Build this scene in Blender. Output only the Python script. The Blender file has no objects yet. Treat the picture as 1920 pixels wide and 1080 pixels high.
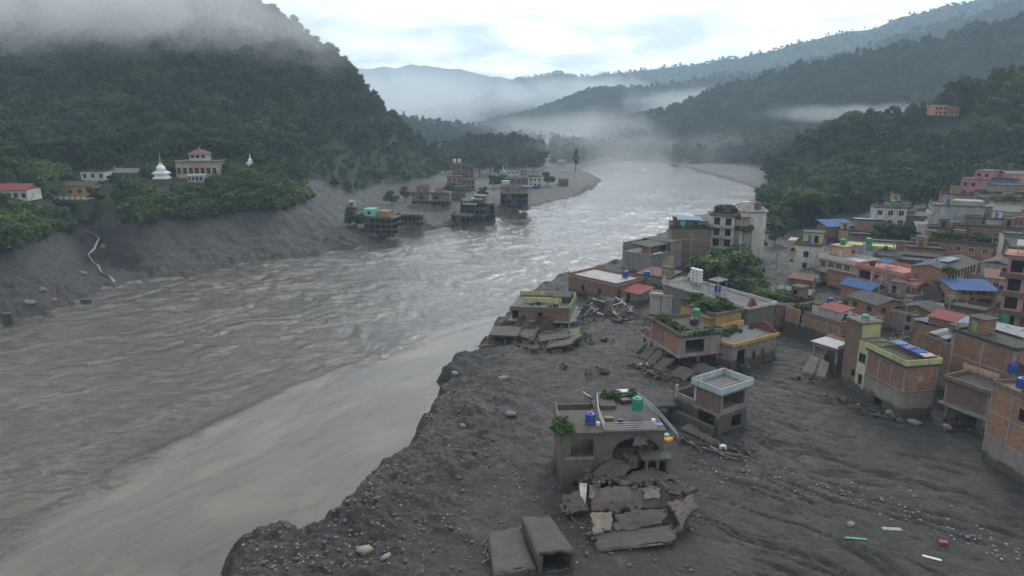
import bpy, math, random
import numpy as np
from mathutils import Vector, Matrix
random.seed(7); RNG = np.random.default_rng(7)
scn = bpy.context.scene
COL = scn.collection
# ---------------------------------------------------------------- camera
F = 1300.0; PT = math.radians(14.0); H = 44.0          # focal length in 1920-px units, pitch down, height over the river
cam = bpy.data.cameras.new('camera'); cam.sensor_width = 36.0; cam.lens = 36.0 * F / 1920.0
cam.clip_start = 0.5; cam.clip_end = 30000
camo = bpy.data.objects.new('camera', cam); COL.objects.link(camo)
camo.location = (0, 0, H); camo.rotation_euler = (math.pi / 2 - PT, 0, 0)
scn.camera = camo
# ---------------------------------------------------------------- world, sun, exposure
SUN_EL, SUN_AZ = math.radians(38), math.radians(18)
world = bpy.data.worlds.new('World'); scn.world = world; world.use_nodes = True
wn = world.node_tree.nodes; wl = world.node_tree.links
for n in list(wn): wn.remove(n)
def N_(nt, typ, **kw):
    n = nt.nodes.new(typ)
    for k, v in kw.items():
        if k == 'inp':
            for i, val in v.items(): n.inputs[i].default_value = val
        else: setattr(n, k, v)
    return n
def L_(nt, a, b): nt.links.new(a, b)
def build_world():
    nt = world.node_tree
    out = N_(nt, 'ShaderNodeOutputWorld'); bg = N_(nt, 'ShaderNodeBackground', inp={1: 0.10})
    sky = N_(nt, 'ShaderNodeTexSky', sky_type='NISHITA', sun_disc=False, sun_elevation=SUN_EL, sun_rotation=SUN_AZ, air_density=1.0, dust_density=2.0, ozone_density=1.0)
    tc = N_(nt, 'ShaderNodeTexCoord')
    # an even overcast sheet: flat cloud deck coordinates (direction / height) drive the noise
    sep = N_(nt, 'ShaderNodeSeparateXYZ'); L_(nt, tc.outputs['Generated'], sep.inputs[0])
    zz = N_(nt, 'ShaderNodeMath', operation='MAXIMUM', inp={1: 0.0}); L_(nt, sep.outputs[2], zz.inputs[0])
    za = N_(nt, 'ShaderNodeMath', operation='ADD', inp={1: 0.16}); L_(nt, zz.outputs[0], za.inputs[0])
    dv = N_(nt, 'ShaderNodeVectorMath', operation='DIVIDE'); L_(nt, tc.outputs['Generated'], dv.inputs[0])
    cb = N_(nt, 'ShaderNodeCombineXYZ', inp={2: 1.0}); L_(nt, za.outputs[0], cb.inputs[0]); L_(nt, za.outputs[0], cb.inputs[1]); L_(nt, cb.outputs[0], dv.inputs[1])
    n1 = N_(nt, 'ShaderNodeTexNoise', inp={'Scale': 2.1, 'Detail': 8.0, 'Roughness': 0.60, 'Distortion': 0.5}); L_(nt, dv.outputs[0], n1.inputs['Vector'])
    r1 = N_(nt, 'ShaderNodeValToRGB'); L_(nt, n1.outputs['Fac'], r1.inputs[0])
    e = r1.color_ramp.elements; e[0].position = 0.36; e[0].color = (9.6, 10.4, 11.3, 1); e[1].position = 0.64; e[1].color = (21.5, 21.6, 21.4, 1)
    m = e = r1.color_ramp.elements.new(0.50); m.color = (15.6, 16.2, 16.7, 1)
    n2 = N_(nt, 'ShaderNodeTexNoise', inp={'Scale': 0.9, 'Detail': 5.0, 'Roughness': 0.5}); L_(nt, dv.outputs[0], n2.inputs['Vector'])
    r2 = N_(nt, 'ShaderNodeMapRange', inp={1: 0.35, 2: 0.6, 3: 0.78, 4: 0.97}); L_(nt, n2.outputs['Fac'], r2.inputs[0])
    mx = N_(nt, 'ShaderNodeMix', data_type='RGBA'); L_(nt, r2.outputs[0], mx.inputs[0]); L_(nt, sky.outputs[0], mx.inputs[6]); L_(nt, r1.outputs[0], mx.inputs[7])
    # thin overcast is brighter towards the veiled sun, greyer away from it
    nv = N_(nt, 'ShaderNodeVectorMath', operation='NORMALIZE'); L_(nt, tc.outputs['Generated'], nv.inputs[0])
    dt = N_(nt, 'ShaderNodeVectorMath', operation='DOT_PRODUCT', inp={1: (math.sin(SUN_AZ) * math.cos(SUN_EL), math.cos(SUN_AZ) * math.cos(SUN_EL), math.sin(SUN_EL))}); L_(nt, nv.outputs[0], dt.inputs[0])
    gl = N_(nt, 'ShaderNodeMapRange', interpolation_type='SMOOTHSTEP', inp={1: 0.1, 2: 1.0, 3: 0.62, 4: 1.35}); L_(nt, dt.outputs['Value'], gl.inputs[0])
    mg = N_(nt, 'ShaderNodeVectorMath', operation='SCALE'); L_(nt, mx.outputs[2], mg.inputs[0]); L_(nt, gl.outputs[0], mg.inputs['Scale'])
    L_(nt, mg.outputs[0], bg.inputs[0]); L_(nt, bg.outputs[0], out.inputs[0])
build_world()
sun = bpy.data.lights.new('sun', 'SUN'); sun.energy = 1.3; sun.angle = math.radians(14); sun.color = (1.0, 0.96, 0.9)
suno = bpy.data.objects.new('sun', sun); COL.objects.link(suno); suno.location = (0, 0, 300)
sd = Vector((math.sin(SUN_AZ) * math.cos(SUN_EL), math.cos(SUN_AZ) * math.cos(SUN_EL), math.sin(SUN_EL)))
suno.rotation_euler = sd.to_track_quat('Z', 'Y').to_euler()
vs = scn.view_settings; vs.view_transform = 'Standard'; vs.look = 'None'; vs.exposure = 0.1; vs.gamma = 1.0; vs.use_curve_mapping = False
scn.cycles.use_denoising = True
try: scn.cycles.denoiser = 'OPENIMAGEDENOISE'
except Exception: pass
scn.cycles.max_bounces = 5; scn.cycles.diffuse_bounces = 2; scn.cycles.glossy_bounces = 2; scn.cycles.transmission_bounces = 2
scn.cycles.transparent_max_bounces = 6; scn.cycles.volume_bounces = 2; scn.cycles.sample_clamp_indirect = 4.0
scn.cycles.use_adaptive_sampling = True; scn.cycles.adaptive_threshold = 0.02
scn.cycles.volume_max_steps = 128
# ---------------------------------------------------------------- pixel -> place
def ray(u, v):
    a = (u - 960) / F; b = (540 - v) / F
    return (a, math.cos(PT) + b * math.sin(PT), -math.sin(PT) + b * math.cos(PT))
def P(u, v, z=0.0):
    d = ray(u, v); t = (z - H) / d[2]
    return (d[0] * t, d[1] * t, z)
def PY(u, v, y):
    d = ray(u, v); t = y / d[1]
    return (d[0] * t, y, H + d[2] * t)
# ---------------------------------------------------------------- noise
def _h(ix, iy, s):
    n = (ix.astype(np.int64) * 374761393 + iy.astype(np.int64) * 668265263 + s * 1442695041) & 0xffffffff
    n = ((n ^ (n >> 13)) * 1274126177) & 0xffffffff
    return ((n ^ (n >> 16)) & 0xffff) / 65535.0
def vnoise(x, y, s=0):
    x = np.asarray(x, float); y = np.asarray(y, float)
    ix = np.floor(x); iy = np.floor(y); fx = x - ix; fy = y - iy
    fx = fx * fx * fx * (fx * (fx * 6 - 15) + 10); fy = fy * fy * fy * (fy * (fy * 6 - 15) + 10)
    ix = ix.astype(np.int64); iy = iy.astype(np.int64)
    a = _h(ix, iy, s); b = _h(ix + 1, iy, s); c = _h(ix, iy + 1, s); d = _h(ix + 1, iy + 1, s)
    return (a + (b - a) * fx) * (1 - fy) + (c + (d - c) * fx) * fy
def fbm(x, y, o=4, s=0, g=0.5):
    r = 0; a = 1; t = 0
    for k in range(o):
        r = r + a * (vnoise(x, y, s + k * 17) * 2 - 1); t += a; a *= g; x = x * 2.03 + 11.3; y = y * 2.03 - 7.1
    return r / t
def sstep(a, b, x):
    t = np.clip((x - a) / (b - a), 0, 1); return t * t * (3 - 2 * t)
# ---------------------------------------------------------------- object helpers
def tag(o, label=None, cat=None, group=None, kind=None):
    if label: o['label'] = label
    if cat: o['category'] = cat
    if group: o['group'] = group
    if kind: o['kind'] = kind
    return o
def mesh_obj(name, me, mat=None, parent=None, loc=None):
    o = bpy.data.objects.new(name, me); COL.objects.link(o)
    if mat and not me.materials: me.materials.append(mat)
    if parent: o.parent = parent
    if loc: o.location = loc
    return o
def empty(name, loc=(0, 0, 0), rz=0.0):
    o = bpy.data.objects.new(name, None); COL.objects.link(o); o.location = loc; o.rotation_euler = (0, 0, rz); o.empty_display_size = 0.5
    return o
def np_mesh(name, V, Fq, smooth=False):
    V = np.asarray(V, np.float32); Fq = np.asarray(Fq, np.int32); k = Fq.shape[1]
    me = bpy.data.meshes.new(name); me.vertices.add(len(V)); me.vertices.foreach_set('co', V.ravel())
    me.loops.add(Fq.size); me.loops.foreach_set('vertex_index', Fq.ravel())
    me.polygons.add(len(Fq)); me.polygons.foreach_set('loop_start', np.arange(0, Fq.size, k, dtype=np.int32))
    if smooth: me.polygons.foreach_set('use_smooth', np.ones(len(Fq), bool))
    me.update(calc_edges=True); me.validate()
    return me
# ---------------------------------------------------------------- materials
def mat_new(name):
    m = bpy.data.materials.new(name); m.use_nodes = True; nt = m.node_tree
    for n in list(nt.nodes): nt.nodes.remove(n)
    out = N_(nt, 'ShaderNodeOutputMaterial'); b = N_(nt, 'ShaderNodeBsdfPrincipled'); L_(nt, b.outputs[0], out.inputs[0])
    return m, nt, b
def c4(c): return (c[0], c[1], c[2], 1.0)
def mixc(nt, fac, a, b, blend='MIX'):
    n = N_(nt, 'ShaderNodeMix', data_type='RGBA', blend_type=blend)
    for i, x in ((0, fac), (6, a), (7, b)):
        if hasattr(x, 'is_output') or hasattr(x, 'links'): L_(nt, x, n.inputs[i])
        elif i == 0: n.inputs[0].default_value = x
        else: n.inputs[i].default_value = c4(x)
    return n.outputs[2]
def noise(nt, vec, scale, detail=4, rough=0.55, dist=0.0, lo=None, hi=None):
    n = N_(nt, 'ShaderNodeTexNoise', inp={'Scale': scale, 'Detail': detail, 'Roughness': rough, 'Distortion': dist})
    if vec is not None: L_(nt, vec, n.inputs['Vector'])
    if lo is None: return n.outputs['Fac']
    r = N_(nt, 'ShaderNodeMapRange', inp={1: lo, 2: hi}); L_(nt, n.outputs['Fac'], r.inputs[0]); return r.outputs[0]
def wpos(nt): return N_(nt, 'ShaderNodeNewGeometry').outputs['Position']
def vscale(nt, vec, s):
    n = N_(nt, 'ShaderNodeVectorMath', operation='MULTIPLY', inp={1: s}); L_(nt, vec, n.inputs[0]); return n.outputs[0]
def bump(nt, b, h, strength, dist, prev=None):
    n = N_(nt, 'ShaderNodeBump', inp={'Strength': strength, 'Distance': dist}); L_(nt, h, n.inputs['Height'])
    if prev is not None: L_(nt, prev, n.inputs['Normal'])
    if b is not None: L_(nt, n.outputs[0], b.inputs['Normal'])
    return n.outputs[0]
M = {}
def mud_material():
    m, nt, b = mat_new('wet_mud'); p = wpos(nt)
    big = noise(nt, p, 0.07, 5, 0.6, 0.5, 0.35, 0.66); mid = noise(nt, p, 0.6, 6, 0.6, 0.2, 0.3, 0.7); fine = noise(nt, p, 5.0, 4, 0.65, 0, 0.25, 0.75)
    c = mixc(nt, big, (0.022, 0.0193, 0.0178), (0.052, 0.0468, 0.0432))
    c = mixc(nt, mid, c, (0.038, 0.0355, 0.0335)); 
    pale = noise(nt, p, 0.16, 6, 0.62, 1.0, 0.60, 0.74)
    c = mixc(nt, pale, c, (0.075, 0.071, 0.067))
    f2 = N_(nt, 'ShaderNodeMapRange', inp={3: 0.72, 4: 1.24}); L_(nt, fine, f2.inputs[0])
    c = mixc(nt, 1.0, c, f2.outputs[0], 'MULTIPLY')
    at_ = N_(nt, 'ShaderNodeAttribute', attribute_name='wet'); co_ = N_(nt, 'ShaderNodeAttribute', attribute_name='coarse')
    c = mixc(nt, at_.outputs['Fac'], c, (0.022, 0.021, 0.021))
    sp = noise(nt, p, 1.7, 5, 0.75, 0, 0.56, 0.66); sm_ = N_(nt, 'ShaderNodeMath', operation='MULTIPLY'); L_(nt, sp, sm_.inputs[0]); L_(nt, co_.outputs['Fac'], sm_.inputs[1]); c = mixc(nt, sm_.outputs[0], c, (0.085, 0.081, 0.075))
    # thin wet runnels branching over the mud fan
    fa = N_(nt, 'ShaderNodeAttribute', attribute_name='fan'); rot = N_(nt, 'ShaderNodeVectorRotate', rotation_type='Z_AXIS', inp={'Angle': 0.64}); L_(nt, p, rot.inputs['Vector'])
    lines = None
    for sc_, wd, dt in ((0.55, 0.010, 5), (1.2, 0.012, 4)):
        n_ = noise(nt, vscale(nt, rot.outputs[0], (0.16, 1.0, 1)), sc_, dt, 0.6, 0.5); q1 = N_(nt, 'ShaderNodeMath', operation='SUBTRACT', inp={1: 0.5}); L_(nt, n_, q1.inputs[0]); q2 = N_(nt, 'ShaderNodeMath', operation='ABSOLUTE'); L_(nt, q1.outputs[0], q2.inputs[0]); q3 = N_(nt, 'ShaderNodeMapRange', inp={1: wd, 2: wd * .3, 3: 0, 4: 0.9}); L_(nt, q2.outputs[0], q3.inputs[0])
        if lines is None: lines = q3.outputs[0]
        else:
            gt = noise(nt, p, 0.09, 3, 0.5, 0.3, 0.48, 0.58); g2 = N_(nt, 'ShaderNodeMath', operation='MULTIPLY'); L_(nt, q3.outputs[0], g2.inputs[0]); L_(nt, gt, g2.inputs[1]); mx_ = N_(nt, 'ShaderNodeMath', operation='MAXIMUM'); L_(nt, lines, mx_.inputs[0]); L_(nt, g2.outputs[0], mx_.inputs[1]); lines = mx_.outputs[0]
    lm = N_(nt, 'ShaderNodeMath', operation='MULTIPLY'); L_(nt, lines, lm.inputs[0]); L_(nt, fa.outputs['Fac'], lm.inputs[1]); c = mixc(nt, lm.outputs[0], c, (0.012, 0.0115, 0.0115))
    L_(nt, c, b.inputs['Base Color'])
    r = N_(nt, 'ShaderNodeMapRange', inp={3: 0.52, 4: 0.90}); L_(nt, mid, r.inputs[0]); L_(nt, r.outputs[0], b.inputs['Roughness'])
    b.inputs['Specular IOR Level'].default_value = 0.28
    q = bump(nt, None, mid, 0.7, 0.5); bump(nt, b, fine, 0.8, 0.12, q)
    return m
def floor_material(name, c1, c2, sc=0.2):
    m, nt, b = mat_new(name); p = wpos(nt); f = noise(nt, p, sc, 6, 0.65, 0.4, 0.3, 0.7)
    L_(nt, mixc(nt, f, c1, c2), b.inputs['Base Color']); b.inputs['Roughness'].default_value = 0.9; b.inputs['Specular IOR Level'].default_value = 0.1
    bump(nt, b, noise(nt, p, sc * 4, 5, 0.7), 0.8, 1.2); return m
def water_material():
    m, nt, b = mat_new('silty_water'); p = wpos(nt)
    a = N_(nt, 'ShaderNodeAttribute', attribute_name='rough_water'); rw = a.outputs['Fac']
    rot = N_(nt, 'ShaderNodeVectorRotate', rotation_type='Z_AXIS', inp={'Angle': 0.60}); L_(nt, p, rot.inputs['Vector']); pr_ = rot.outputs[0]
    f = noise(nt, vscale(nt, pr_, (0.11, 0.022, 1)), 1.0, 7, 0.62, 1.2, 0.34, 0.66)
    c = mixc(nt, f, (0.044, 0.033, 0.022), (0.074, 0.058, 0.040))
    fs_ = noise(nt, vscale(nt, pr_, (0.34, 0.045, 1)), 1.0, 7, 0.7, 1.6, 0.55, 0.66); c = mixc(nt, fs_, c, (0.022, 0.018, 0.015)); fb_ = noise(nt, vscale(nt, pr_, (0.05, 0.02, 1)), 1.0, 5, 0.6, 2.5, 0.52, 0.66); c = mixc(nt, fb_, c, (0.092, 0.074, 0.052))
    f3 = noise(nt, vscale(nt, p, (0.20, 0.34, 1)), 1.0, 7, 0.70, 1.8, 0.45, 0.62)
    dk = N_(nt, 'ShaderNodeMath', operation='MULTIPLY'); L_(nt, f3, dk.inputs[0]); L_(nt, rw, dk.inputs[1])
    c = mixc(nt, dk.outputs[0], c, (0.020, 0.017, 0.014))
    fo = N_(nt, 'ShaderNodeAttribute', attribute_name='glint_paint'); fn = noise(nt, vscale(nt, p, (0.22, 0.5, 1)), 1.0, 6, 0.7, 1.4, 0.56, 0.70)
    fm = N_(nt, 'ShaderNodeMath', operation='MULTIPLY'); L_(nt, fn, fm.inputs[0]); L_(nt, fo.outputs['Fac'], fm.inputs[1])
    c = mixc(nt, fm.outputs[0], c, (0.30, 0.295, 0.285))  # foam-grey streaks painted in as white glints on the water
    L_(nt, c, b.inputs['Base Color'])
    r = N_(nt, 'ShaderNodeMapRange', inp={3: 0.10, 4: 0.07}); L_(nt, rw, r.inputs[0]); L_(nt, r.outputs[0], b.inputs['Roughness'])
    b.inputs['IOR'].default_value = 1.45; b.inputs['Specular IOR Level'].default_value = 0.5
    w1 = noise(nt, vscale(nt, p, (0.45, 0.62, 1)), 0.8, 6, 0.68, 2.2); w2 = noise(nt, p, 2.2, 4, 0.6, 0.5)
    w3 = noise(nt, vscale(nt, pr_, (0.55, 0.07, 1)), 1.0, 5, 0.65, 0.8); n0 = N_(nt, 'ShaderNodeBump', inp={'Strength': 0.12, 'Distance': 0.8}); L_(nt, w3, n0.inputs['Height'])
    s = N_(nt, 'ShaderNodeMapRange', inp={3: 0.022, 4: 0.20}); L_(nt, rw, s.inputs[0])
    n1 = N_(nt, 'ShaderNodeBump', inp={'Distance': 1.2}); L_(nt, s.outputs[0], n1.inputs['Strength']); L_(nt, w1, n1.inputs['Height']); L_(nt, n0.outputs[0], n1.inputs['Normal'])
    n2 = N_(nt, 'ShaderNodeBump', inp={'Distance': 0.2}); L_(nt, s.outputs[0], n2.inputs['Strength']); L_(nt, w2, n2.inputs['Height']); L_(nt, n1.outputs[0], n2.inputs['Normal'])
    L_(nt, n2.outputs[0], b.inputs['Normal'])
    return m
def leaf_material(name, c1, c2, c3):
    m, nt, b = mat_new(name); oi = N_(nt, 'ShaderNodeObjectInfo'); p = wpos(nt)
    f = noise(nt, p, 0.5, 3, 0.6, 0, 0.3, 0.7)
    c = mixc(nt, oi.outputs['Random'], c1, c2)
    c = mixc(nt, f, c, c3)
    c = mixc(nt, noise(nt, p, 0.022, 4, 0.6, 0.6, 0.5, 0.72), c, tuple(q * 1.7 + .004 for q in c2))
    L_(nt, c, b.inputs['Base Color']); b.inputs['Roughness'].default_value = 0.65; b.inputs['Specular IOR Level'].default_value = 0.2
    t = N_(nt, 'ShaderNodeBsdfTranslucent'); L_(nt, c, t.inputs[0]); mx = N_(nt, 'ShaderNodeMixShader', inp={0: 0.25})
    out = [n for n in nt.nodes if n.type == 'OUTPUT_MATERIAL'][0]
    L_(nt, b.outputs[0], mx.inputs[1]); L_(nt, t.outputs[0], mx.inputs[2]); L_(nt, mx.outputs[0], out.inputs[0]); return m
M['mud'] = mud_material(); M['water'] = water_material()
M['forest_floor'] = floor_material('forest_floor', (0.022, 0.034, 0.016), (0.05, 0.062, 0.03))
M['far_floor'] = floor_material('far_forest_floor', (0.025, 0.040, 0.022), (0.05, 0.068, 0.036), 0.03)
M['leaf'] = leaf_material('broad_leaf', (0.022, 0.050, 0.016), (0.056, 0.080, 0.022), (0.014, 0.032, 0.014))
M['leaf_light'] = leaf_material('young_leaf', (0.042, 0.082, 0.018), (0.072, 0.105, 0.022), (0.028, 0.055, 0.016))
M['bark'] = floor_material('bark', (0.06, 0.05, 0.04), (0.11, 0.095, 0.08), 2.0)
# ---------------------------------------------------------------- terrain shape: control points from the photo, thin plate in (azimuth, log range)
CP = []
def cz(u, v, z): x, y, _ = P(u, v, z); CP.append((x, y, z))
def cy(u, v, y, dz=0.0): x, y, z = PY(u, v, y); CP.append((x, y, z + dz))
def cuy(u, y, z): CP.append(((u - 960) / F * (y * math.cos(PT) - (z - H) * math.sin(PT)), y, z))
for u, v in [(420, 1080), (700, 1050), (1000, 1000), (1300, 1080), (1600, 1080), (1900, 1080), (700, 900), (900, 900), (1050, 920), (1300, 900), (1500, 900), (1750, 950),
             (850, 780), (1000, 750), (1200, 780), (1450, 800), (1650, 820), (950, 660), (1100, 650), (1300, 700), (1500, 690), (1150, 580), (1230, 560), (1230, 500), (1350, 520),
             (1440, 480), (1480, 540), (2100, 1080), (2150, 900), (-200, 1080), (300, 1500), (1000, 1500), (1800, 1500)]: cz(u, v, 4.0)
for u, v, z in [(1330, 480, 4), (1600, 640, 4.5), (1700, 640, 5), (1760, 720, 4.5), (1850, 850, 4), (1900, 900, 4.2), (1440, 430, 4), (1480, 430, 5),
                (640, 440, 3), (700, 420, 3.5), (760, 395, 4), (850, 380, 4), (900, 400, 3), (960, 380, 3.5), (900, 345, 5), (1000, 345, 4), (1060, 330, 4), (1080, 318, 4), (850, 345, 5),
                (720, 385, 5), (1100, 345, 2.5)]: cz(u, v, z)
for u, y, z in [(1850, 150, 7), (1950, 150, 9), (2100, 130, 10), (1700, 200, 7.5), (1850, 200, 10), (1600, 210, 6), (1700, 255, 10), (1800, 265, 13), (1920, 260, 18), (2100, 220, 22), (2150, 300, 48),
                (0, 175, 16), (-150, 170, 18), (-250, 140, 10)]: cuy(u, y, z)
# left bank
for u, v, y, dz in [(0, 530, 158, 0), (0, 440, 178, 0), (0, 375, 200, 0), (100, 500, 175, 0), (90, 440, 192, 0), (60, 380, 205, 0), (160, 425, 213, 0), (185, 480, 203, 0), (130, 378, 226, 0), (200, 372, 230, 0),
                    (250, 420, 213, 0), (250, 470, 204, 0), (330, 420, 218, 0), (350, 465, 208, 0), (450, 425, 232, 0), (480, 460, 220, 0), (560, 425, 245, 0), (600, 405, 262, 0), (305, 344, 245, 0), (365, 338, 255, 0), (470, 330, 262, 0),
                    (400, 380, 236, 0), (520, 380, 250, 0), (650, 400, 285, 0), (60, 330, 235, 0), (150, 330, 250, 0), (250, 325, 262, 0), (300, 310, 275, 0), (450, 305, 285, 0), (600, 375, 290, 0), (700, 382, 330, 0), (790, 368, 350, 0), (830, 350, 390, 0),
                    (0, 200, 320, -8), (150, 200, 335, -8), (300, 150, 365, -8), (450, 200, 365, -8), (600, 200, 400, -8), (600, 300, 345, -6), (700, 300, 410, -6), (0, 0, 450, -8), (300, 0, 465, -8), (-200, 100, 380, 0), (-250, -100, 480, 0), (0, -150, 560, 0), (300, -160, 600, 0),
                    (470, 5, 475, -8), (590, 75, 490, -8), (650, 125, 500, -8), (690, 165, 505, -8), (740, 225, 510, -9), (800, 262, 515, -11), (840, 300, 520, -9),
                    (890, 258, 600, -12), (950, 262, 610, -12), (1000, 266, 620, -12), (1035, 302, 630, -5), (900, 312, 535, -2), (980, 315, 545, -2), (860, 262, 590, -14)]: cy(u, v, y, dz)
for u, y, z in [(740, 640, 6), (650, 660, 25), (470, 680, 70), (300, 760, 150), (0, 760, 170), (890, 760, 2), (1000, 780, 2), (1060, 700, 2), (1100, 900, 1), (900, 900, 2), (700, 900, 10)]: cuy(u, y, z)
# right hill
for u, v, y, dz in [(1425, 335, 460, -4), (1500, 265, 420, -9), (1640, 232, 385, -9), (1740, 217, 370, -9), (1800, 195, 365, -9), (1860, 165, 365, -9), (1920, 150, 365, -9), (2100, 120, 360, -9),
                    (1560, 400, 275, 0), (1640, 392, 280, 0), (1560, 320, 340, -6), (1700, 300, 325, -7), (1850, 300, 315, -3), (1920, 300, 310, -3), (1450, 350, 390, -5),
                    (1380, 318, 600, 0), (1400, 300, 640, 0), (1300, 298, 690, 0), (1440, 330, 520, 2)]: cy(u, v, y, dz)
for u, y, z in [(1500, 540, 10), (1640, 520, 22), (1800, 500, 32), (1950, 480, 40), (2100, 480, 45), (1250, 800, 2), (1400, 750, 12), (1600, 700, 25), (1800, 700, 40), (2100, 700, 50), (1200, 1000, 1), (1500, 1000, 30), (2000, 1000, 60), (300, 1000, 170), (600, 1000, 60)]: cuy(u, y, z)
# river outline
RB = [P(u, v, 3.0)[:2] for u, v in [(400, 1120), (424, 1080), (440, 1012), (470, 1000), (530, 985), (560, 1000), (600, 985), (625, 945), (645, 925), (690, 885), (750, 848), (766, 830), (765, 800), (810, 762), (822, 730), (830, 695), (850, 660), (900, 645)]]
RB += [P(u, v, 0.0)[:2] for u, v in [(925, 628), (945, 590), (962, 572), (1000, 545), (1060, 515), (1130, 500), (1180, 490), (1218, 478), (1222, 450), (1260, 425), (1330, 398), (1430, 372), (1415, 352), (1372, 338), (1335, 328), (1290, 316), (1240, 303), (1215, 296)]]
LB = [P(u, v, 0.0)[:2] for u, v in [(-300, 660), (-60, 618), (0, 612), (90, 600), (160, 575), (212, 552), (216, 538), (232, 536), (350, 525), (420, 512), (480, 500), (560, 482), (650, 468), (700, 452), (740, 441), (800, 430), (850, 424), (940, 408), (1000, 390), (1080, 369), (1118, 350), (1124, 335), (1092, 322), (1092, 312), (1120, 303), (1160, 296)]]
RIVER = np.array([(-30.0, 20.0), (-32.0, 40.0)] + RB + LB[::-1] + [(-260.0, 60.0), (-200.0, 10.0)])
for k, (x, y) in enumerate(RIVER):
    pass
for x, y in LB[1:]: CP.append((x, y, 0.6))
CPa = np.array(CP)
def lp(x, y): return np.arctan2(x, np.maximum(y, 1.0)) * 2.2, np.log(np.hypot(x, y) + 1e-6) * 1.0
ca, cl = lp(CPa[:, 0], CPa[:, 1])
def tphi(r2): return 0.5 * r2 * np.log(r2 + 1e-9)
def tps_fit(a, l, z, lam):
    n = len(a); K = tphi((a[:, None] - a) ** 2 + (l[:, None] - l) ** 2) + lam * np.eye(n); Pm = np.c_[np.ones(n), a, l]
    A = np.zeros((n + 3, n + 3)); A[:n, :n] = K; A[:n, n:] = Pm; A[n:, :n] = Pm.T
    return np.linalg.solve(A, np.r_[z, 0, 0, 0])
TW = tps_fit(ca, cl, CPa[:, 2], 1e-4)
def tps(x, y):
    a, l = lp(x, y); sh = a.shape; a = a.ravel(); l = l.ravel(); r = np.zeros(len(a)); n = len(ca)
    for i in range(0, len(a), 40000):
        s = slice(i, i + 40000)
        r[s] = tphi((a[s, None] - ca) ** 2 + (l[s, None] - cl) ** 2) @ TW[:n] + TW[n] + TW[n + 1] * a[s] + TW[n + 2] * l[s]
    return r.reshape(sh)
def river_sd(x, y):                                   # > 0 inside the river
    sh = x.shape; x = x.ravel(); y = y.ravel(); best = np.full(len(x), 1e9); ins = np.zeros(len(x), bool)
    for i in range(len(RIVER)):
        ax, ay = RIVER[i - 1]; bx, by = RIVER[i]; dx, dy = bx - ax, by - ay
        t = np.clip(((x - ax) * dx + (y - ay) * dy) / (dx * dx + dy * dy + 1e-9), 0, 1)
        best = np.minimum(best, (x - ax - t * dx) ** 2 + (y - ay - t * dy) ** 2)
        c = ((ay > y) != (by > y)); ins ^= c & (x < (bx - ax) * (y - ay) / (by - ay + 1e-12) + ax)
    d = np.sqrt(best); return np.where(ins, d, -d).reshape(sh)
def forest_mask(x, y):                                # where trees grow
    u = 960 + F * x / (y * math.cos(PT) + 30 * math.sin(PT))
    z = tps(x, y)
    left = (x < 0) & (z > 14.5) & (y > 160) | ((u < 840) & (y > 335) & (z > 6.5)) | ((u > 800) & (u < 1045) & (y > 540) & (z > 3.5))
    right = (x > 60) & (u > 1418) & ((z > 14) & (y > 262) | (y > 268) & (z > 4.5) | (y > 238) & (u < 1560) & (u > 1440)) | (u > 1315) & (y > 470) & (z > 2.4) & (x > 60)
    return left, right
GULLY = [PY(132, 372, 234)[:2], PY(150, 405, 222)[:2], PY(166, 432, 213)[:2], PY(184, 480, 203)[:2], P(216, 540, 0)[:2]]
WET = {}
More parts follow.
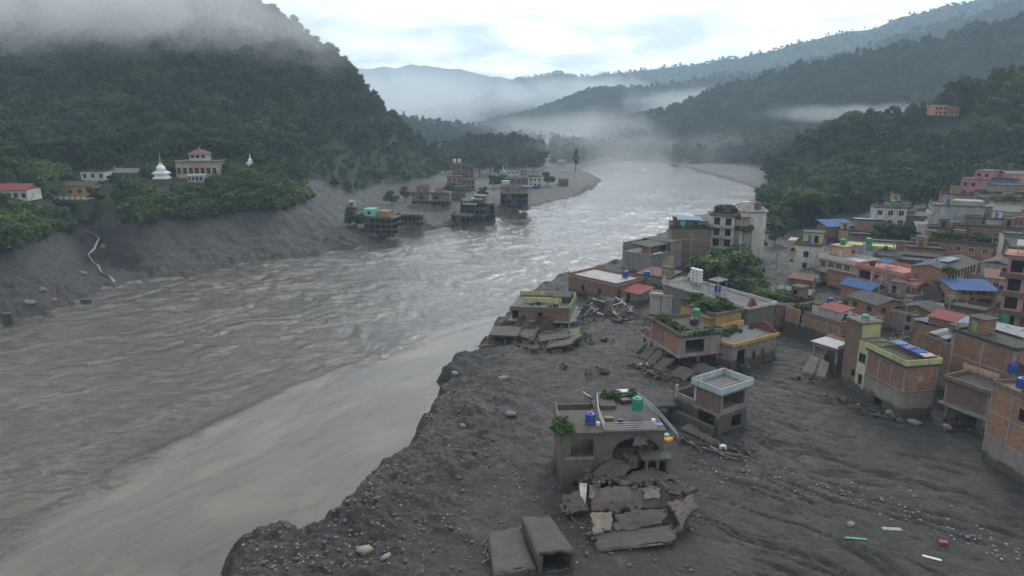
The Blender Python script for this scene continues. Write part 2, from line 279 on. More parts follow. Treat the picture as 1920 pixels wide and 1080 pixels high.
def ground(x, y, sd=None):
    x = np.asarray(x, float); y = np.asarray(y, float)
    if sd is None: sd = river_sd(x, y)
    z = tps(x, y); r = np.hypot(x, y)
    z = np.maximum(z, 1.2)
    rag = fbm(x * 0.16, y * 0.16, 4, 3) * 2.2 * np.clip(r / 70, 0.5, 1.6) + fbm(x * 0.7, y * 0.7, 3, 5) * 0.6
    e = -sd + rag
    near = sstep(330, 200, r)
    right = sstep(-60, -40, x + 0.12 * y)               # right bank is a cut cliff, left bank a slope
    k = np.where(right > 0.5, sstep(-0.6, 1.7, e), sstep(-1.0, 7.0, e))
    z = z * k - 1.6 * (1 - sstep(-3.0, 0.5, e))
    land = sstep(0.0, 2.5, e)
    lump = fbm(x * 0.11, y * 0.11, 5, 21, 0.55) * 1.0 + fbm(x * 0.55, y * 0.55, 4, 31, 0.6) * 0.34
    bankside = sstep(26, 4, e) * near
    z = z + land * lump * (0.35 + 0.75 * bankside) * np.where(z > 15, 0.4, 1)
    z = z + land * bankside * (np.maximum(fbm(x * 0.33, y * 0.33, 5, 61, 0.6), 0) * 1.5 + (0.5 - np.abs(fbm(x * 0.9, y * 0.9, 3, 63, 0.6)) * 2) * 0.30)
    # rills running down-slope to the lower right on the big mud fan
    fx, fy = 0.80, -0.60
    al = x * fx + y * fy; ac = -x * fy + y * fx
    wob = fbm(al * 0.06, ac * 0.10, 3, 44) * 4
    ril = np.abs(fbm(al * 0.035, (ac + wob) * 0.42, 3, 47))
    fan = sstep(12, 26, x) * near * sstep(330, 250, r)
    z = z - fan * land * 0.38 * sstep(0.085, 0.0, ril)
    ril2 = np.abs(fbm(al * 0.10, (ac + wob) * 1.0, 3, 53)); z = z - fan * land * 0.16 * sstep(0.08, 0.0, ril2)
    WET['wet'] = fan * np.maximum(sstep(0.07, 0.01, ril), 0.8 * sstep(0.06, 0.01, ril2)); WET['coarse'] = bankside * land; WET['fan'] = fan * land
    # furrows on the left scoured bank
    gl = np.full(x.shape, 1e9)
    for (ax, ay), (bx, by) in zip(GULLY[:-1], GULLY[1:]):
        t = np.clip(((x - ax) * (bx - ax) + (y - ay) * (by - ay)) / ((bx - ax) ** 2 + (by - ay) ** 2), 0, 1); gl = np.minimum(gl, np.hypot(x - ax - t * (bx - ax), y - ay - t * (by - ay)))
    z = np.where(z > 1.0, np.maximum(z - 4.2 * np.exp(-(gl / 5.0) ** 2), 0.6), z)
    lb = sstep(-40, -60, x) * sstep(15, 11, z) * land
    fu = fbm(x * 0.10 + y * 0.02, y * 0.03, 3, 71); z = z + lb * (np.abs(fbm((x + y) * 0.25, (y - x) * 0.06, 4, 73)) * 0.9 - 0.3 + fbm(x * 0.05, z * 0.55 + y * 0.03, 4, 75, 0.6) * 1.3 + fbm(x * 0.16, y * 0.16, 5, 77, 0.6) * 1.0); WET['wet'] = np.maximum(WET['wet'], 0.55 * lb)
    return z
# ---------------------------------------------------------------- terrain mesh: polar grid, split by region
def rows():
    r = [34.0]
    while r[-1] < 1150: r.append(r[-1] * (1 + (0.0042 if r[-1] < 150 else 0.0058 if r[-1] < 330 else 0.0125)))
    return np.array(r)
RR = rows(); TH = np.linspace(math.radians(-47), math.radians(47), 640)
GX = RR[:, None] * np.sin(TH)[None]; GY = RR[:, None] * np.cos(TH)[None]
SD = river_sd(GX, GY)
GZ = ground(GX, GY, SD); WETG, COARSE, FANA = WET['wet'], WET['coarse'], WET['fan']
def emit(name, keep, Z, mat, smooth=True, attr=None, attrs=None):
    nr, nt_ = GX.shape
    idx = np.arange(nr * nt_).reshape(nr, nt_)
    q = np.stack([idx[:-1, :-1], idx[:-1, 1:], idx[1:, 1:], idx[1:, :-1]], -1)[:, :, ::-1]
    q = q[keep].reshape(-1, 4)
    used, inv = np.unique(q, return_inverse=True); V = np.c_[GX.ravel(), GY.ravel(), Z.ravel()][used]
    me = np_mesh(name, V, inv.reshape(-1, 4), smooth)
    if attr is not None:
        a = me.attributes.new('rough_water', 'FLOAT', 'POINT'); a.data.foreach_set('value', attr.ravel()[used].astype(np.float32))
    for nm, A in (attrs or {}).items():
        a = me.attributes.new(nm, 'FLOAT', 'POINT'); a.data.foreach_set('value', A.ravel()[used].astype(np.float32))
    o = mesh_obj(name, me, mat); o['kind'] = 'structure'; return o
def cellmean(A): return (A[:-1, :-1] + A[1:, :-1] + A[:-1, 1:] + A[1:, 1:]) * 0.25
fl, fr = forest_mask(GX, GY); fl = cellmean(fl.astype(float)) > 0.5; fr = cellmean(fr.astype(float)) > 0.5
sdc = cellmean(SD); gxc = cellmean(GX); wet = sdc > 9
mudmask = ~fl & ~fr & ~wet
emit('mud_bank', mudmask, GZ, M['mud'], attrs={'wet': WETG, 'coarse': COARSE, 'fan': FANA}); emit('hillside_left', fl, GZ, M['forest_floor']); emit('hillside_right', fr, GZ, M['forest_floor'])
# river surface
def river_z(x, y, sd):
    # calm sheet along the right bank, broken water beyond a shear line
    sx = np.interp(y, [20, 66, 82, 110, 137, 160, 190, 260, 700], [-62, -54, -48, -34, -13, 9, 60, 140, 400])
    side = sx - x
    rough = sstep(-1.0, 4, side + fbm(x * 0.06, y * 0.05, 5, 81, 0.6) * 8)
    rough = np.maximum(rough, 0.10 * sstep(0.1, 0.5, fbm((x - y * 0.6) * 0.09, y * 0.02, 3, 83)))
    far = sstep(90, 190, y)
    amp = rough * (0.13 + 0.24 * far)
    wx = fbm(x * 0.07, y * 0.07, 3, 201) * 9; wy = fbm(x * 0.07 + 31, y * 0.07, 3, 203) * 9
    x, y = x + wx, y + wy; xs = x - 0.55 * y
    w = (1 - np.abs(fbm(xs * 0.16, y * 0.10, 4, 91, 0.6)) * 2.4) + 0.7 * fbm(x * 0.5, y * 0.5, 3, 95)
    w2 = fbm(xs * 0.05, y * 0.03, 3, 99)
    z = amp * (w * (0.55 + 0.9 * np.clip(w2 + 0.3, 0, 1)) + w2 * 0.9) + 0.015
    y = y - wy; x = x - wx
    ridge = np.exp(-((side - 1.0) / 1.6) ** 2) * 0.22 * sstep(160, 130, y)
    return z + ridge, rough
WZ, WR = river_z(GX, GY, SD)
GLINT_PAINT = WR * sstep(150, 250, GY) * sstep(900, 500, GY) * np.clip(fbm(GX * 0.02, GY * 0.012, 3, 120) * 1.6 + 0.75, 0, 1)  # mask of the glints painted on the far broken water
emit('river', (sdc > -7), WZ, M['water'], True, WR, {'glint_paint': GLINT_PAINT})
# valley floor under the far ridges
def sheet(name, x0, x1, y0, y1, z, mat):
    me = np_mesh(name, [(x0, y0, z), (x1, y0, z), (x1, y1, z), (x0, y1, z)], [(0, 1, 2, 3)]); o = mesh_obj(name, me, mat); o['kind'] = 'structure'; return o
sheet('valley_floor', -5000, 5000, -100, 5200, -2.5, M['far_floor'])
# ---------------------------------------------------------------- far ridges
def ridge(name, pts, front, back, seed, mat, nx=160, ny=60, gul=0.22):
    u = np.array([p[0] for p in pts], float); C = np.array([PY(*p) for p in pts])
    s = np.linspace(0, 1, nx); uu = np.interp(s, np.linspace(0, 1, len(u)), u)
    cx = np.interp(uu, u, C[:, 0]); cyy = np.interp(uu, u, C[:, 1]); czz = np.interp(uu, u, C[:, 2])
    L = np.hypot(cx[-1] - cx[0], cyy[-1] - cyy[0]); czz = czz + fbm(s * L / 150, s * 0 + seed, 4, seed) * 0.07 * czz
    t = np.r_[-np.linspace(1, 0, int(ny * .72)) ** 1.0, np.linspace(0, 1, ny - int(ny * .72) + 1)[1:]]
    T, S = np.meshgrid(t, s, indexing='ij')
    X = cx[None] + 0 * T; Y = cyy[None] + np.where(T < 0, T * front, T * back)
    # pull the front toward the camera axis so slopes run down, with gullies between spurs
    g = np.abs(fbm(X / (front * 0.30) + T * 0.6, Y / (front * 0.9), 4, seed + 5))
    prof = np.where(T < 0, (1 - np.abs(T)) ** 1.12, (1 - T) ** 1.3)
    Z = czz[None] * prof * (1 - gul * 1.7 * g * 4 * prof * (1 - prof) ** 0.8) + fbm(X / 60, Y / 60, 4, seed + 9) * 0.03 * czz[None] * np.minimum(1, 6 * np.abs(T)) - 4 * (1 - prof)
    idx = np.arange(X.size).reshape(X.shape); q = np.stack([idx[:-1, :-1], idx[1:, :-1], idx[1:, 1:], idx[:-1, 1:]], -1).reshape(-1, 4)[:, ::-1]
    me = np_mesh(name, np.c_[X.ravel(), Y.ravel(), Z.ravel()], q, True); o = mesh_obj(name, me, mat); o['kind'] = 'structure'
    return o, (X, Y, Z, T)
R5 = ridge('hill_ridge', [(1085, 252, 1180), (1110, 240, 1150), (1160, 232, 1120), (1250, 214, 1080), (1330, 184, 1050), (1420, 153, 1020), (1500, 128, 980), (1620, 104, 930), (1760, 78, 890), (1920, 34, 850), (2150, -40, 820)], 400, 350, 101, M['far_floor'])
R4 = ridge('hill_spur', [(900, 240, 1750), (930, 228, 1750), (1000, 213, 1750), (1050, 193, 1740), (1100, 174, 1730), (1160, 167, 1720), (1300, 153, 1700), (1450, 128, 1650), (1600, 98, 1600), (1760, 50, 1550), (1920, 0, 1500), (2150, -80, 1500)], 560, 500, 111, M['far_floor'])
R3 = ridge('hill_knoll', [(740, 225, 2350), (800, 207, 2330), (850, 197, 2300), (930, 180, 2300), (965, 192, 2300), (1000, 203, 2300), (1060, 200, 2300), (1200, 190, 2300)], 420, 400, 121, M['far_floor'], 90, 40)
R2 = ridge('mountain', [(880, 190, 3200), (950, 153, 3150), (985, 146, 3100), (1040, 140, 3050), (1085, 143, 3000), (1130, 136, 2950), (1200, 131, 2850), (1300, 121, 2700), (1360, 106, 2600), (1440, 97, 2500), (1500, 81, 2400), (1600, 53, 2300), (1720, 30, 2200), (1800, 6, 2150), (1920, -45, 2100), (2150, -140, 2100)], 800, 700, 131, M['far_floor'], 220, 60)
R1 = ridge('distant_mountain', [(300, 60, 4300), (520, 110, 4300), (640, 126, 4250), (700, 129, 4200), (760, 123, 4200), (800, 124, 4200), (880, 131, 4200), (950, 147, 4200), (1000, 160, 4200), (1100, 175, 4200)], 1200, 900, 141, M['far_floor'], 120, 40)
# ---------------------------------------------------------------- trees
def leaf_cloud(rng, centers, radii, per, size, flat=0.8):
    """many small leaf sprays spread through blobs; returns verts, quads"""
    V = []; Q = []
    for (c, r) in zip(centers, radii):
        n = int(per * r * r)
        d = rng.normal(size=(n, 3)); d /= np.linalg.norm(d, axis=1)[:, None] + 1e-9
        rad = r * (rng.random(n) ** 0.45) * (0.85 + 0.3 * rng.random(n)); p = c + d * rad[:, None] * np.array([1, 1, flat])
        nrm = d * 0.8 + rng.normal(size=(n, 3)) * 0.55 + np.array([0, 0, 0.45]); nrm /= np.linalg.norm(nrm, axis=1)[:, None] + 1e-9
        a = np.cross(nrm, rng.normal(size=(n, 3))); a /= np.linalg.norm(a, axis=1)[:, None] + 1e-9; b = np.cross(nrm, a)
        s = size * (0.6 + 0.8 * rng.random(n))[:, None]
        k = len(V) and sum(len(v) for v in V)
        quad = np.stack([p - a * s, p - b * s * 0.6 - nrm * s * 0.15, p + a * s, p + b * s * 0.6], 1).reshape(-1, 3)
        V.append(quad); Q.append(np.arange(n * 4).reshape(n, 4) + k)
    return np.concatenate(V), np.concatenate(Q)
def tube(pts, rad, n=6):
    V = []; Fc = []
    for i, (p, r) in enumerate(zip(pts, rad)):
        p = Vector(p); d = (Vector(pts[min(i + 1, len(pts) - 1)]) - Vector(pts[max(i - 1, 0)])).normalized()
        a = d.orthogonal().normalized(); b = d.cross(a)
        for k in range(n):
            t = 2 * math.pi * k / n; V.append(tuple(p + (a * math.cos(t) + b * math.sin(t)) * r))
    for i in range(len(pts) - 1):
        for k in range(n): Fc.append((i * n + k, i * n + (k + 1) % n, (i + 1) * n + (k + 1) % n, (i + 1) * n + k))
    return V, Fc
def tree_proto(seed, h, w, kind='round', per=26, size=0.55):
    """unit meshes (crown, trunk) for one kind of tree"""
    rng = np.random.default_rng(seed); rnd = random.Random(seed); C = []; Rr = []
    V = []; Fc = []
    def addtube(pts, rad, n=6):
        v, f = tube(pts, rad, n); k = len(V); V.extend(v); Fc.extend([tuple(i + k for i in q) for q in f])
    addtube([(0, 0, -1.0), (0.05 * h * .2, 0, h * 0.3), (rnd.uniform(-.3, .3), rnd.uniform(-.3, .3), h * 0.85)], [h * 0.028, h * 0.02, h * 0.007])
    nb = 13 if kind != 'tall' else 11
    for i in range(nb):
        if kind == 'round': zt = rnd.uniform(0.38, 0.92); rr = w * 0.5 * math.sqrt(max(0.05, 1 - ((zt - 0.58) / 0.42) ** 2)) * rnd.uniform(0.55, 1.0)
        elif kind == 'tall': zt = 0.40 + 0.55 * i / nb; rr = w * 0.5 * (1.05 - zt) * rnd.uniform(0.8, 1.5)
        elif kind == 'bush': zt = rnd.uniform(0.15, 0.8); rr = w * 0.5 * math.sqrt(max(0.05, 1 - zt * zt)) * rnd.uniform(0.5, 1.0)
        else: zt = rnd.uniform(0.66, 0.95); rr = w * 0.5 * rnd.uniform(0.35, 1.0)
        an = i * 2.4 + rnd.uniform(-.5, .5); c = np.array([math.cos(an) * rr, math.sin(an) * rr, zt * h])
        C.append(c); Rr.append(w * rnd.uniform(0.15, 0.26))
        z0 = max(0.2, zt - 0.28) * h
        addtube([(0, 0, z0), tuple(c * 0.55 + np.array([0, 0, z0 * .45])), tuple(c)], [h * 0.010, h * 0.007, h * 0.003], 4)
    cv, cq = leaf_cloud(rng, C, Rr, per, size)
    cm = np_mesh('crown', cv, cq); tm = np_mesh('trunk', V, Fc)
    return cm, tm
PROTO = []
for i, (h, w, k) in enumerate([(10, 8, 'round'), (12, 7.5, 'round'), (9, 8.5, 'round'), (13, 6.0, 'tall'), (11, 9, 'umbrella'), (14, 8, 'round'), (8, 7, 'round'), (12, 5, 'tall')]):
    PROTO.append(tree_proto(500 + i, h, w, k, 34, 0.50))
BUSH = [tree_proto(600 + i, 3.2, 4.2, 'bush', 60, 0.34) for i in range(4)]
for c, t in PROTO: c.materials.append(M['leaf']); t.materials.append(M['bark'])
for c, t in BUSH: c.materials.append(M['leaf_light']); t.materials.append(M['bark'])
def joined(cm, tm, name):
    vc = np.zeros(len(cm.vertices) * 3, np.float32); cm.vertices.foreach_get('co', vc); vt = np.zeros(len(tm.vertices) * 3, np.float32); tm.vertices.foreach_get('co', vt)
    qc = np.zeros(len(cm.polygons) * 4, np.int32); cm.polygons.foreach_get('vertices', qc); qt = np.zeros(len(tm.polygons) * 4, np.int32); tm.polygons.foreach_get('vertices', qt)
    me = np_mesh(name, np.r_[vc.reshape(-1, 3), vt.reshape(-1, 3)], np.r_[qc.reshape(-1, 4), qt.reshape(-1, 4) + len(cm.vertices)])
    me.materials.append(cm.materials[0]); me.materials.append(M['bark'])
    mi = np.zeros(len(me.polygons), np.int32); mi[len(cm.polygons):] = 1; me.polygons.foreach_set('material_index', mi); return me
PJ = [joined(c, t, 'forest_tree') for c, t in PROTO]; BJ = [joined(c, t, 'forest_bush') for c, t in BUSH]
def forest(name, pts, scales, protos, label, seed=0):
    """one wood as one object: tree meshes instanced on points with geometry nodes"""
    pts = np.asarray(pts, np.float32); me = bpy.data.meshes.new(name); me.vertices.add(len(pts)); me.vertices.foreach_set('co', pts.ravel())
    rng = np.random.default_rng(seed)
    for nm, dat in (('sc', np.asarray(scales)), ('rz', rng.random(len(pts)) * 6.28), ('kindi', rng.integers(0, len(protos), len(pts)))):
        a = me.attributes.new(nm, 'FLOAT', 'POINT'); a.data.foreach_set('value', dat.astype(np.float32))
    o = mesh_obj(name, me); tag(o, label, None, None, 'stuff')
    ng = bpy.data.node_groups.new(name, 'GeometryNodeTree'); ng.interface.new_socket('Geometry', in_out='INPUT', socket_type='NodeSocketGeometry'); ng.interface.new_socket('Geometry', in_out='OUTPUT', socket_type='NodeSocketGeometry')
    gi = ng.nodes.new('NodeGroupInput'); go = ng.nodes.new('NodeGroupOutput'); jn = ng.nodes.new('GeometryNodeJoinGeometry')
    def attr(nm):
        n = ng.nodes.new('GeometryNodeInputNamedAttribute'); n.data_type = 'FLOAT'; n.inputs['Name'].default_value = nm; return n.outputs['Attribute']
    cx = ng.nodes.new('ShaderNodeCombineXYZ'); ng.links.new(attr('rz'), cx.inputs[2])
    for i, pm in enumerate(protos):
        po = bpy.data.objects.get(pm.name + '_source') or bpy.data.objects.new(pm.name + '_source', pm)
        oi = ng.nodes.new('GeometryNodeObjectInfo'); oi.inputs['Object'].default_value = po; oi.inputs['As Instance'].default_value = True
        cmp = ng.nodes.new('FunctionNodeCompare'); cmp.data_type = 'FLOAT'; cmp.operation = 'EQUAL'; cmp.inputs['B'].default_value = float(i); cmp.inputs['Epsilon'].default_value = 0.1
        ng.links.new(attr('kindi'), cmp.inputs['A'])
        ip = ng.nodes.new('GeometryNodeInstanceOnPoints'); ng.links.new(gi.outputs[0], ip.inputs['Points']); ng.links.new(cmp.outputs[0], ip.inputs['Selection']); ng.links.new(oi.outputs['Geometry'], ip.inputs['Instance'])
        ng.links.new(cx.outputs[0], ip.inputs['Rotation']); ng.links.new(attr('sc'), ip.inputs['Scale']); ng.links.new(ip.outputs[0], jn.inputs[0])
    ng.links.new(jn.outputs[0], go.inputs[0]); md = o.modifiers.new('wood', 'NODES'); md.node_group = ng
    return o
def jitter_grid(x0, x1, y0, y1, step, rng):
    gx, gy = np.meshgrid(np.arange(x0, x1, step), np.arange(y0, y1, step)); gx = gx.ravel() + rng.uniform(-.45, .45, gx.size) * step; gy = gy.ravel() + rng.uniform(-.45, .45, gy.size) * step
    return gx, gy
def upix(x, y, z): 
    f = y * math.cos(PT) - (z - H) * math.sin(PT); return 960 + F * x / f, 540 - F * (y * math.sin(PT) + (z - H) * math.cos(PT)) / f
rng = np.random.default_rng(11)
CLEAR = []          # (x, y, radius) kept free of trees: filled from the houses below
for u, v, y, r in [(20, 372, 205, 17), (60, 372, 205, 8), (305, 344, 245, 12), (305, 350, 238, 9), (340, 338, 255, 12), (370, 338, 255, 14), (400, 338, 255, 12), (145, 362, 236, 12), (120, 362, 232, 10), (175, 345, 244, 13), (235, 350, 250, 13), (470, 308, 275, 7), (470, 318, 265, 6), (360, 350, 246, 10), (150, 390, 222, 12), (1775, 212, 365, 22), (1778, 222, 350, 22), (270, 345, 245, 8)]:
    x, yy, z = PY(u, v, y); CLEAR.append((x, yy, r))
def notclear(x, y):
    k = np.ones(len(x), bool)
    for cx, cyy, r in CLEAR: k &= (x - cx) ** 2 + (y - cyy) ** 2 > (r * .62) ** 2
    return k
x, y = jitter_grid(-520, 60, 170, 800, 6.2, rng); fl_, fr_ = forest_mask(x, y); k = fl_ & notclear(x, y) & (river_sd(x, y) < -6); x, y = x[k], y[k]; z = ground(x, y)
uu, vv = upix(x, y, z); k = (uu > -260) & (uu < 1080) & (vv > -260); x, y, z, uu = x[k], y[k], z[k], uu[k]
sc = rng.uniform(0.65, 1.15, len(x)) * np.where(z < 24, 0.55, 1.0)
front = (y > 300)
xb, yb = jitter_grid(-700, 60, 640, 1130, 10.0, rng); zb_ = ground(xb, yb); ub, vb = upix(xb, yb, zb_); kb = (zb_ > 2.5) & (ub > 380) & (ub < 1020) & (river_sd(xb, yb) < -12); x, y, z, sc = np.r_[x, xb[kb]], np.r_[y, yb[kb]], np.r_[z, zb_[kb]], np.r_[sc, rng.uniform(0.9, 1.5, kb.sum())]
forest('hill_forest', np.c_[x, y, z - 0.4], sc, PJ, 'dense dark green wood covering the steep hillside under the cloud', 1)
x, y = jitter_grid(60, 640, 236, 900, 6.6, rng); fl_, fr_ = forest_mask(x, y); k = fr_ & notclear(x, y) & (river_sd(x, y) < -6); x, y = x[k], y[k]; z = ground(x, y)
uu, vv = upix(x, y, z); k = (uu > 1290) & (uu < 2200); x, y, z = x[k], y[k], z[k]
forest('slope_forest', np.c_[x, y, z - 0.4], rng.uniform(0.6, 1.25, len(x)), PJ, 'green wood on the slope rising behind the brick town', 2)
def ridge_trees(name, R, n, smin, smax, label, seed, tmin=-1.0, tmax=0.06):
    o, (X, Y, Z, T) = R; rg = np.random.default_rng(seed); nt_, ns = X.shape
    ok = np.where((T[:, 0] > tmin) & (T[:, 0] < tmax))[0]; i = rg.uniform(ok[0], min(ok[-1], nt_ - 1.01), n); j = rg.uniform(0, ns - 1.01, n); i0 = i.astype(int); j0 = j.astype(int); fi = i - i0; fj = j - j0
    def B(A): return (A[i0, j0] * (1 - fi) + A[i0 + 1, j0] * fi) * (1 - fj) + (A[i0, j0 + 1] * (1 - fi) + A[i0 + 1, j0 + 1] * fi) * fj
    p = np.c_[B(X), B(Y), B(Z) - 0.5]; k = p[:, 2] > 3
    return forest(name, p[k], rg.uniform(smin, smax, k.sum()), PJ, label, seed)
ridge_trees('ridge_forest', R5, 12000, 0.6, 1.2, 'hazy green wood covering the long ridge across the river', 3)
ridge_trees('spur_forest', R4, 16000, 0.7, 1.25, 'pale hazy wood on the spur beyond the nearer ridge', 4)
ridge_trees('knoll_forest', R3, 4000, 0.8, 1.3, 'faint blue wood on the small misty hill in the valley', 5)
ridge_trees('mountain_forest', R2, 15000, 0.7, 1.25, 'blue hazy wood along the high mountain crest', 6, -0.9, 0.05)
x, y = jitter_grid(-60, 300, 640, 1000, 7.5, rng); z = ground(x, y); uu, vv = upix(x, y, z); k = (uu > 1035) & (uu < 1420) & (river_sd(x, y) < -8) & (y > 645); x, y, z = x[k], y[k], z[k]
forest('far_bank_forest', np.c_[x, y, z - 0.4], rng.uniform(0.8, 1.35, len(x)), PJ, 'misty wood closing the valley where the river bends away', 8)
# scrub on the banks
x, y = jitter_grid(-190, -20, 165, 285, 2.6, rng); z0 = tps(x, y); k = (z0 > 11.2) & (z0 < 30) & notclear(x, y) & (river_sd(x, y) < -9); x, y = x[k], y[k]; uu, vv = upix(x, y, z0[k]); k = ((uu < 130) | (uu > 232)) & (uu > -200) & (uu < 640); x, y = x[k], y[k]; z = ground(x, y)
forest('bank_scrub', np.c_[x, y, z - 0.2], rng.uniform(0.7, 1.55, len(x)), BJ, 'leafy green scrub along the top of the scoured bank', 7)
# single trees that can be told apart
def tree(name, loc, s, i, label, group=None, sz=None, bush=False, cat='tree', light=False):
    cm, tm = (BUSH if bush else PROTO)[i]; e = empty(name, loc, random.uniform(0, 6.28)); e.scale = (s, s, sz or s); tag(e, label, cat, group)
    mesh_obj('crown', cm, None, e); mesh_obj('trunk', tm, None, e); return e
def gz(x, y): return float(ground(np.array([x]), np.array([y]))[0])
HY = np.exp(np.linspace(math.log(45), math.log(900), 420))
def at(u, v, z=None):
    """where the sight line of a pixel meets the ground"""
    d = ray(u, v); t = HY / d[1]; x = d[0] * t; zr = H + d[2] * t; g = np.maximum(ground(x, HY), 0.0); k = np.where(zr < g)[0]
    if not len(k): return P(u, v, 0.5)
    i = max(k[0], 1); a0 = zr[i - 1] - g[i - 1]; a1 = g[i] - zr[i]; f = a0 / (a0 + a1 + 1e-9); y = HY[i - 1] + (HY[i] - HY[i - 1]) * f; xx = d[0] * y / d[1]
    return (xx, y, gz(xx, y))
# ---------------------------------------------------------------- haze and mist
def volume_mat(name, density, color, aniso=0.0, cloud=None):
    m = bpy.data.materials.new(name); m.use_nodes = True; nt = m.node_tree
    for n in list(nt.nodes): nt.nodes.remove(n)
    out = N_(nt, 'ShaderNodeOutputMaterial'); v = N_(nt, 'ShaderNodeVolumePrincipled'); v.inputs['Color'].default_value = c4(color); v.inputs['Density'].default_value = density; v.inputs['Anisotropy'].default_value = aniso
    for k in ('Density Attribute', 'Color Attribute', 'Temperature Attribute'):
        if k in v.inputs: v.inputs[k].default_value = ''
    L_(nt, v.outputs[0], out.inputs['Volume'])
    if cloud:
        scale, lo, hi, warp = cloud
        tc = N_(nt, 'ShaderNodeTexCoord'); ln = N_(nt, 'ShaderNodeVectorMath', operation='LENGTH'); L_(nt, tc.outputs['Object'], ln.inputs[0])
        fall = N_(nt, 'ShaderNodeMapRange', interpolation_type='SMOOTHSTEP', inp={1: 1.0, 2: 0.25, 3: 0.0, 4: 1.0}); L_(nt, ln.outputs['Value'], fall.inputs[0])
        n = noise(nt, vscale(nt, wpos(nt), (1, 1, 1.7)), scale, 4, 0.62, warp, None); 
        ad = N_(nt, 'ShaderNodeMath', operation='MULTIPLY_ADD', inp={1: 0.34, 2: -0.17}); L_(nt, fall.outputs[0], ad.inputs[0])
        sm = N_(nt, 'ShaderNodeMath', operation='ADD'); L_(nt, n, sm.inputs[0]); L_(nt, ad.outputs[0], sm.inputs[1])
        r = N_(nt, 'ShaderNodeMapRange', interpolation_type='SMOOTHSTEP', inp={1: lo, 2: hi, 3: 0.0, 4: density}); L_(nt, sm.outputs[0], r.inputs[0])
        mu = N_(nt, 'ShaderNodeMath', operation='MULTIPLY'); L_(nt, r.outputs[0], mu.inputs[0]); L_(nt, fall.outputs[0], mu.inputs[1])
        L_(nt, mu.outputs[0], v.inputs['Density'])
    return m
def box_mesh(name, lo, hi):
    x0, y0, z0 = lo; x1, y1, z1 = hi
    V = [(x0, y0, z0), (x1, y0, z0), (x1, y1, z0), (x0, y1, z0), (x0, y0, z1), (x1, y0, z1), (x1, y1, z1), (x0, y1, z1)]
    return np_mesh(name, V, [(3, 2, 1, 0), (4, 5, 6, 7), (0, 1, 5, 4), (1, 2, 6, 5), (2, 3, 7, 6), (3, 0, 4, 7)])
hz = mesh_obj('haze', box_mesh('haze', (-5200, -120, -4), (5200, 5300, 640)), volume_mat('haze_air', 0.00025, (0.64, 0.83, 1.0))); tag(hz, 'thin even blue haze filling the whole valley', None, None, 'stuff')
import bmesh
def ico(name, sub=3):
    bm = bmesh.new(); bmesh.ops.create_icosphere(bm, subdivisions=sub, radius=1.0); me = bpy.data.meshes.new(name); bm.to_mesh(me); bm.free(); return me
def mist(label, u, v, y, sx, sy, sz, dens, scale, lo=0.44, hi=0.72, warp=1.2):
    o = mesh_obj('mist', ico('mist', 3), volume_mat('mist', dens, (0.95, 0.97, 1.0), 0.2, (scale, lo, hi, warp))); o.location = PY(u, v, y); o.scale = (sx, sy, sz); tag(o, label, None, 'mist banks in the valley', 'stuff'); return o
mist('grey cloud hanging over the top of the steep wooded hill', 150, -5, 400, 210, 95, 54, 0.0125, 0.014, 0.36, 0.78)
mist('torn cloud drifting off the shoulder of the wooded hill', 450, 70, 430, 120, 70, 44, 0.0085, 0.018)
mist('white fog lying on the valley below the distant mountain', 780, 190, 1900, 460, 420, 150, 0.0042, 0.0045, 0.36, 0.74)
mist('fog pooled where the river bends out of sight', 1070, 255, 980, 230, 220, 62, 0.0042, 0.010)
mist('fog streak between the small misty hill and the spur', 1060, 175, 2050, 400, 260, 90, 0.0055, 0.0055)
mist('thin fog wisp along the foot of the long ridge', 1330, 195, 1330, 260, 150, 50, 0.0065, 0.010)
mist('fog wisp on the slope behind the town', 1600, 214, 620, 150, 60, 15, 0.0085, 0.022)
mist('low mist over the far reach of the river', 1180, 286, 680, 190, 190, 36, 0.0028, 0.012, 0.36, 0.7)
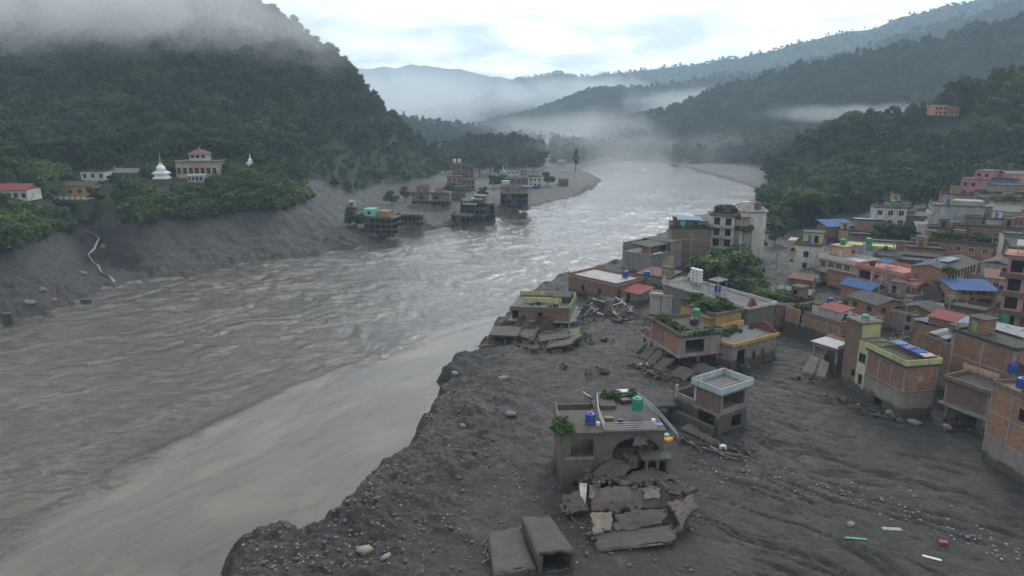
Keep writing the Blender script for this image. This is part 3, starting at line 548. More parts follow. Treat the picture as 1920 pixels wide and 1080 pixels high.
# ---------------------------------------------------------------- building materials
def wall_mat(name, c1, c2=None, brick=False, rough=0.85, stain=0.5, metal=False, mud=(0.070, 0.064, 0.058)):
    if name in M: return M[name]
    m, nt, b = mat_new(name); p = wpos(nt); tc = N_(nt, 'ShaderNodeTexCoord'); ob = tc.outputs['Object']
    sp = N_(nt, 'ShaderNodeSeparateXYZ'); L_(nt, ob, sp.inputs[0])
    c2 = c2 or tuple(x * 0.72 for x in c1)
    if brick:
        ad = N_(nt, 'ShaderNodeMath', operation='ADD'); L_(nt, sp.outputs[0], ad.inputs[0]); L_(nt, sp.outputs[1], ad.inputs[1])
        cb = N_(nt, 'ShaderNodeCombineXYZ'); L_(nt, ad.outputs[0], cb.inputs[0]); L_(nt, sp.outputs[2], cb.inputs[1])
        bt = N_(nt, 'ShaderNodeTexBrick', inp={'Scale': 1.0, 'Mortar Size': 0.012, 'Brick Width': 0.24, 'Row Height': 0.085, 'Color1': c4(c1), 'Color2': c4(c2), 'Mortar': (0.16, 0.145, 0.13, 1)}); L_(nt, cb.outputs[0], bt.inputs['Vector'])
        cr = noise(nt, vscale(nt, ob, (0.5, 0.5, 3.0)), 1.0, 4, 0.6, 0.2, 0.35, 0.68)
        c = mixc(nt, cr, bt.outputs['Color'], tuple(x * 1.15 + 0.02 for x in c2))
        crs = noise(nt, vscale(nt, ob, (1.3, 1.3, 9.0)), 1.0, 3, 0.6, 0.1); cm_ = N_(nt, 'ShaderNodeMapRange', inp={1: 0.3, 2: 0.7, 3: 0.55, 4: 1.4}); L_(nt, crs, cm_.inputs[0]); c = mixc(nt, 1.0, c, cm_.outputs[0], 'MULTIPLY')
        sme = noise(nt, p, 1.1, 6, 0.7, 0.6, 0.55, 0.68); sq = N_(nt, 'ShaderNodeMath', operation='MULTIPLY', inp={1: 0.65}); L_(nt, sme, sq.inputs[0]); c = mixc(nt, sq.outputs[0], c, (0.20, 0.178, 0.15))
        bump(nt, b, bt.outputs['Fac'], 0.5, -0.012)
    else:
        c = mixc(nt, noise(nt, p, 0.9, 6, 0.66, 0.3, 0.32, 0.7), c1, c2); c = mixc(nt, noise(nt, p, 0.28, 5, 0.6, 0.5, 0.50, 0.66), c, tuple(x * .62 + .012 for x in c1))
        bump(nt, b, noise(nt, p, 9.0, 4, 0.6), 0.35, 0.02)
    st = noise(nt, vscale(nt, p, (1.7, 1.7, 0.22)), 1.0, 5, 0.65, 0.3, 0.46, 0.78)
    sm = N_(nt, 'ShaderNodeMath', operation='MULTIPLY', inp={1: stain}); L_(nt, st, sm.inputs[0])
    c = mixc(nt, sm.outputs[0], c, (0.055, 0.053, 0.048))
    # flood mud up to mud_h metres above the foot of the thing
    at_ = N_(nt, 'ShaderNodeAttribute', attribute_name='mud_h', attribute_type='OBJECT')
    nz = noise(nt, p, 0.55, 5, 0.65, 0.4)
    ns = N_(nt, 'ShaderNodeMath', operation='MULTIPLY_ADD', inp={1: 2.6, 2: -1.3}); L_(nt, nz, ns.inputs[0])
    a1 = N_(nt, 'ShaderNodeMath', operation='ADD'); L_(nt, sp.outputs[2], a1.inputs[0]); L_(nt, ns.outputs[0], a1.inputs[1])
    su = N_(nt, 'ShaderNodeMath', operation='SUBTRACT'); L_(nt, at_.outputs['Fac'], su.inputs[0]); L_(nt, a1.outputs[0], su.inputs[1])
    mr = N_(nt, 'ShaderNodeMapRange', inp={1: -0.15, 2: 0.35}); L_(nt, su.outputs[0], mr.inputs[0])
    c = mixc(nt, mr.outputs[0], c, mud)
    L_(nt, c, b.inputs['Base Color']); b.inputs['Roughness'].default_value = rough; b.inputs['Specular IOR Level'].default_value = 0.25
    if metal: b.inputs['Metallic'].default_value = 0.35
    M[name] = m; return m
def tin_mat(name, c, c2=None):
    if name in M: return M[name]
    m, nt, b = mat_new(name); p = wpos(nt); ob = N_(nt, 'ShaderNodeTexCoord').outputs['Object']
    f = noise(nt, p, 1.3, 5, 0.65, 0.2, 0.42, 0.74); cc = mixc(nt, f, c, c2 or tuple(x * 0.6 + 0.02 for x in c)); cc = mixc(nt, noise(nt, vscale(nt, p, (2.2, .7, 1)), 1.0, 5, .7, .3, .54, .72), cc, (.12, .085, .06)); L_(nt, cc, b.inputs['Base Color'])
    b.inputs['Roughness'].default_value = 0.7; b.inputs['Specular IOR Level'].default_value = 0.2; w = N_(nt, 'ShaderNodeTexWave', bands_direction='X', inp={'Scale': 3.2}); L_(nt, ob, w.inputs['Vector']); bump(nt, b, w.outputs['Fac'], 0.7, 0.05); M[name] = m; return m
def plain_mat(name, c, rough=0.5, spec=0.5):
    if name in M: return M[name]
    m, nt, b = mat_new(name); p = wpos(nt); f = noise(nt, p, 2.5, 4, 0.6, 0, 0.35, 0.75); L_(nt, mixc(nt, f, c, tuple(x * 0.7 for x in c)), b.inputs['Base Color'])
    b.inputs['Roughness'].default_value = rough; b.inputs['Specular IOR Level'].default_value = spec; M[name] = m; return m
BR = lambda: wall_mat('red_brick', (0.27, 0.118, 0.074), (0.165, 0.075, 0.050), True)
BR2 = lambda: wall_mat('orange_brick', (0.34, 0.165, 0.092), (0.225, 0.115, 0.070), True)
BR3 = lambda: wall_mat('dull_brick', (0.185, 0.102, 0.072), (0.12, 0.073, 0.055), True)
CO = lambda: wall_mat('concrete', (0.27, 0.25, 0.22), (0.18, 0.167, 0.148))
COD = lambda: wall_mat('dark_concrete', (0.135, 0.126, 0.115), (0.09, 0.084, 0.078))
CEM = lambda: wall_mat('cement_render', (0.235, 0.215, 0.185), (0.165, 0.15, 0.13))
MUDC = lambda: wall_mat('muddy_concrete', (0.092, 0.081, 0.071), (0.050, 0.047, 0.044), stain=0.45)
MOSS = lambda: wall_mat('mossy_roof', (0.062, 0.058, 0.048), (0.034, 0.037, 0.025), stain=0.7)
ROOFG = lambda: wall_mat('grey_roof', (0.135, 0.13, 0.125), (0.075, 0.072, 0.068), stain=0.7)
PL = {'white': (0.50, 0.485, 0.455), 'cream': (0.40, 0.345, 0.245), 'peach': (0.47, 0.285, 0.19), 'salmon': (0.40, 0.185, 0.15), 'pink': (0.42, 0.19, 0.25), 'yellow': (0.44, 0.29, 0.085), 'lemon': (0.42, 0.42, 0.21), 'ochre': (0.29, 0.195, 0.105), 'turquoise': (0.22, 0.50, 0.42), 'paleblue': (0.40, 0.46, 0.475), 'green': (0.20, 0.27, 0.11), 'maroon': (0.16, 0.05, 0.045), 'brown': (0.14, 0.09, 0.06), 'palegrey': (0.36, 0.355, 0.35), 'blue': (0.06, 0.15, 0.40)}
def plas(k): return wall_mat('plaster_' + k, PL[k], tuple(x * 0.8 for x in PL[k]), stain=0.55)
TIN = {'red': (0.21, 0.035, 0.035), 'blue': (0.022, 0.085, 0.25), 'grey': (0.12, 0.125, 0.13), 'pale': (0.27, 0.285, 0.30), 'slate': (0.048, 0.045, 0.044), 'paleblue': (0.17, 0.25, 0.33), 'rust': (0.16, 0.075, 0.05), 'maroon': (0.20, 0.05, 0.05)}
def tin(k): return tin_mat('tin_' + k, TIN[k])
GLASS = lambda: plain_mat('window_glass', (0.018, 0.021, 0.024), 0.12)
DARK = lambda: plain_mat('interior_shade', (0.012, 0.011, 0.010), 0.9, 0.1)  # near-black paint standing in for the shade inside openings
WF = lambda: plain_mat('white_frame', (0.48, 0.46, 0.43), 0.6)
BF = lambda: plain_mat('brown_frame', (0.11, 0.06, 0.04), 0.6)
STEEL = lambda: plain_mat('railing_steel', (0.30, 0.31, 0.32), 0.4)
# ---------------------------------------------------------------- mesh pieces
class MB:
    def __init__(s): s.V = []; s.F = []
    def box(s, x0, y0, z0, x1, y1, z1):
        k = len(s.V); s.V += [(x0, y0, z0), (x1, y0, z0), (x1, y1, z0), (x0, y1, z0), (x0, y0, z1), (x1, y0, z1), (x1, y1, z1), (x0, y1, z1)]
        s.F += [tuple(i + k for i in q) for q in ((3, 2, 1, 0), (4, 5, 6, 7), (0, 1, 5, 4), (1, 2, 6, 5), (2, 3, 7, 6), (3, 0, 4, 7))]
        return s
    def tube(s, pts, rad, n=6):
        v, f = tube(pts, rad if isinstance(rad, (list, tuple)) else [rad] * len(pts), n); k = len(s.V); s.V += v; s.F += [tuple(i + k for i in q) for q in f]; return s
    def lathe(s, prof, n=16, c=(0, 0)):
        k = len(s.V)
        for r, z in prof:
            for i in range(n): a = 2 * math.pi * i / n; s.V.append((c[0] + r * math.cos(a), c[1] + r * math.sin(a), z))
        for j in range(len(prof) - 1):
            for i in range(n): s.F.append((k + j * n + i, k + j * n + (i + 1) % n, k + (j + 1) * n + (i + 1) % n, k + (j + 1) * n + i))
        s.F.append(tuple(k + (len(prof) - 1) * n + i for i in range(n))); s.F.append(tuple(k + i for i in range(n))[::-1]); return s
    def poly(s, pts, faces):
        k = len(s.V); s.V += [tuple(p) for p in pts]; s.F += [tuple(i + k for i in f) for f in faces]; return s
    def build(s, name, mat, parent=None, smooth=False, loc=None):
        me = bpy.data.meshes.new(name); me.from_pydata(s.V, [], s.F); me.update()
        if smooth: me.polygons.foreach_set('use_smooth', [True] * len(me.polygons))
        return mesh_obj(name, me, mat, parent, loc)
def rough_slab(name, corners, th, mat, parent=None, amp=0.10, n=12, seed=None, sag=0.0, freq=0.9):
    """thick broken slab through four corner points, edges chipped and surface uneven"""
    c = [np.array(p, float) for p in corners]; nn = np.cross(c[1] - c[0], c[3] - c[0]); nn /= np.linalg.norm(nn) + 1e-9
    if nn[2] < 0: nn = -nn
    s = np.linspace(0, 1, n); S, T = np.meshgrid(s, s, indexing='ij'); sd = random.randrange(999) if seed is None else seed
    B = (c[0] * ((1 - S) * (1 - T))[..., None] + c[1] * (S * (1 - T))[..., None] + c[2] * (S * T)[..., None] + c[3] * ((1 - S) * T)[..., None])
    rq = np.random.default_rng(sd + 13); dn = fbm(S * n * freq * .5 + sd, T * n * freq * .5 + sd * .3, 4, sd) * amp * .45 + rq.normal(size=S.shape) * amp * .10 + sag * (4 * S * (1 - S) + 4 * T * (1 - T)) * .35
    e1 = c[1] - c[0]; L1 = np.linalg.norm(e1) + 1e-9; e1 = e1 / L1; e2 = np.cross(nn, e1); L2 = np.linalg.norm(c[3] - c[0]) + 1e-9; edge = np.minimum(np.minimum(S, 1 - S), np.minimum(T, 1 - T)) < 1e-6
    # ragged break lines: edge points bitten inwards in the plane of the slab
    bite = edge * (np.clip(fbm(S * 3.1 + sd, T * 3.1, 3, sd + 2) * 2.2, 0, 1.6) + rq.normal(0, .16, S.shape)) * min(amp * 2.6, .25 * min(L1, L2)); cen = B.mean((0, 1)); inn = cen - B; inn = inn / (np.linalg.norm(inn, axis=-1, keepdims=True) + 1e-9); jit = inn * bite[..., None]
    top = B + nn * dn[..., None] + jit; bot = top - nn * th
    V = np.concatenate([top.reshape(-1, 3), bot.reshape(-1, 3)]); idx = np.arange(n * n).reshape(n, n); q = []
    for i in range(n - 1):
        for j in range(n - 1): q.append((idx[i, j], idx[i + 1, j], idx[i + 1, j + 1], idx[i, j + 1])); q.append(tuple(x + n * n for x in (idx[i, j + 1], idx[i + 1, j + 1], idx[i + 1, j], idx[i, j])))
    ring = [(i, 0) for i in range(n)] + [(n - 1, j) for j in range(1, n)] + [(i, n - 1) for i in range(n - 2, -1, -1)] + [(0, j) for j in range(n - 2, 0, -1)]
    for a, b in zip(ring, ring[1:] + ring[:1]): q.append((idx[b], idx[a], idx[a] + n * n, idx[b] + n * n))
    me = np_mesh(name, V, np.array(q)); o = mesh_obj(name, me, mat)
    if parent is not None:
        o.parent = parent; o.matrix_parent_inverse = pmat(parent).inverted()
    return o
def pmat(o): return Matrix.LocRotScale(o.location, o.rotation_euler, o.scale)
class House:
    """local frame: x along the facade A-B, y away behind it, z up from the foot"""
    def __init__(s, name, label, A, B, zr, zb, D, cat='house', group=None, mud=0.8):
        a = P(A[0], A[1], zr)
        if B[1] > 200 or B[0] > 200: b = P(B[0], B[1], zr); s.W = math.hypot(b[0] - a[0], b[1] - a[1]); s.ang = math.atan2(b[1] - a[1], b[0] - a[0])
        else: s.W = B[0]; s.ang = math.radians(B[1])
        s.D = D; s.H = zr - zb; s.e = empty(name, (a[0], a[1], zb), s.ang); s.mud = mud; s.zb = zb
        tag(s.e, label, cat, group); s.n = 0
    def wp(s, x, y, z):
        c, n = math.cos(s.ang), math.sin(s.ang); l = s.e.location; return (l[0] + x * c - y * n, l[1] + x * n + y * c, l[2] + z)
    def add(s, mb, name, mat, parent=None, smooth=False):
        o = mb.build(name, mat, parent or s.e, smooth); o['mud_h'] = float(s.mud); return o
    def box(s, name, x0, y0, z0, x1, y1, z1, mat, parent=None): return s.add(MB().box(x0, y0, z0, x1, y1, z1), name, mat, parent)
    def map(s, face, t, d):
        """t along the face, d outward -> local x, y"""
        return {'f': (t, -d), 'b': (t, s.D + d), 'l': (-d, t), 'r': (s.W + d, t)}[face]
    def fbox(s, mb, face, t0, t1, z0, z1, d0, d1):
        x0, y0 = s.map(face, t0, d0); x1, y1 = s.map(face, t1, d1); mb.box(min(x0, x1), min(y0, y1), z0, max(x0, x1), max(y0, y1), z1); return mb
    def flen(s, face): return s.W if face in 'fb' else s.D
    def wall(s, face, z0, z1, mat, holes=(), t0=None, t1=None, th=0.2, d=0.0, name='wall'):
        t0 = 0.0 if t0 is None else t0; t1 = s.flen(face) if t1 is None else t1
        if face in 'lr' and t0 == 0.0: t0 = 0.2
        if face in 'lr' and t1 == s.flen(face): t1 -= 0.2
        ts = sorted({t0, t1} | {min(max(h[i], t0), t1) for h in holes for i in (0, 1)}); zs = sorted({z0, z1} | {min(max(h[i], z0), z1) for h in holes for i in (2, 3)})
        mb = MB()
        for i in range(len(ts) - 1):
            for j in range(len(zs) - 1):
                tm, zm = (ts[i] + ts[i + 1]) / 2, (zs[j] + zs[j + 1]) / 2
                if ts[i + 1] - ts[i] < 1e-4 or zs[j + 1] - zs[j] < 1e-4 or any(h[0] < tm < h[1] and h[2] < zm < h[3] for h in holes): continue
                s.fbox(mb, face, ts[i], ts[i + 1], zs[j], zs[j + 1], d - th, d)
        return s.add(mb, name, mat)
    def window(s, face, h, frame=None, pane=None, shade=None, d=0.0, bars=1, name='window'):
        t0, t1, z0, z1 = h; mb = MB(); k = 0.07
        s.fbox(mb, face, t0, t1, z0, z0 + k, d - .12, d + .03); s.fbox(mb, face, t0, t1, z1 - k, z1, d - .12, d + .03); s.fbox(mb, face, t0, t0 + k, z0 + k, z1 - k, d - .12, d + .03); s.fbox(mb, face, t1 - k, t1, z0 + k, z1 - k, d - .12, d + .03)
        for b in range(bars): tb = t0 + (t1 - t0) * (b + 1) / (bars + 1); s.fbox(mb, face, tb - .03, tb + .03, z0 + k, z1 - k, d - .11, d + .02)
        w = s.add(mb, name, frame or WF())
        s.add(s.fbox(MB(), face, t0 + .02, t1 - .02, z0 + .02, z1 - .02, d - .16, d - .10), 'pane', pane or GLASS(), w)
        if shade: s.add(s.fbox(MB(), face, t0 - .2, t1 + .2, z1 + .08, z1 + .16, d, d + .5), 'sunshade', shade, w)
        return w
    def face(s, face, floors, mat, nwin=0, frame=None, shade=None, ww=1.1, wh=1.2, skip=(), bays=None, colmat=None, pane=None, z0=0.0, z1=None, th=0.2, ragged=False):
        """one whole wall: floors with windows, optionally concrete frame with infill panels"""
        z1 = s.H if z1 is None else z1; fh = (z1 - z0) / floors; Lf = s.flen(face); holes = []
        for f in range(floors):
            for k in range(nwin):
                if (f, k) in skip: continue
                tc_ = Lf * (k + 0.5) / nwin; w2 = min(ww, Lf / nwin * 0.7) / 2; zc = z0 + fh * f + fh * 0.52; h2 = min(wh, fh * 0.62) / 2
                holes.append((tc_ - w2, tc_ + w2, zc - h2, zc + h2))
        if bays:
            cm = colmat or CO(); bw = Lf / bays; e0 = 0.0 if face in 'fb' else 0.2
            for k in range(bays + 1): c = min(max(bw * k, 0.14), Lf - 0.14); s.add(s.fbox(MB(), face, c - .14, c + .14, z0, z1, 0.003, 0.045), 'column', cm)
            for f in range(floors + 1): zz = min(max(z0 + fh * f, z0 + .11), z1 - .11); s.add(s.fbox(MB(), face, 0.14, Lf - .14, zz - .11, zz + .11, 0.002, 0.038), 'beam', cm)
            for f in range(floors):
                for k in range(bays):
                    a, b = max(bw * k, e0), min(bw * (k + 1), Lf - e0)
                    s.wall(face, z0 + fh * f, z0 + fh * (f + 1), mat[f % len(mat)] if isinstance(mat, list) else mat, holes, a, b, th, name='brick_panel')
        else:
            if isinstance(mat, list):
                for f in range(floors): s.wall(face, z0 + fh * f, z0 + fh * (f + 1), mat[f % len(mat)], holes, None, None, th)
            else: s.wall(face, z0, z1, mat, holes, None, None, th)
        for h in holes: s.window(face, h, frame, pane, shade)
        return holes
    def slab(s, z, t, over, mat, name='floor_slab', x0=0, x1=None, y0=0, y1=None):
        x1 = s.W if x1 is None else x1; y1 = s.D if y1 is None else y1
        return s.box(name, x0 - over, y0 - over, z, x1 + over, y1 + over, z + t, mat)
    def flat_roof(s, mat, over=0.15, para=0.7, pmat_=None, t=0.16, faces='fblr', x0=0, x1=None, y0=0, y1=None, z=None):
        z = s.H if z is None else z; x1 = s.W if x1 is None else x1; y1 = s.D if y1 is None else y1
        r = s.box('roof', x0 - over, y0 - over, z, x1 + over, y1 + over, z + t, mat)
        if para > 0:
            p = pmat_ or mat; k = .13; zt = z + t
            if 'f' in faces: s.box('parapet', x0 - over, y0 - over, zt, x1 + over, y0 - over + k, zt + para, p, r)
            if 'b' in faces: s.box('parapet', x0 - over, y1 + over - k, zt, x1 + over, y1 + over, zt + para, p, r)
            if 'l' in faces: s.box('parapet', x0 - over, y0 - over + k, zt, x0 - over + k, y1 + over - k, zt + para, p, r)
            if 'r' in faces: s.box('parapet', x1 + over - k, y0 - over + k, zt, x1 + over, y1 + over - k, zt + para, p, r)
        return r
    def pitched(s, mat, z=None, rise=1.2, over=0.4, kind='gable_x', x0=0, x1=None, y0=0, y1=None, name='roof'):
        z = s.H if z is None else z; x1 = s.W if x1 is None else x1; y1 = s.D if y1 is None else y1
        x0 -= over; x1 += over; y0 -= over; y1 += over; t = .06; mb = MB()
        def sh(q): mb.poly([p for p in q] + [(p[0], p[1], p[2] - t) for p in q], [(0, 1, 2, 3), (7, 6, 5, 4), (0, 4, 5, 1), (1, 5, 6, 2), (2, 6, 7, 3), (3, 7, 4, 0)])
        ym, xm = (y0 + y1) / 2, (x0 + x1) / 2
        if kind == 'gable_x': sh([(x0, y0, z), (x1, y0, z), (x1, ym, z + rise), (x0, ym, z + rise)]); sh([(x0, ym, z + rise), (x1, ym, z + rise), (x1, y1, z), (x0, y1, z)])
        elif kind == 'gable_y': sh([(x0, y0, z), (xm, y0, z + rise), (xm, y1, z + rise), (x0, y1, z)]); sh([(xm, y0, z + rise), (x1, y0, z), (x1, y1, z), (xm, y1, z + rise)])
        elif kind == 'up_back': sh([(x0, y0, z), (x1, y0, z), (x1, y1, z + rise), (x0, y1, z + rise)])
        elif kind == 'up_left': sh([(x0, y0, z + rise), (x1, y0, z), (x1, y1, z), (x0, y1, z + rise)])
        elif kind == 'up_front': sh([(x0, y0, z + rise), (x1, y0, z + rise), (x1, y1, z), (x0, y1, z)])
        return s.add(mb, name, mat)
    def gables(s, mat, rise, kind='gable_x'):
        if kind == 'gable_x':
            for x in (0, s.W - .2): s.add(MB().poly([(x, .0, s.H), (x, s.D, s.H), (x, s.D / 2, s.H + rise * .95), (x + .2, .0, s.H), (x + .2, s.D, s.H), (x + .2, s.D / 2, s.H + rise * .95)], [(0, 2, 1), (3, 4, 5), (0, 3, 5, 2), (1, 2, 5, 4), (0, 1, 4, 3)]), 'gable', mat)
        else:
            for y in (0, s.D - .2): s.add(MB().poly([(0, y, s.H), (s.W, y, s.H), (s.W / 2, y, s.H + rise * .95), (0, y + .2, s.H), (s.W, y + .2, s.H), (s.W / 2, y + .2, s.H + rise * .95)], [(0, 1, 2), (5, 4, 3), (0, 2, 5, 3), (1, 4, 5, 2), (0, 3, 4, 1)]), 'gable', mat)
    def railing(s, pts, h=0.9, bars=3, step=1.2, mat=None, r=0.03, parent=None):
        mb = MB()
        for a, b in zip(pts[:-1], pts[1:]):
            for k in range(bars): z = h * (k + 1) / bars; mb.tube([(a[0], a[1], a[2] + z), (b[0], b[1], b[2] + z)], r, 4)
            n = max(1, int(math.dist(a, b) / step))
            for i in range(n + 1): f = i / n; p = [a[j] + (b[j] - a[j]) * f for j in range(3)]; mb.tube([tuple(p), (p[0], p[1], p[2] + h)], r, 4)
        return s.add(mb, 'railing', mat or STEEL(), parent)
    def balcony(s, face, z, t0, t1, dep=1.1, mat=None, para=0.85, pm=None, solid=True):
        mat = mat or CO(); b = s.add(s.fbox(MB(), face, t0, t1, z - .14, z, 0.004, dep), 'balcony', mat)
        if solid:
            mb = MB(); s.fbox(mb, face, t0, t1, z + .003, z + para, dep - .1, dep); s.fbox(mb, face, t0, t0 + .1, z + .003, z + para, 0.05, dep - .1); s.fbox(mb, face, t1 - .1, t1, z + .003, z + para, 0.05, dep - .1); s.add(mb, 'balustrade', pm or mat, b)
        else:
            p = [s.map(face, t, d) for t, d in ((t0 + .05, .1), (t0 + .05, dep - .06), (t1 - .05, dep - .06), (t1 - .05, .1))]; s.railing([(x, y, z) for x, y in p], para, 4, .5, pm or STEEL(), .02, b)
        return b
    def door(s, face, t0, t1, z0, z1, mat=None, name='door', d=0.0): return s.add(s.fbox(MB(), face, t0, t1, z0, z1, d + .01, d + .06), name, mat or BF())
# ---------------------------------------------------------------- small things
def water_tank(loc, r, h, colour, label, stand=0.0, group=None):
    cols = {'blue': (0.012, 0.045, 0.24), 'green': (0.01, 0.20, 0.09), 'black': (0.012, 0.012, 0.014), 'teal': (0.008, 0.19, 0.13), 'white': (0.55, 0.56, 0.56)}
    e = empty('water_tank', loc, random.uniform(0, 6)); tag(e, label, 'water tank', group); pr = [(r * .94, stand)]
    for k in range(5): z = stand + h * .82 * k / 5; pr += [(r, z + .02), (r, z + h * .13), (r * .95, z + h * .15)]
    pr += [(r, stand + h * .82), (r * .8, stand + h * .92), (r * .36, stand + h * .95)]
    MB().lathe(pr, 18).build('body', plain_mat('tank_' + colour, cols[colour], 0.35), e, True); MB().lathe([(r * .38, stand + h * .94), (r * .38, stand + h), (r * .3, stand + h * 1.03)], 14).build('lid', plain_mat('tank_' + colour, cols[colour], 0.35), e)
    if stand > 0:
        for k in range(4): a = k * math.pi / 2 + .7; mb = MB().tube([(math.cos(a) * r * .85, math.sin(a) * r * .85, 0), (math.cos(a) * r * .8, math.sin(a) * r * .8, stand)], .05, 5); mb.build('leg', STEEL(), e)
        MB().lathe([(r * .95, stand - .06), (r * .95, stand)], 14).build('stand_ring', STEEL(), e)
    return e
def shrub(loc, s, label, group=None, cat='plant', i=None, sz=None):
    return tree('roof_shrub', loc, s, random.randrange(4) if i is None else i, label, group, sz, True, cat)
def zr_from(top, base, zb): x, y, _ = P(base[0], base[1], zb); return PY(top[0], top[1], y)[2]
# ---------------------------------------------------------------- the town on the right bank
def roofit(h, roof):
    k = roof[0]
    if k == 'flat': return h.flat_roof(roof[1], roof[4] if len(roof) > 4 else .15, roof[2], roof[3] if len(roof) > 3 else None)
    r = h.pitched(tin(roof[1]), None, roof[3], .4, roof[2])
    if roof[2].startswith('gable'): h.gables(roof[4] if len(roof) > 4 else BR3(), roof[3], roof[2])
    return r
def gen(label, A, B, zr, zb, D, wall, floors, wins=(2, 1, 2), roof=None, bays=None, frame=None, shade=None, name='brick_house', mud=0.5, side=None, ww=1.1, wh=1.2, group=None, cat='house', eaves=None, skip=()):
    h = House(name, label, A, B, zr, zb, D, cat, group, mud); side = side or wall
    h.face('f', floors, wall, wins[0], frame, shade, ww, wh, bays=bays[0] if bays else None, skip=skip)
    h.face('l', floors, side, wins[1], frame, shade, ww, wh, bays=bays[1] if bays else None); h.face('r', floors, side, wins[2], frame, shade, ww, wh, bays=bays[2] if bays else None)
    h.wall('b', 0, h.H, side if not isinstance(side, list) else side[0])
    if eaves:
        for f in range(1, floors): h.slab(h.H * f / floors, .12, eaves[1], eaves[0], 'floor_slab')
    roofit(h, roof or ('flat', MOSS(), .6))
    if (roof or ('flat',))[0] == 'flat' and h.W > 4.5 and h.D > 3.5: clutter(h, side if not isinstance(side, list) else side[-1])
    return h
CR = random.Random(41)
def clutter(h, wall):
    z = h.H + .16
    if CR.random() < .55:
        x0 = CR.uniform(.4, max(.5, h.W - 3.0)); y0 = CR.uniform(h.D * .35, max(h.D * .36, h.D - 2.9)); t = CR.uniform(1.9, 2.4); h.box('stair_room', x0, y0, z, x0 + 2.3, y0 + 2.3, z + t, wall); h.box('stair_door', x0 + .6, y0 - .05, z, x0 + 1.4, y0 - .005, z + 1.7, CR.choice([BF(), DARK(), plas('blue'), plas('green')])); h.box('stair_roof', x0 - .2, y0 - .2, z + t, x0 + 2.5, y0 + 2.5, z + t + .12, MOSS())
    for x, y in ((.1, .1), (h.W - .4, .1), (h.W / 2, .1), (h.W - .4, h.D - .4), (.1, h.D - .4)):
        if CR.random() < .6:
            t = CR.uniform(.5, 1.3); h.box('column_stub', x, y, z, x + .25, y + .25, z + t, CO()); mb = MB()
            for k in range(3): mb.tube([(x + .05 + .07 * k, y + .1, z + t), (x + .05 + .07 * k + CR.uniform(-.1, .1), y + .1, z + t + CR.uniform(.5, .9))], .02, 4)
            h.add(mb, 'rebar', plain_mat('rusty_rail', (.10, .09, .085), .6))
    if CR.random() < .5: h.railing([(.3, h.D * .3, z + .5), (h.W - .4, h.D * .3, z + .6)], .9, 1, 3, STEEL(), .02)
def plants(h, n, label, z=None, x0=.3, x1=None, y0=.3, y1=None, s=(.3, .6), group='plants on the flat roofs'):
    for _ in range(n):
        x = random.uniform(x0, x1 or h.W - .3); y = random.uniform(y0, y1 or h.D - .3); k = random.uniform(*s); shrub(h.wp(x, y, (h.H + .16 if z is None else z)), k, label, group, sz=k * .8)
# --- the brick house with the stair tower on the mud edge
h = House('brick_house', 'tall brick house with yellow stair panel and laundry on its flat roof at mud edge', (1628, 656), (1699, 690), 11.2, 4, 5.0, mud=1.5)
h.face('f', 1, BR(), 0, bays=3, z0=3.6); h.wall('f', 0, 3.6, CEM(), [(2.3, 4.0, .0, 1.1)], name='rendered_wall')
h.face('r', 1, BR2(), 0, bays=1, z0=3.6); h.wall('r', 0, 3.6, CEM(), name='rendered_wall'); h.window('r', (2.1, 2.7, 5.2, 5.8), pane=DARK()); h.wall('b', 0, h.H, BR()); h.wall('l', 0, h.H, BR())
h.slab(3.5, .16, .06, COD())
h.box('plaster_patch', h.W - 3.4, -.05, .1, h.W - 2.2, -.008, 1.3, plas('salmon')); h.box('plaster_patch', h.W - 1.8, -.05, .1, h.W - 1.0, -.008, .9, plas('white'))
r = h.flat_roof(MOSS(), .25, .75, plas('lemon'), .35)
rail = h.railing([(h.W + .15, -.15, h.H + 1.26), (-.1, -.15, h.H + 1.26)], .12, 1, 2, COD(), .07)
xt = -3.4
h.wall('f', 0, 10.4, BR3(), [(-3.0, -2.2, 2.2, 3.3)], -5.2, -2.0, name='tower_wall'); h.wall('f', 0, 8.2, plas('lemon'), [(-1.7, -.3, 4.9, 6.3), (-1.3, -.5, 1.6, 3.1)], -2.0, -.002, name='stair_wall'); h.box('whitewash_patch', -1.9, -.03, 3.2, -.15, -.006, 4.7, plas('white'))
h.window('f', (-1.7, -.3, 4.9, 6.3), BF(), None, None, 0, 1); h.window('f', (-1.3, -.5, 1.6, 3.1), BF(), DARK())
h.box('tower_side_wall', -2.2, .2, 8.2, -2.0, 3.2, 10.4, plas('lemon')); h.box('tower_back_wall', -5.2, 3.2, 0, -2.0, 3.4, 10.4, BR3()); h.box('tower_side_wall', -5.2, .0, 0, -5.01, 3.19, 10.4, BR3()); h.box('stair_roof', -2.0, 0, 8.2, -.002, 3.2, 8.36, COD())
h.slab(10.4, .3, .2, COD(), 'tower_roof', -5.2, -2.0, 0, 3.4); h.railing([(-5.2, -.1, 10.7), (-2.0, -.1, 10.7), (-2.0, 3.3, 10.7)], .8, 2, 1.0, STEEL(), .04)
water_tank(h.wp(-3.4, 1.6, 10.7), .55, .8, 'teal', 'small teal water tank on the stair tower of the laundry house')
TOWER = h
cloths = [((.10, .22, .42), 'pale blue'), ((.16, .14, .30), 'purple'), ((.05, .10, .36), 'deep blue'), ((.36, .30, .36), 'grey pink')]
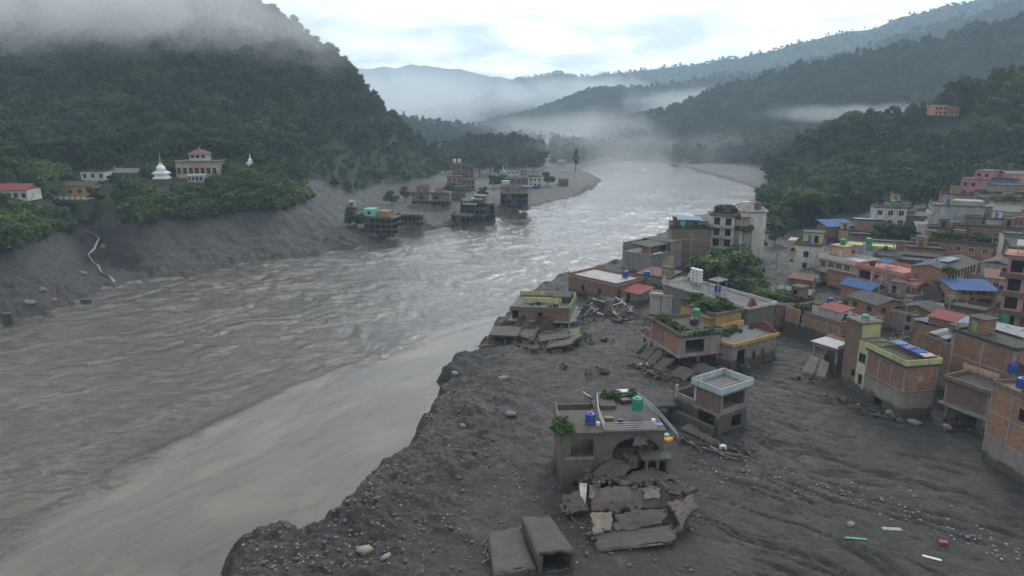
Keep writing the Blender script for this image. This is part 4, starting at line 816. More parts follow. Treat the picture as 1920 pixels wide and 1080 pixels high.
for i, (c, nm) in enumerate(cloths):
    x0 = .3 + i * 1.75; z = h.H + 1.18
    o = rough_slab('blanket', [h.wp(x0, 3.2, z), h.wp(x0 + 1.6, 3.2, z - .03), h.wp(x0 + 1.6, 5.05, z + .05), h.wp(x0, 5.05, z)], .05, plain_mat('cloth_' + nm.replace(' ', '_'), c, .9, .1), None, .14, 10, 5 + i); tag(o, nm + ' blanket spread out to dry on the laundry house roof', 'blanket', 'laundry on the brick house roof')
    
# open annex beside the tower
h = House('roof_shelter', 'open concrete shelter with pink terrace walls left of the stair tower', (1521, 640), (1571, 655), 9.0, 4, 4.2, 'shelter', mud=2.4)
h.slab(h.H - .55, .55, 0.0, BR3(), 'roof_edge'); h.flat_roof(plas('palegrey'), .12, .4, plas('salmon'), .1, 'br')
for x in (.3, h.W - .5):
    for y in (.3, h.D - .5): h.box('pillar', x, y, 0, x + .3, y + .3, h.H - .55, CO())
h.wall('b', 0, h.H - .55, COD()); p0 = h.wp(.2, -.2, 2.8); p1 = h.wp(1.9, -.2, 2.9); p2 = h.wp(2.0, -1.7, .2); p3 = h.wp(.1, -1.9, .2)
rough_slab('fallen_wall', [p0, p1, p2, p3], .22, CEM(), h.e, .06, 8, 3)['mud_h'] = 0.3
rough_slab('fallen_wall', [h.wp(2.3, -.2, 2.7), h.wp(3.7, -.2, 2.6), h.wp(3.9, -1.5, .2), h.wp(2.4, -1.7, .2)], .22, CEM(), h.e, .06, 8, 4)['mud_h'] = 0.8
# --- right edge brick block with peeling plaster
h = House('brick_house', 'three storey brick house with concrete frame and peeling plaster foot', (1862, 722), (9.5, -84), 13.4, 4, 7.5, mud=1.2)
h.face('f', 2, BR2(), 0, bays=3, z0=3.2); h.face('l', 2, BR2(), 0, bays=2, z0=3.2); h.wall('f', 0, 3.2, CEM(), [(0.0, .5, 0, 1.2)], name='plaster_wall'); h.wall('l', 0, 3.2, CEM(), name='plaster_wall'); h.wall('b', 0, h.H, BR()); h.wall('r', 0, h.H, BR())
h.box('window_shade_patch', 4.2, -.06, 7.0, 5.2, .03, 8.4, DARK()); h.box('window_frame', 4.1, -.09, 8.4, 5.3, .02, 8.55, CO()); h.flat_roof(BR3(), .1, .5, BR3(), .16, 'fbl')  # black box on the solid wall paints the shade of an opening
water_tank(h.wp(2.6, 1.2, h.H + .66), .62, 1.3, 'blue', 'blue water tank on the roof of the peeling brick house'); EDGE = h
shrub(h.wp(4.0, 1.6, h.H + .16), .5, 'leafy plant beside the blue tank on the peeling brick house')
h = House('brick_wing', 'brick upper storey overhanging on pillars beside the peeling brick house', (1775, 713), (1857, 742), 9.8, 4, 5.0, 'house', mud=1.0)
h.face('f', 1, BR3(), 0, bays=1, z0=2.7); h.face('l', 1, BR3(), 0, bays=1, z0=2.7); h.wall('b', 0, h.H, BR3()); h.slab(2.5, .22, .45, CO()); h.slab(h.H - .02, .22, .35, MOSS(), 'roof'); h.box('parapet', -.3, -.3, h.H + .2, h.W + .2, -.15, h.H + .75, BR3()); h.box('parapet', -.3, -.15, h.H + .2, -.15, h.D, h.H + .75, BR3())
for x, y in ((.2, .3), (.2, 4.4), (h.W - .5, .3)): h.box('pillar', x, y, 0, x + .3, y + .3, 2.5, CO())
h.box('arch_wall', h.W - 1.4, .5, 0, h.W - .2, .7, 2.5, COD())
# --- peach terrace house
h = House('terrace_house', 'peach house with plant filled roof terrace and blue tank beside it', (1822, 655), (9.0, -66), 12.4, 4.5, 8.0, mud=.6)
h.wall('f', 0, h.H - 2.6, CEM()); h.wall('l', 0, h.H, BR()); h.wall('b', 0, h.H, CEM()); h.box('pillar', .3, .1, h.H - 2.6, .9, .7, h.H, plas('peach')); h.box('pillar', 5.0, .1, h.H - 2.6, 5.5, .7, h.H, plas('peach')); h.box('rear_wall', .2, 2.2, h.H - 2.6, h.W, 2.4, h.H, COD()); h.box('shop_door', 1.6, 2.1, h.H - 2.5, 2.6, 2.19, h.H - .4, DARK())
h.flat_roof(CEM(), .3, .85, plas('peach'), .3); b = h.balcony('f', h.H - 2.7, -.2, 4.8, 1.0, plas('peach'), .8, plas('peach')); mb = MB()
for k in range(12): mb.box(-.1 + k * .4, -1.02, h.H - 2.0, .06 + k * .4, -1.0, h.H - 2.6, )
h.add(mb, 'balusters', plas('white'), b); plants(h, 9, 'leafy green plant on the peach terrace roof', s=(.32, .62), group='plants on the peach terrace'); water_tank(h.wp(6.2, -.9, h.H - 1.2), .66, 1.5, 'blue', 'blue water tank in front of the peach terrace', group=None)
h.box('tank_ledge', 5.4, -1.7, 0, 7.0, -.1, h.H - 1.2, BR3())
mb = MB().tube([(4.6, -.6, h.H - 2.2), (4.5, -.6, h.H + 1.2)], .05); h.add(mb, 'pole', STEEL())
# --- long brick blocks behind the laundry house
h = gen('long brick house with cement lower storey behind the laundry house', (1735, 634), (1828, 671), 11.5, 4.5, 6.0, [CEM(), BR()], 2, (0, 0, 0), ('flat', BR3(), .5), (3, 2, 2), mud=.8); 
for i in range(3): rough_slab('tin_sheet', [h.wp(.2 + i * 1.1, .2, h.H + 1.0), h.wp(1.3 + i * 1.1, .2, h.H + .9), h.wp(1.3 + i * 1.1, 3.2, h.H + 1.5), h.wp(.2 + i * 1.1, 3.2, h.H + 1.5)], .05, tin('pale' if i != 1 else 'grey'), h.e, .05, 5, i)
gen('brick upper block with one grey concrete column beside the tin sheet roof', (1789, 622), (9.0, -72), 14.2, 4.5, 5.0, BR(), 3, (0, 0, 0), ('flat', MOSS(), .35), (2, 1, 1))
h = gen('ochre rendered house with mossy tin edge on the shop street corner', (1716, 603), (1790, 622), 9.7, 5, 6.5, plas('ochre'), 2, (0, 1, 0), ('tin', 'grey', 'up_front', .5))
h = House('shed_house', 'low brick house under a long roof part red part white', (1742, 592), (10.5, -60), 11.2, 5.5, 3.2, mud=.5)
h.wall('f', 0, h.H, BR()); h.wall('l', 0, h.H, BR()); h.wall('r', 0, h.H, BR()); h.wall('b', 0, h.H, BR()); h.pitched(tin('red'), h.H, .7, .3, 'up_back', 0, 4.4, name='red_roof'); h.pitched(tin('paleblue'), h.H + .01, .7, .3, 'up_back', 4.7, 7.4, name='pale_blue_roof'); h.pitched(tin('pale'), h.H, .7, .3, 'up_back', 7.8, 12.5, name='white_roof')
water_tank(PY(1881, 606, 121.5), .85, 1.75, 'green', 'big green water tank beside the long red and white roof', 0.0); x, y, z = PY(1881, 606, 121.5)
MB().box(-.9, -.9, 4, .9, .9, z).build('brick_plinth', CEM(), None, False, (x, y, 0)); tag(bpy.data.objects['brick_plinth'], 'brick plinth carrying the big green water tank', 'plinth')
gen('small brick room with pale sheet lean-to beside the green tank', (1895, 622), (6, -60), 10.6, 5, 4, BR2(), 1, (0, 0, 0), ('tin', 'pale', 'up_front', .9))
# --- blue roofed damaged house
h = House('damaged_house', 'ochre house with torn open upper floor under a bright blue roof', (1789, 543), (1871, 546), 11.2, 5.5, 6.0, mud=.6)
W = h.W
h.wall('f', 0, h.H, plas('ochre'), [(1.8, 3.7, 3.1, 4.3), (4.1, 6.9, 2.9, 4.1), (2.6, 3.2, 1.4, 2.1), (5.3, 6.5, .6, 2.0), (1.0, W - .8, 4.75, h.H)]); h.wall('l', 0, h.H, plas('ochre')); h.wall('r', 0, h.H, plas('ochre')); h.wall('b', 0, h.H, BR2()); h.slab(2.7, .15, -.21, COD()); h.slab(0, .1, -.21, COD())
rough_slab('torn_wall', [h.wp(1.4, -.05, 4.6), h.wp(3.3, -.05, 4.8), h.wp(3.1, -.1, 3.3), h.wp(1.7, -.1, 3.6)], .1, plas('ochre'), h.e, .12, 8, 14); rough_slab('torn_wall', [h.wp(3.9, -.08, 4.9), h.wp(5.0, -.08, 4.6), h.wp(4.6, -.1, 3.7), h.wp(3.7, -.1, 3.9)], .1, BR2(), h.e, .12, 8, 15)
h.box('white_panel', 3.6, -.04, .3, 4.9, -.005, 1.9, CEM()); h.box('post', -.02, -.06, 0, .2, .0, h.H, plas('peach')); h.box('post', W - .2, -.06, 0, W + .02, 0.0, h.H, plas('peach'))
h.pitched(tin('blue'), h.H + .05, .8, .45, 'up_back'); 
for k in range(5): h.box('rubble', 1.2 + k * 1.2, .4 + .2 * (k % 2), 4.75, 1.9 + k * 1.2, 1.0, 5.15 + .15 * (k % 3), BR2() if k % 2 else CEM())
# --- right edge apartments
za = zr_from((1889, 480), (1868, 614), 5.5)
h = House('apartment_house', 'pink apartment block with stacked open balconies and brown floor bands', (1892, 482), (7.5, -38), za, 5.5, 8.0, mud=.4)
nf = 4; fh = h.H / nf
for f in range(nf):
    z = f * fh; h.wall('f', z + .16, z + fh, plas('pink' if f > 1 else 'peach') if f < 4 else CEM(), [(.5, 2.4, z + .75, z + fh - .5), (3.2, 4.6, z + .3, z + fh - .6)]); h.box('room_shade_panel', .5, .22, z + .7, 2.4, .3, z + fh - .45, DARK()); h.window('f', (3.2, 4.6, z + .3, z + fh - .6), WF(), None, None, 0, 3)  # thin black panel behind the opening paints the room's shade
    h.wall('l', z + .16, z + fh, plas('peach'), [(1.4, 3.2, z + .8, z + fh - .5)]); h.box('room_shade_panel', .22, 1.3, z + .7, .3, 3.3, z + fh - .45, DARK()); h.slab(z, .16, .06, plas('brown'))  # side opening backed by the same painted shade
    if f: h.balcony('f', z, -.9, 7.0, 1.2, plas('brown'), .7, plas('brown')); h.balcony('l', z, -.0, 4.0, .9, plas('brown'), .7, plas('brown'))
h.wall('b', 0, h.H, plas('peach')); h.flat_roof(plas('salmon'), .9, .35, plas('brown'), .2); h.pitched(tin('pale'), h.H + 2.0, .5, .1, 'up_back', .8, 6, 2, 6)
for x in (1, 5.5): h.box('roof_post', x, 2.2, h.H + .2, x + .12, 2.32, h.H + 2.0, STEEL()); h.box('roof_post', x, 5.4, h.H + .2, x + .12, 5.52, h.H + 2.2, STEEL())
# --- white panelled room on brick house
h = House('brick_house', 'broken brick wall house with a white panel room under a red roof on top', (1475, 574), (1578, 604), 9.2, 4, 7.0, mud=2.3)
h.wall('f', 0, 2.6, CEM(), [(3.0, 3.5, 1.9, 2.6)]); h.slab(2.55, .18, .08, CO()); h.face('l', 1, BR3(), 0, bays=2, z0=2.75); h.wall('l', 0, 2.6, CEM()); h.wall('r', 0, h.H, BR()); h.wall('b', 0, h.H, BR())
h.wall('f', 2.75, h.H, BR2(), [], 0, 3.0, name='brick_panel'); h.wall('f', 2.75, h.H - 1.0, BR2(), [], 3.9, 6.4, name='brick_panel'); h.wall('f', 2.75, h.H - 1.0, BR2(), [], 6.4, 9.0, name='brick_panel'); h.wall('f', 2.75, h.H - 1.0, BR2(), [], 9.0, h.W, name='brick_panel'); h.wall('f', h.H - 1.0, h.H, BR3(), [], 3.9, h.W, name='parapet')
h.box('gap_shade_panel', 2.9, .6, 2.75, 4.0, .7, h.H, DARK()); h.slab(h.H - 1.1, .12, -.22, ROOFG(), 'roof')  # black panel paints the shade seen through the broken gap
for x in (0.14, 3.05, 3.8, 6.4, 9.0, h.W - .14): h.box('column', x - .14, -.05, 2.75, x + .14, -.004, h.H - (0 if x < 3.2 else 1.0), CO())
h.box('beam', 3.9, -.045, h.H - 1.15, h.W, -.003, h.H - .95, CO())
zz = h.H - .9
for k in range(3): h.box('white_panel', 4.4 + k * 1.9, 1.5, zz, 6.25 + k * 1.9, 1.6, zz + 2.0, plas('palegrey')); h.box('panel_post', 6.25 + k * 1.9, 1.46, zz, 6.33 + k * 1.9, 1.62, zz + 2.2, STEEL())
h.box('room_side', 10.15, 1.62, zz, 10.25, 4.6, zz + 1.9, plas('paleblue')); h.box('room_window', 10.24, 2.6, zz + .6, 10.31, 3.7, zz + 1.6, GLASS()); h.box('room_back', 4.4, 4.6, zz, 10.2, 4.7, zz + 1.9, plas('palegrey')); h.pitched(tin('red'), zz + 2.05, .5, .3, 'up_back', 6.1, 10.3, 1.5, 4.7, name='red_roof')
plants(h, 5, 'potted shrub on the roof behind the broken brick wall', zz, .4, 4.2, 1, 5, (.3, .55), 'shrubs behind the broken brick wall'); plants(h, 4, 'green shrub at the end of the red roofed room', zz, 10.6, 11.0, 1.4, 5, (.35, .5), 'shrubs beside the red roofed room')
water_tank(h.wp(4.6, 6.2, h.H), .55, 1.3, 'blue', 'blue water tank behind the white panel room', .7); water_tank(h.wp(6.6, 6.2, h.H - .3), .6, 1.4, 'black', 'black water tank behind the white panel room', .6)
# --- ochre stone house
h = gen('long ochre rubble walled house with shrubs along its broken roof', (1406, 554), (1464, 576), 8.6, 4, 6.0, wall_mat('rubble_stone', (.25, .175, .105), (.15, .11, .08), stain=.7), 2, (3, 0, 1), ('flat', BR3(), .3), ww=.8, wh=1.0, frame=BF(), mud=.8, skip=((0, 0), (0, 2), (1, 1)))
plants(h, 12, 'shrub growing on the broken roof of the ochre rubble house', s=(.4, .75), group='shrubs on the ochre rubble house')
gen('grey tin lean-to beside the muddy road', (1452, 545), (7, -40), 6.8, 4, 4, BR2(), 1, (1, 0, 0), ('tin', 'grey', 'up_back', .5))
# --- the grey hall with the pale parapet
h = House('hall', 'long grey hall with a pale pink parapet and stacked white roof pots', (1244, 534), (1403, 582), 10.4, 4, 7.0, 'hall', mud=.6)
h.wall('f', 0, h.H, wall_mat('grey_render', (.17, .17, .168), (.115, .115, .115), stain=.75), [(17, 18.4, 2.0, 3.6), (19, 20.4, 2.0, 3.6)]); h.wall('l', 0, h.H, COD()); h.wall('r', 0, h.H, COD(), [(1, 2.4, 2, 3.8)]); h.wall('b', 0, h.H, COD()); h.flat_roof(ROOFG(), .2, .55, plas('white'), .2)
h.window('f', (17, 18.4, 2.0, 3.6), BF(), DARK()); h.window('f', (19, 20.4, 2.0, 3.6), BF(), DARK())
for y in (-.15, 6.9): h.add(MB().poly([(-.6, y, h.H + .7), (1.0, y, h.H + .7), (.2, y, h.H + 2.0), (-.6, y + .12, h.H + .7), (1.0, y + .12, h.H + .7), (.2, y + .12, h.H + 2.0)], [(0, 1, 2), (5, 4, 3), (0, 3, 4, 1), (1, 4, 5, 2), (2, 5, 3, 0)]), 'gable_ornament', plas('white'))
h.add(MB().poly([(h.W - .4, -.2, h.H + .7), (h.W - .4, 2.0, h.H + .7), (h.W - .4, .9, h.H + 2.1), (h.W + .25, -.2, h.H + .7), (h.W + .25, 2.0, h.H + .7), (h.W + .25, .9, h.H + 2.1)], [(0, 2, 1), (3, 4, 5), (0, 3, 5, 2), (1, 2, 5, 4), (0, 1, 4, 3)]), 'gable_ornament', plas('maroon'))
h.railing([(.2, -.1, h.H + .75), (8, -.1, h.H + .75)], .7, 2, .7, plas('white'), .035)
for k in range(3):
    e = empty('stacked_pots', h.wp(2.6 + k * 1.05, 5.4, h.H + .2)); tag(e, 'column of white stacked pots on the grey hall roof', 'roof ornament', 'stacked white columns on the hall roof'); MB().tube([(0, 0, 0), (0, 0, 3.2)], .12).build('post', STEEL(), e)
    for j in range(5): MB().lathe([(.30, .5 + j * .58), (.5, .6 + j * .58), (.5, .85 + j * .58), (.30, .98 + j * .58)], 12).build('pot', plain_mat('white_pot', (.55, .56, .56), .5), e)
h.pitched(tin('grey'), h.H + 3.0, .2, .1, 'up_back', 10.2, 12.8, 2, 4.5, name='canopy')
for x in (10.3, 12.6):
    for y in (2.1, 4.3): h.box('canopy_post', x, y, h.H + .2, x + .1, y + .1, h.H + 3.02, STEEL())
water_tank(h.wp(11.6, 3.2, h.H + .2), .62, 1.4, 'blue', 'blue water tank under the small canopy on the grey hall', .5)
HALL = h
h = gen('pale narrow annex with open top against the end of the grey hall', (1219, 554), (4.5, -22), 8.4, 4, 3.0, plas('palegrey'), 2, (0, 0, 0), ('flat', plas('cream'), .35), name='annex'); h.box('column', 2.2, -.06, 0, 2.4, -.004, h.H, COD())
# --- yellow house with roof garden
h = House('yellow_house', 'mustard yellow house with a leafy roof garden before the grey hall', (1277, 570), (9.0, -62), 10.2, 4, 6.0, mud=1.0)
h.wall('f', 0, h.H, plas('yellow'), [(4.6, 5.6, h.H - 2.2, h.H - .5)]); h.window('f', (4.6, 5.6, h.H - 2.2, h.H - .5), BF(), DARK()); h.wall('l', 0, h.H, plas('yellow')); h.wall('r', 0, h.H, plas('yellow')); h.wall('b', 0, h.H, plas('yellow')); h.flat_roof(COD(), .35, .35, COD(), .2); plants(h, 16, 'leafy plant in the roof garden of the mustard house', s=(.4, .8), group='roof garden of the mustard house')
h = House('yellow_house', 'small mustard yellow house with one white barred window and orange cornice', (1330, 600), (1362, 596), 9.4, 4, 5.0, mud=.8)
h.wall('f', 0, h.H, plas('yellow'), [(1.0, 2.6, h.H - 2.0, h.H - .4)]); h.window('f', (1.0, 2.6, h.H - 2.0, h.H - .4), WF(), None, None, 0, 3); h.wall('l', 0, h.H, plas('yellow'), [(1.5, 2.2, h.H - 1.6, h.H - .8)]); h.wall('r', 0, h.H, COD()); h.wall('b', 0, h.H, plas('yellow')); h.flat_roof(COD(), .25, .3, plas('peach'), .25)
h.pitched(tin('red'), 3.2, .6, .2, 'up_back', -1.2, 2.4, -2.4, -.4, name='red_canopy')
for x in (-1.1, 2.1): h.box('canopy_post', x, -2.3, 0, x + .12, -2.18, 3.2, CO())
# --- brick house on broken legs
h = House('ruined_house', 'brick house perched on bare pillars over rubble with a planted roof terrace', (1222, 603), (1276, 634), 9.8, 4, 7.5, mud=1.6)
W = h.W; fl = 2.5
for k, (a, b) in enumerate(((0, W / 2), (W / 2, W))): h.wall('f', fl + .25, h.H, BR2() if k else BR(), [], a, b - .002, name='brick_panel')
h.box('column', W / 2 - .15, -.05, fl + .2, W / 2 + .15, -.004, h.H, CO()); h.box('column', -.05, -.06, 0, .25, .25, h.H, CO()); h.box('column', W - .25, -.06, fl, W + .05, .25, h.H, CO())
h.wall('r', fl + .25, h.H, CO(), [(1.0, 4.4, fl + .6, h.H - .5)]); h.wall('b', fl + .25, h.H, BR3()); h.wall('l', fl + .25, h.H, BR()); h.slab(fl, .25, .35, CO()); h.box('red_band', W + .36, -.3, fl + .05, W + .42, h.D + .3, fl + .2, plas('maroon'))
h.flat_roof(MOSS(), .2, .6, BR3(), .2, 'fl'); h.railing([(W + .1, .1, h.H + .2), (W + .1, 7.3, h.H + .2)], .8, 3, .9, plas('palegrey'), .04)
for x, y in ((.0, 3.3), (0, 7.0), (W / 2, .1), (W / 2, 3.5), (W - .4, 6.9), (W - .4, 3.4)): h.box('pillar', x, y, 0, x + .32, y + .32, fl, CO())
plants(h, 14, 'green plant along the terrace edge of the brick house on pillars', None, .2, W - .2, .1, 2.2, (.25, .55), 'terrace plants of the house on pillars'); plants(h, 8, 'green plant along the terrace edge of the brick house on pillars', None, W - 1.2, W - .2, 2, 7, (.22, .45), 'terrace plants of the house on pillars')
water_tank(h.wp(4.2, 5.6, h.H + .2), .62, 1.1, 'black', 'black water tank on the terrace of the house on pillars', .0); water_tank(h.wp(3.5, 6.4, h.H + .9), .62, 1.35, 'green', 'bright green water tank raised above the terrace of the house on pillars', .5)
h.box('tank_stage', 2.7, 5.6, h.H + .2, 4.3 - .9, 7.2, h.H + .9, BR3())
h.box('low_wing_wall', -3.6, .5, fl - .2, -.07, .7, fl + 1.4, BR()); h.box('low_wing_slab', -3.8, .3, fl - .45, -.07, 5.4, fl - .2, CO()); h.box('wing_parapet', -3.6, .7, fl - .2, -3.4, 5.2, fl + 1.0, BR3())
for y in (.5, 4.9): h.box('pillar', -3.7, y, -.3, -3.35, y + .35, fl - .45, CO())
PILL = h
for i, (a, b, c_, d_, mt) in enumerate([((1.0, -.6, 2.2), (3.0, -.8, 1.6), (3.6, -3.0, .1), (1.2, -3.0, .1), MUDC), ((3.4, -.4, 2.1), (5.6, -.6, 2.3), (6.4, -2.8, .2), (4.0, -3.2, .2), MUDC), ((6.2, -1.0, 1.8), (8.8, -.4, 2.2), (9.4, -3.0, .2), (6.6, -3.6, .1), MUDC), ((4.8, -3.2, .7), (6.4, -3.6, .6), (6.0, -5.0, .2), (4.6, -4.8, .2), lambda: plas('peach')), ((W + .8, 0, 1.6), (W + 3.4, 1.2, 1.4), (W + 3.8, -1.4, .2), (W + .8, -2.6, .2), MUDC), ((W + 1, 3, 2.0), (W + 4, 4.5, 1.6), (W + 4.6, 2, .3), (W + 1, 0.6, .4), MUDC), ((-2.8, -.4, 1.6), (-.6, -.4, 1.8), (-.4, -2.6, .1), (-3.0, -2.4, .1), MUDC)]):
    rough_slab('fallen_slab', [h.wp(*a), h.wp(*b), h.wp(*c_), h.wp(*d_)], .25, mt(), h.e, .12, 8, 40 + i)['mud_h'] = -9.0
# --- yellow banded flat roof
h = House('banded_house', 'low house with mustard banded flat roof and curved painted gable', (1374, 651), (1456, 629), 8.2, 4, 6.5, mud=1.8)
h.wall('f', 0, h.H, CEM(), [(1.2, 3.2, .2, h.H - .9), (5.0, 5.8, 1.0, 2.6), (7.2, 8.0, .2, 2.6)]); h.box('room_shade_panel', 1.2, .24, .2, 3.2, .3, h.H - .9, DARK()); h.window('f', (5.0, 5.8, 1.0, 2.6), BF(), DARK()); h.door('f', 7.2, 8.0, .2, 2.6, BF(), d=-.2)  # shade of the wide opening painted as a black panel
for f in 'lrb': h.wall(f, 0, h.H, CEM())
r = h.slab(h.H, .15, .3, ROOFG(), 'roof'); h.box('mustard_band', -.34, -.34, h.H + .0, h.W + .34, -.2, h.H + .6, plas('yellow'), r); h.box('mustard_band', -.34, -.2, h.H + .15, -.2, h.D + .3, h.H + .6, plas('yellow'), r); h.box('mustard_band', -.2, h.D + .2, h.H + .15, h.W, h.D + .34, h.H + 1.1, plas('yellow'), r)
n = 9; pts = [(h.W + .36, h.D * i / (n - 1) * .9, h.H + .1 + 1.5 * math.sin(math.pi * i / (n - 1))) for i in range(n)]; base_ = [(h.W + .36, h.D * i / (n - 1) * .9, h.H - .5) for i in range(n)]
mb = MB(); V = pts + base_ + [(p[0] + .25, p[1], p[2]) for p in pts] + [(p[0] + .25, p[1], p[2]) for p in base_]; fs = []
for i in range(n - 1): fs += [(i, n + i, n + i + 1, i + 1), (2 * n + i + 1, 3 * n + i + 1, 3 * n + i, 2 * n + i), (i, i + 1, 2 * n + i + 1, 2 * n + i), (n + i, 3 * n + i, 3 * n + i + 1, n + i + 1)]
mb.poly(V, fs); h.add(mb, 'curved_gable', plas('maroon')); plants(h, 9, 'small plant on the back edge of the mustard banded roof', None, 3, h.W, 4, 6, (.2, .36), 'plants on the mustard banded roof')
for i, (u, v, sz) in enumerate([(1300, 690, 3.2), (1345, 680, 2.6), (1390, 690, 3.4), (1420, 672, 2.2), (1365, 665, 2.4), (1330, 705, 2.0)]):
    x, y, z = at(u, v); a = random.uniform(0, 3); c, s_ = math.cos(a) * sz / 2, math.sin(a) * sz / 2
    o = rough_slab('fallen_slab', [(x - c + s_ * .5, y - s_ - c * .5, z + .3), (x + c + s_ * .5, y + s_ - c * .5, z + .9), (x + c - s_ * .5, y + s_ + c * .5, z + 1.1), (x - c - s_ * .5, y - s_ + c * .5, z + .4)], .3, MUDC(), None, .15, 8, 60 + i); tag(o, 'mud coated concrete slab lying before the mustard banded house', 'slab', 'fallen slabs before the mustard houses')
# --- pale blue parapet tower house
h = House('ruined_house', 'half buried two storey house with a pale blue roof parapet and open rooms', (1304, 722), (1351, 741), 9.6, 4, 5.6, mud=2.6)
W = h.W; f1 = 2.9
h.wall('f', f1 - .1, h.H, BR3(), []); h.wall('f', 0, f1 - .12, CEM(), [(.7, W - .6, .3, 2.5)]); h.wall('r', f1, h.H, CEM(), [(.6, h.D - .7, f1 + .5, h.H - .35)]); h.wall('r', 0, f1 - .1, COD(), [(2.6, 4.6, .4, 2.0)]); h.wall('b', 0, h.H, CEM()); h.wall('l', 0, h.H, CEM()); h.slab(f1 - .15, .2, .05, CO()); h.box('inner_wall', W * .3, h.D - .8, f1, W - .25, h.D - .7, h.H, COD())
h.box('corner_post', -.08, -.08, f1 + .6, .25, .18, h.H, plas('paleblue')); r = h.flat_roof(ROOFG(), .42, .85, plas('paleblue'), .18); h.railing([(W + .3, -.3, h.H + 1.03), (-.2, -.3, h.H + 1.03)], .35, 1, .9, STEEL(), .025); h.railing([(W + .3, -.3, h.H + 1.03), (W + .3, 5.8, h.H + 1.03)], .35, 1, .9, STEEL(), .025)
h.box('low_wing_wall', -3.6, .4, 0, -.25, .6, 3.3, CEM()); h.box('low_wing_wall', -3.6, .6, 0, -3.4, 5.0, 3.6, COD()); h.box('wing_pillar', -3.7, .3, 0, -3.35, .65, 4.4, plas('palegrey')); h.box('wing_plinth', -3.7, -1.0, 0, W - .3, -.3, 1.3, plas('peach'))
BLUEP = h
o = rough_slab('fallen_slab', [h.wp(.4, -1.4, .9), h.wp(W + 2.2, -1.6, .3), h.wp(W + 2.4, -2.6, .2), h.wp(.6, -3.0, .4)], .25, MUDC(), h.e, .2, 10, 77); o['mud_h'] = -9.0
o = rough_slab('mud_sheet_roof', [P(1100, 738, 6.2), P(1135, 768, 6.0), P(1270, 762, 6.2), P(1262, 725, 6.4)], .25, M['mud'], None, .2, 12, 78); tag(o, 'buried flat roof coated in mud between the tank roof and the pale blue parapet', 'roof')
o = rough_slab('garden_wall', [P(1094, 733, 6.2), P(1135, 762, 6.2), P(1135, 775, 4.6), P(1094, 744, 4.6)], .2, plas('palegrey'), None, .08, 9, 79); tag(o, 'broken pale wall standing behind the ruin with two tanks', 'wall')
# ---------------------------------------------------------------- riverside row
h = House('flat_house', 'flat roofed brick house by the river with two blue tanks and red end roof', (1066, 517), (1156, 537), 7.6, 4, 9.5, mud=1.0)
h.wall('f', 0, h.H, BR3(), [(4, 4.9, .9, 2.2), (9, 9.9, .9, 2.2)]); h.window('f', (4, 4.9, .9, 2.2), BF(), DARK()); h.window('f', (9, 9.9, .9, 2.2), BF(), DARK())
for f in 'lrb': h.wall(f, 0, h.H, BR3())
h.flat_roof(plas('palegrey'), .1, .55, BR(), .15); h.pitched(tin('red'), h.H - .9, .7, .3, 'up_back', h.W + .2, h.W + 5.5, 1, 6, name='red_roof'); h.box('end_room', h.W + .1, 1.2, 0, h.W + 5.2, 5.6, h.H - .95, CEM()); h.box('end_door', h.W + 2.0, 1.14, .1, h.W + 2.9, 1.195, 2.2, DARK())
water_tank(h.wp(h.W - 3.4, 7.4, h.H + .15), .75, 1.5, 'blue', 'blue tank at the middle of the riverside flat roof', .3); water_tank(h.wp(h.W + .2, 10.6, h.H + .15), .8, 1.5, 'blue', 'blue tank at the far corner of the riverside flat roof', .3)
h.box('tank_pier', h.W - .7, 9.7, 0, h.W + 1.1, 11.5, h.H + .14, BR3())
h = House('ruined_house', 'sagging riverside house with green and lemon terrace hanging over the bank', (960, 573), (1068, 580), 8.4, 4, 8.5, mud=.2)
W = h.W
h.wall('f', 1.7, 3.6, BR(), [(5.2, 6.2, 2.0, 3.2)], 1.4, W); h.box('room_shade_panel', 5.2, .25, 2.0, 6.2, .3, 3.2, DARK()); h.wall('l', 1.7, 3.6, COD()); h.wall('r', 0, 3.6, plas('green')); h.wall('b', 0, h.H - .3, COD()); h.slab(1.4, .3, .5, CO()); h.slab(3.6, .3, .3, COD(), 'roof'); h.box('parapet', -.2, -.28, 3.9, W + .2, -.15, h.H, COD()); h.box('parapet', 1.5, 3.9, 3.9, W - 2, 4.05, 5.0, plas('lemon')); h.box('parapet', -.2, 8.5, 3.9, W, 8.65, 4.9, plas('lemon')); h.box('parapet', W + .05, -.1, 3.9, W + .2, 8.5, 4.7, plas('green')); h.box('column', W - .1, -.33, 0, W + .25, -.02, 3.6, plas('green')); h.box('stair_head', W - 4, 4.2, 3.9, W - .4, 7.8, 5.2, MOSS())  # black panel behind the window hole paints its shade
for x, y in ((-.2, -.2), (1.4, -.1), (-.2, 4), (-.2, 8)): h.box('pillar', x, y, -2.5, x + .3, y + .3, 1.4, CO())
water_tank(h.wp(W - 3.0, 1.6, 3.9 + 0), .5, 1.0, 'black', 'black tank on the sagging green and lemon terrace', .1); plants(h, 4, 'small plant on the sagging riverside terrace', 3.9, 3, W - 2, .4, 3, (.2, .35), 'plants on the sagging terrace')
mb = MB().tube([(2.6, 7, 3.9), (2.6, 7, 6.6)], .04); h.add(mb, 'pole', STEEL()); mb = MB().tube([(4.0, 7.5, 3.9), (4.0, 7.5, 7.4)], .05); h.add(mb, 'pole', plas('salmon'))
h.e.rotation_euler = (math.radians(2.5), math.radians(-2.0), h.ang); SAG = h
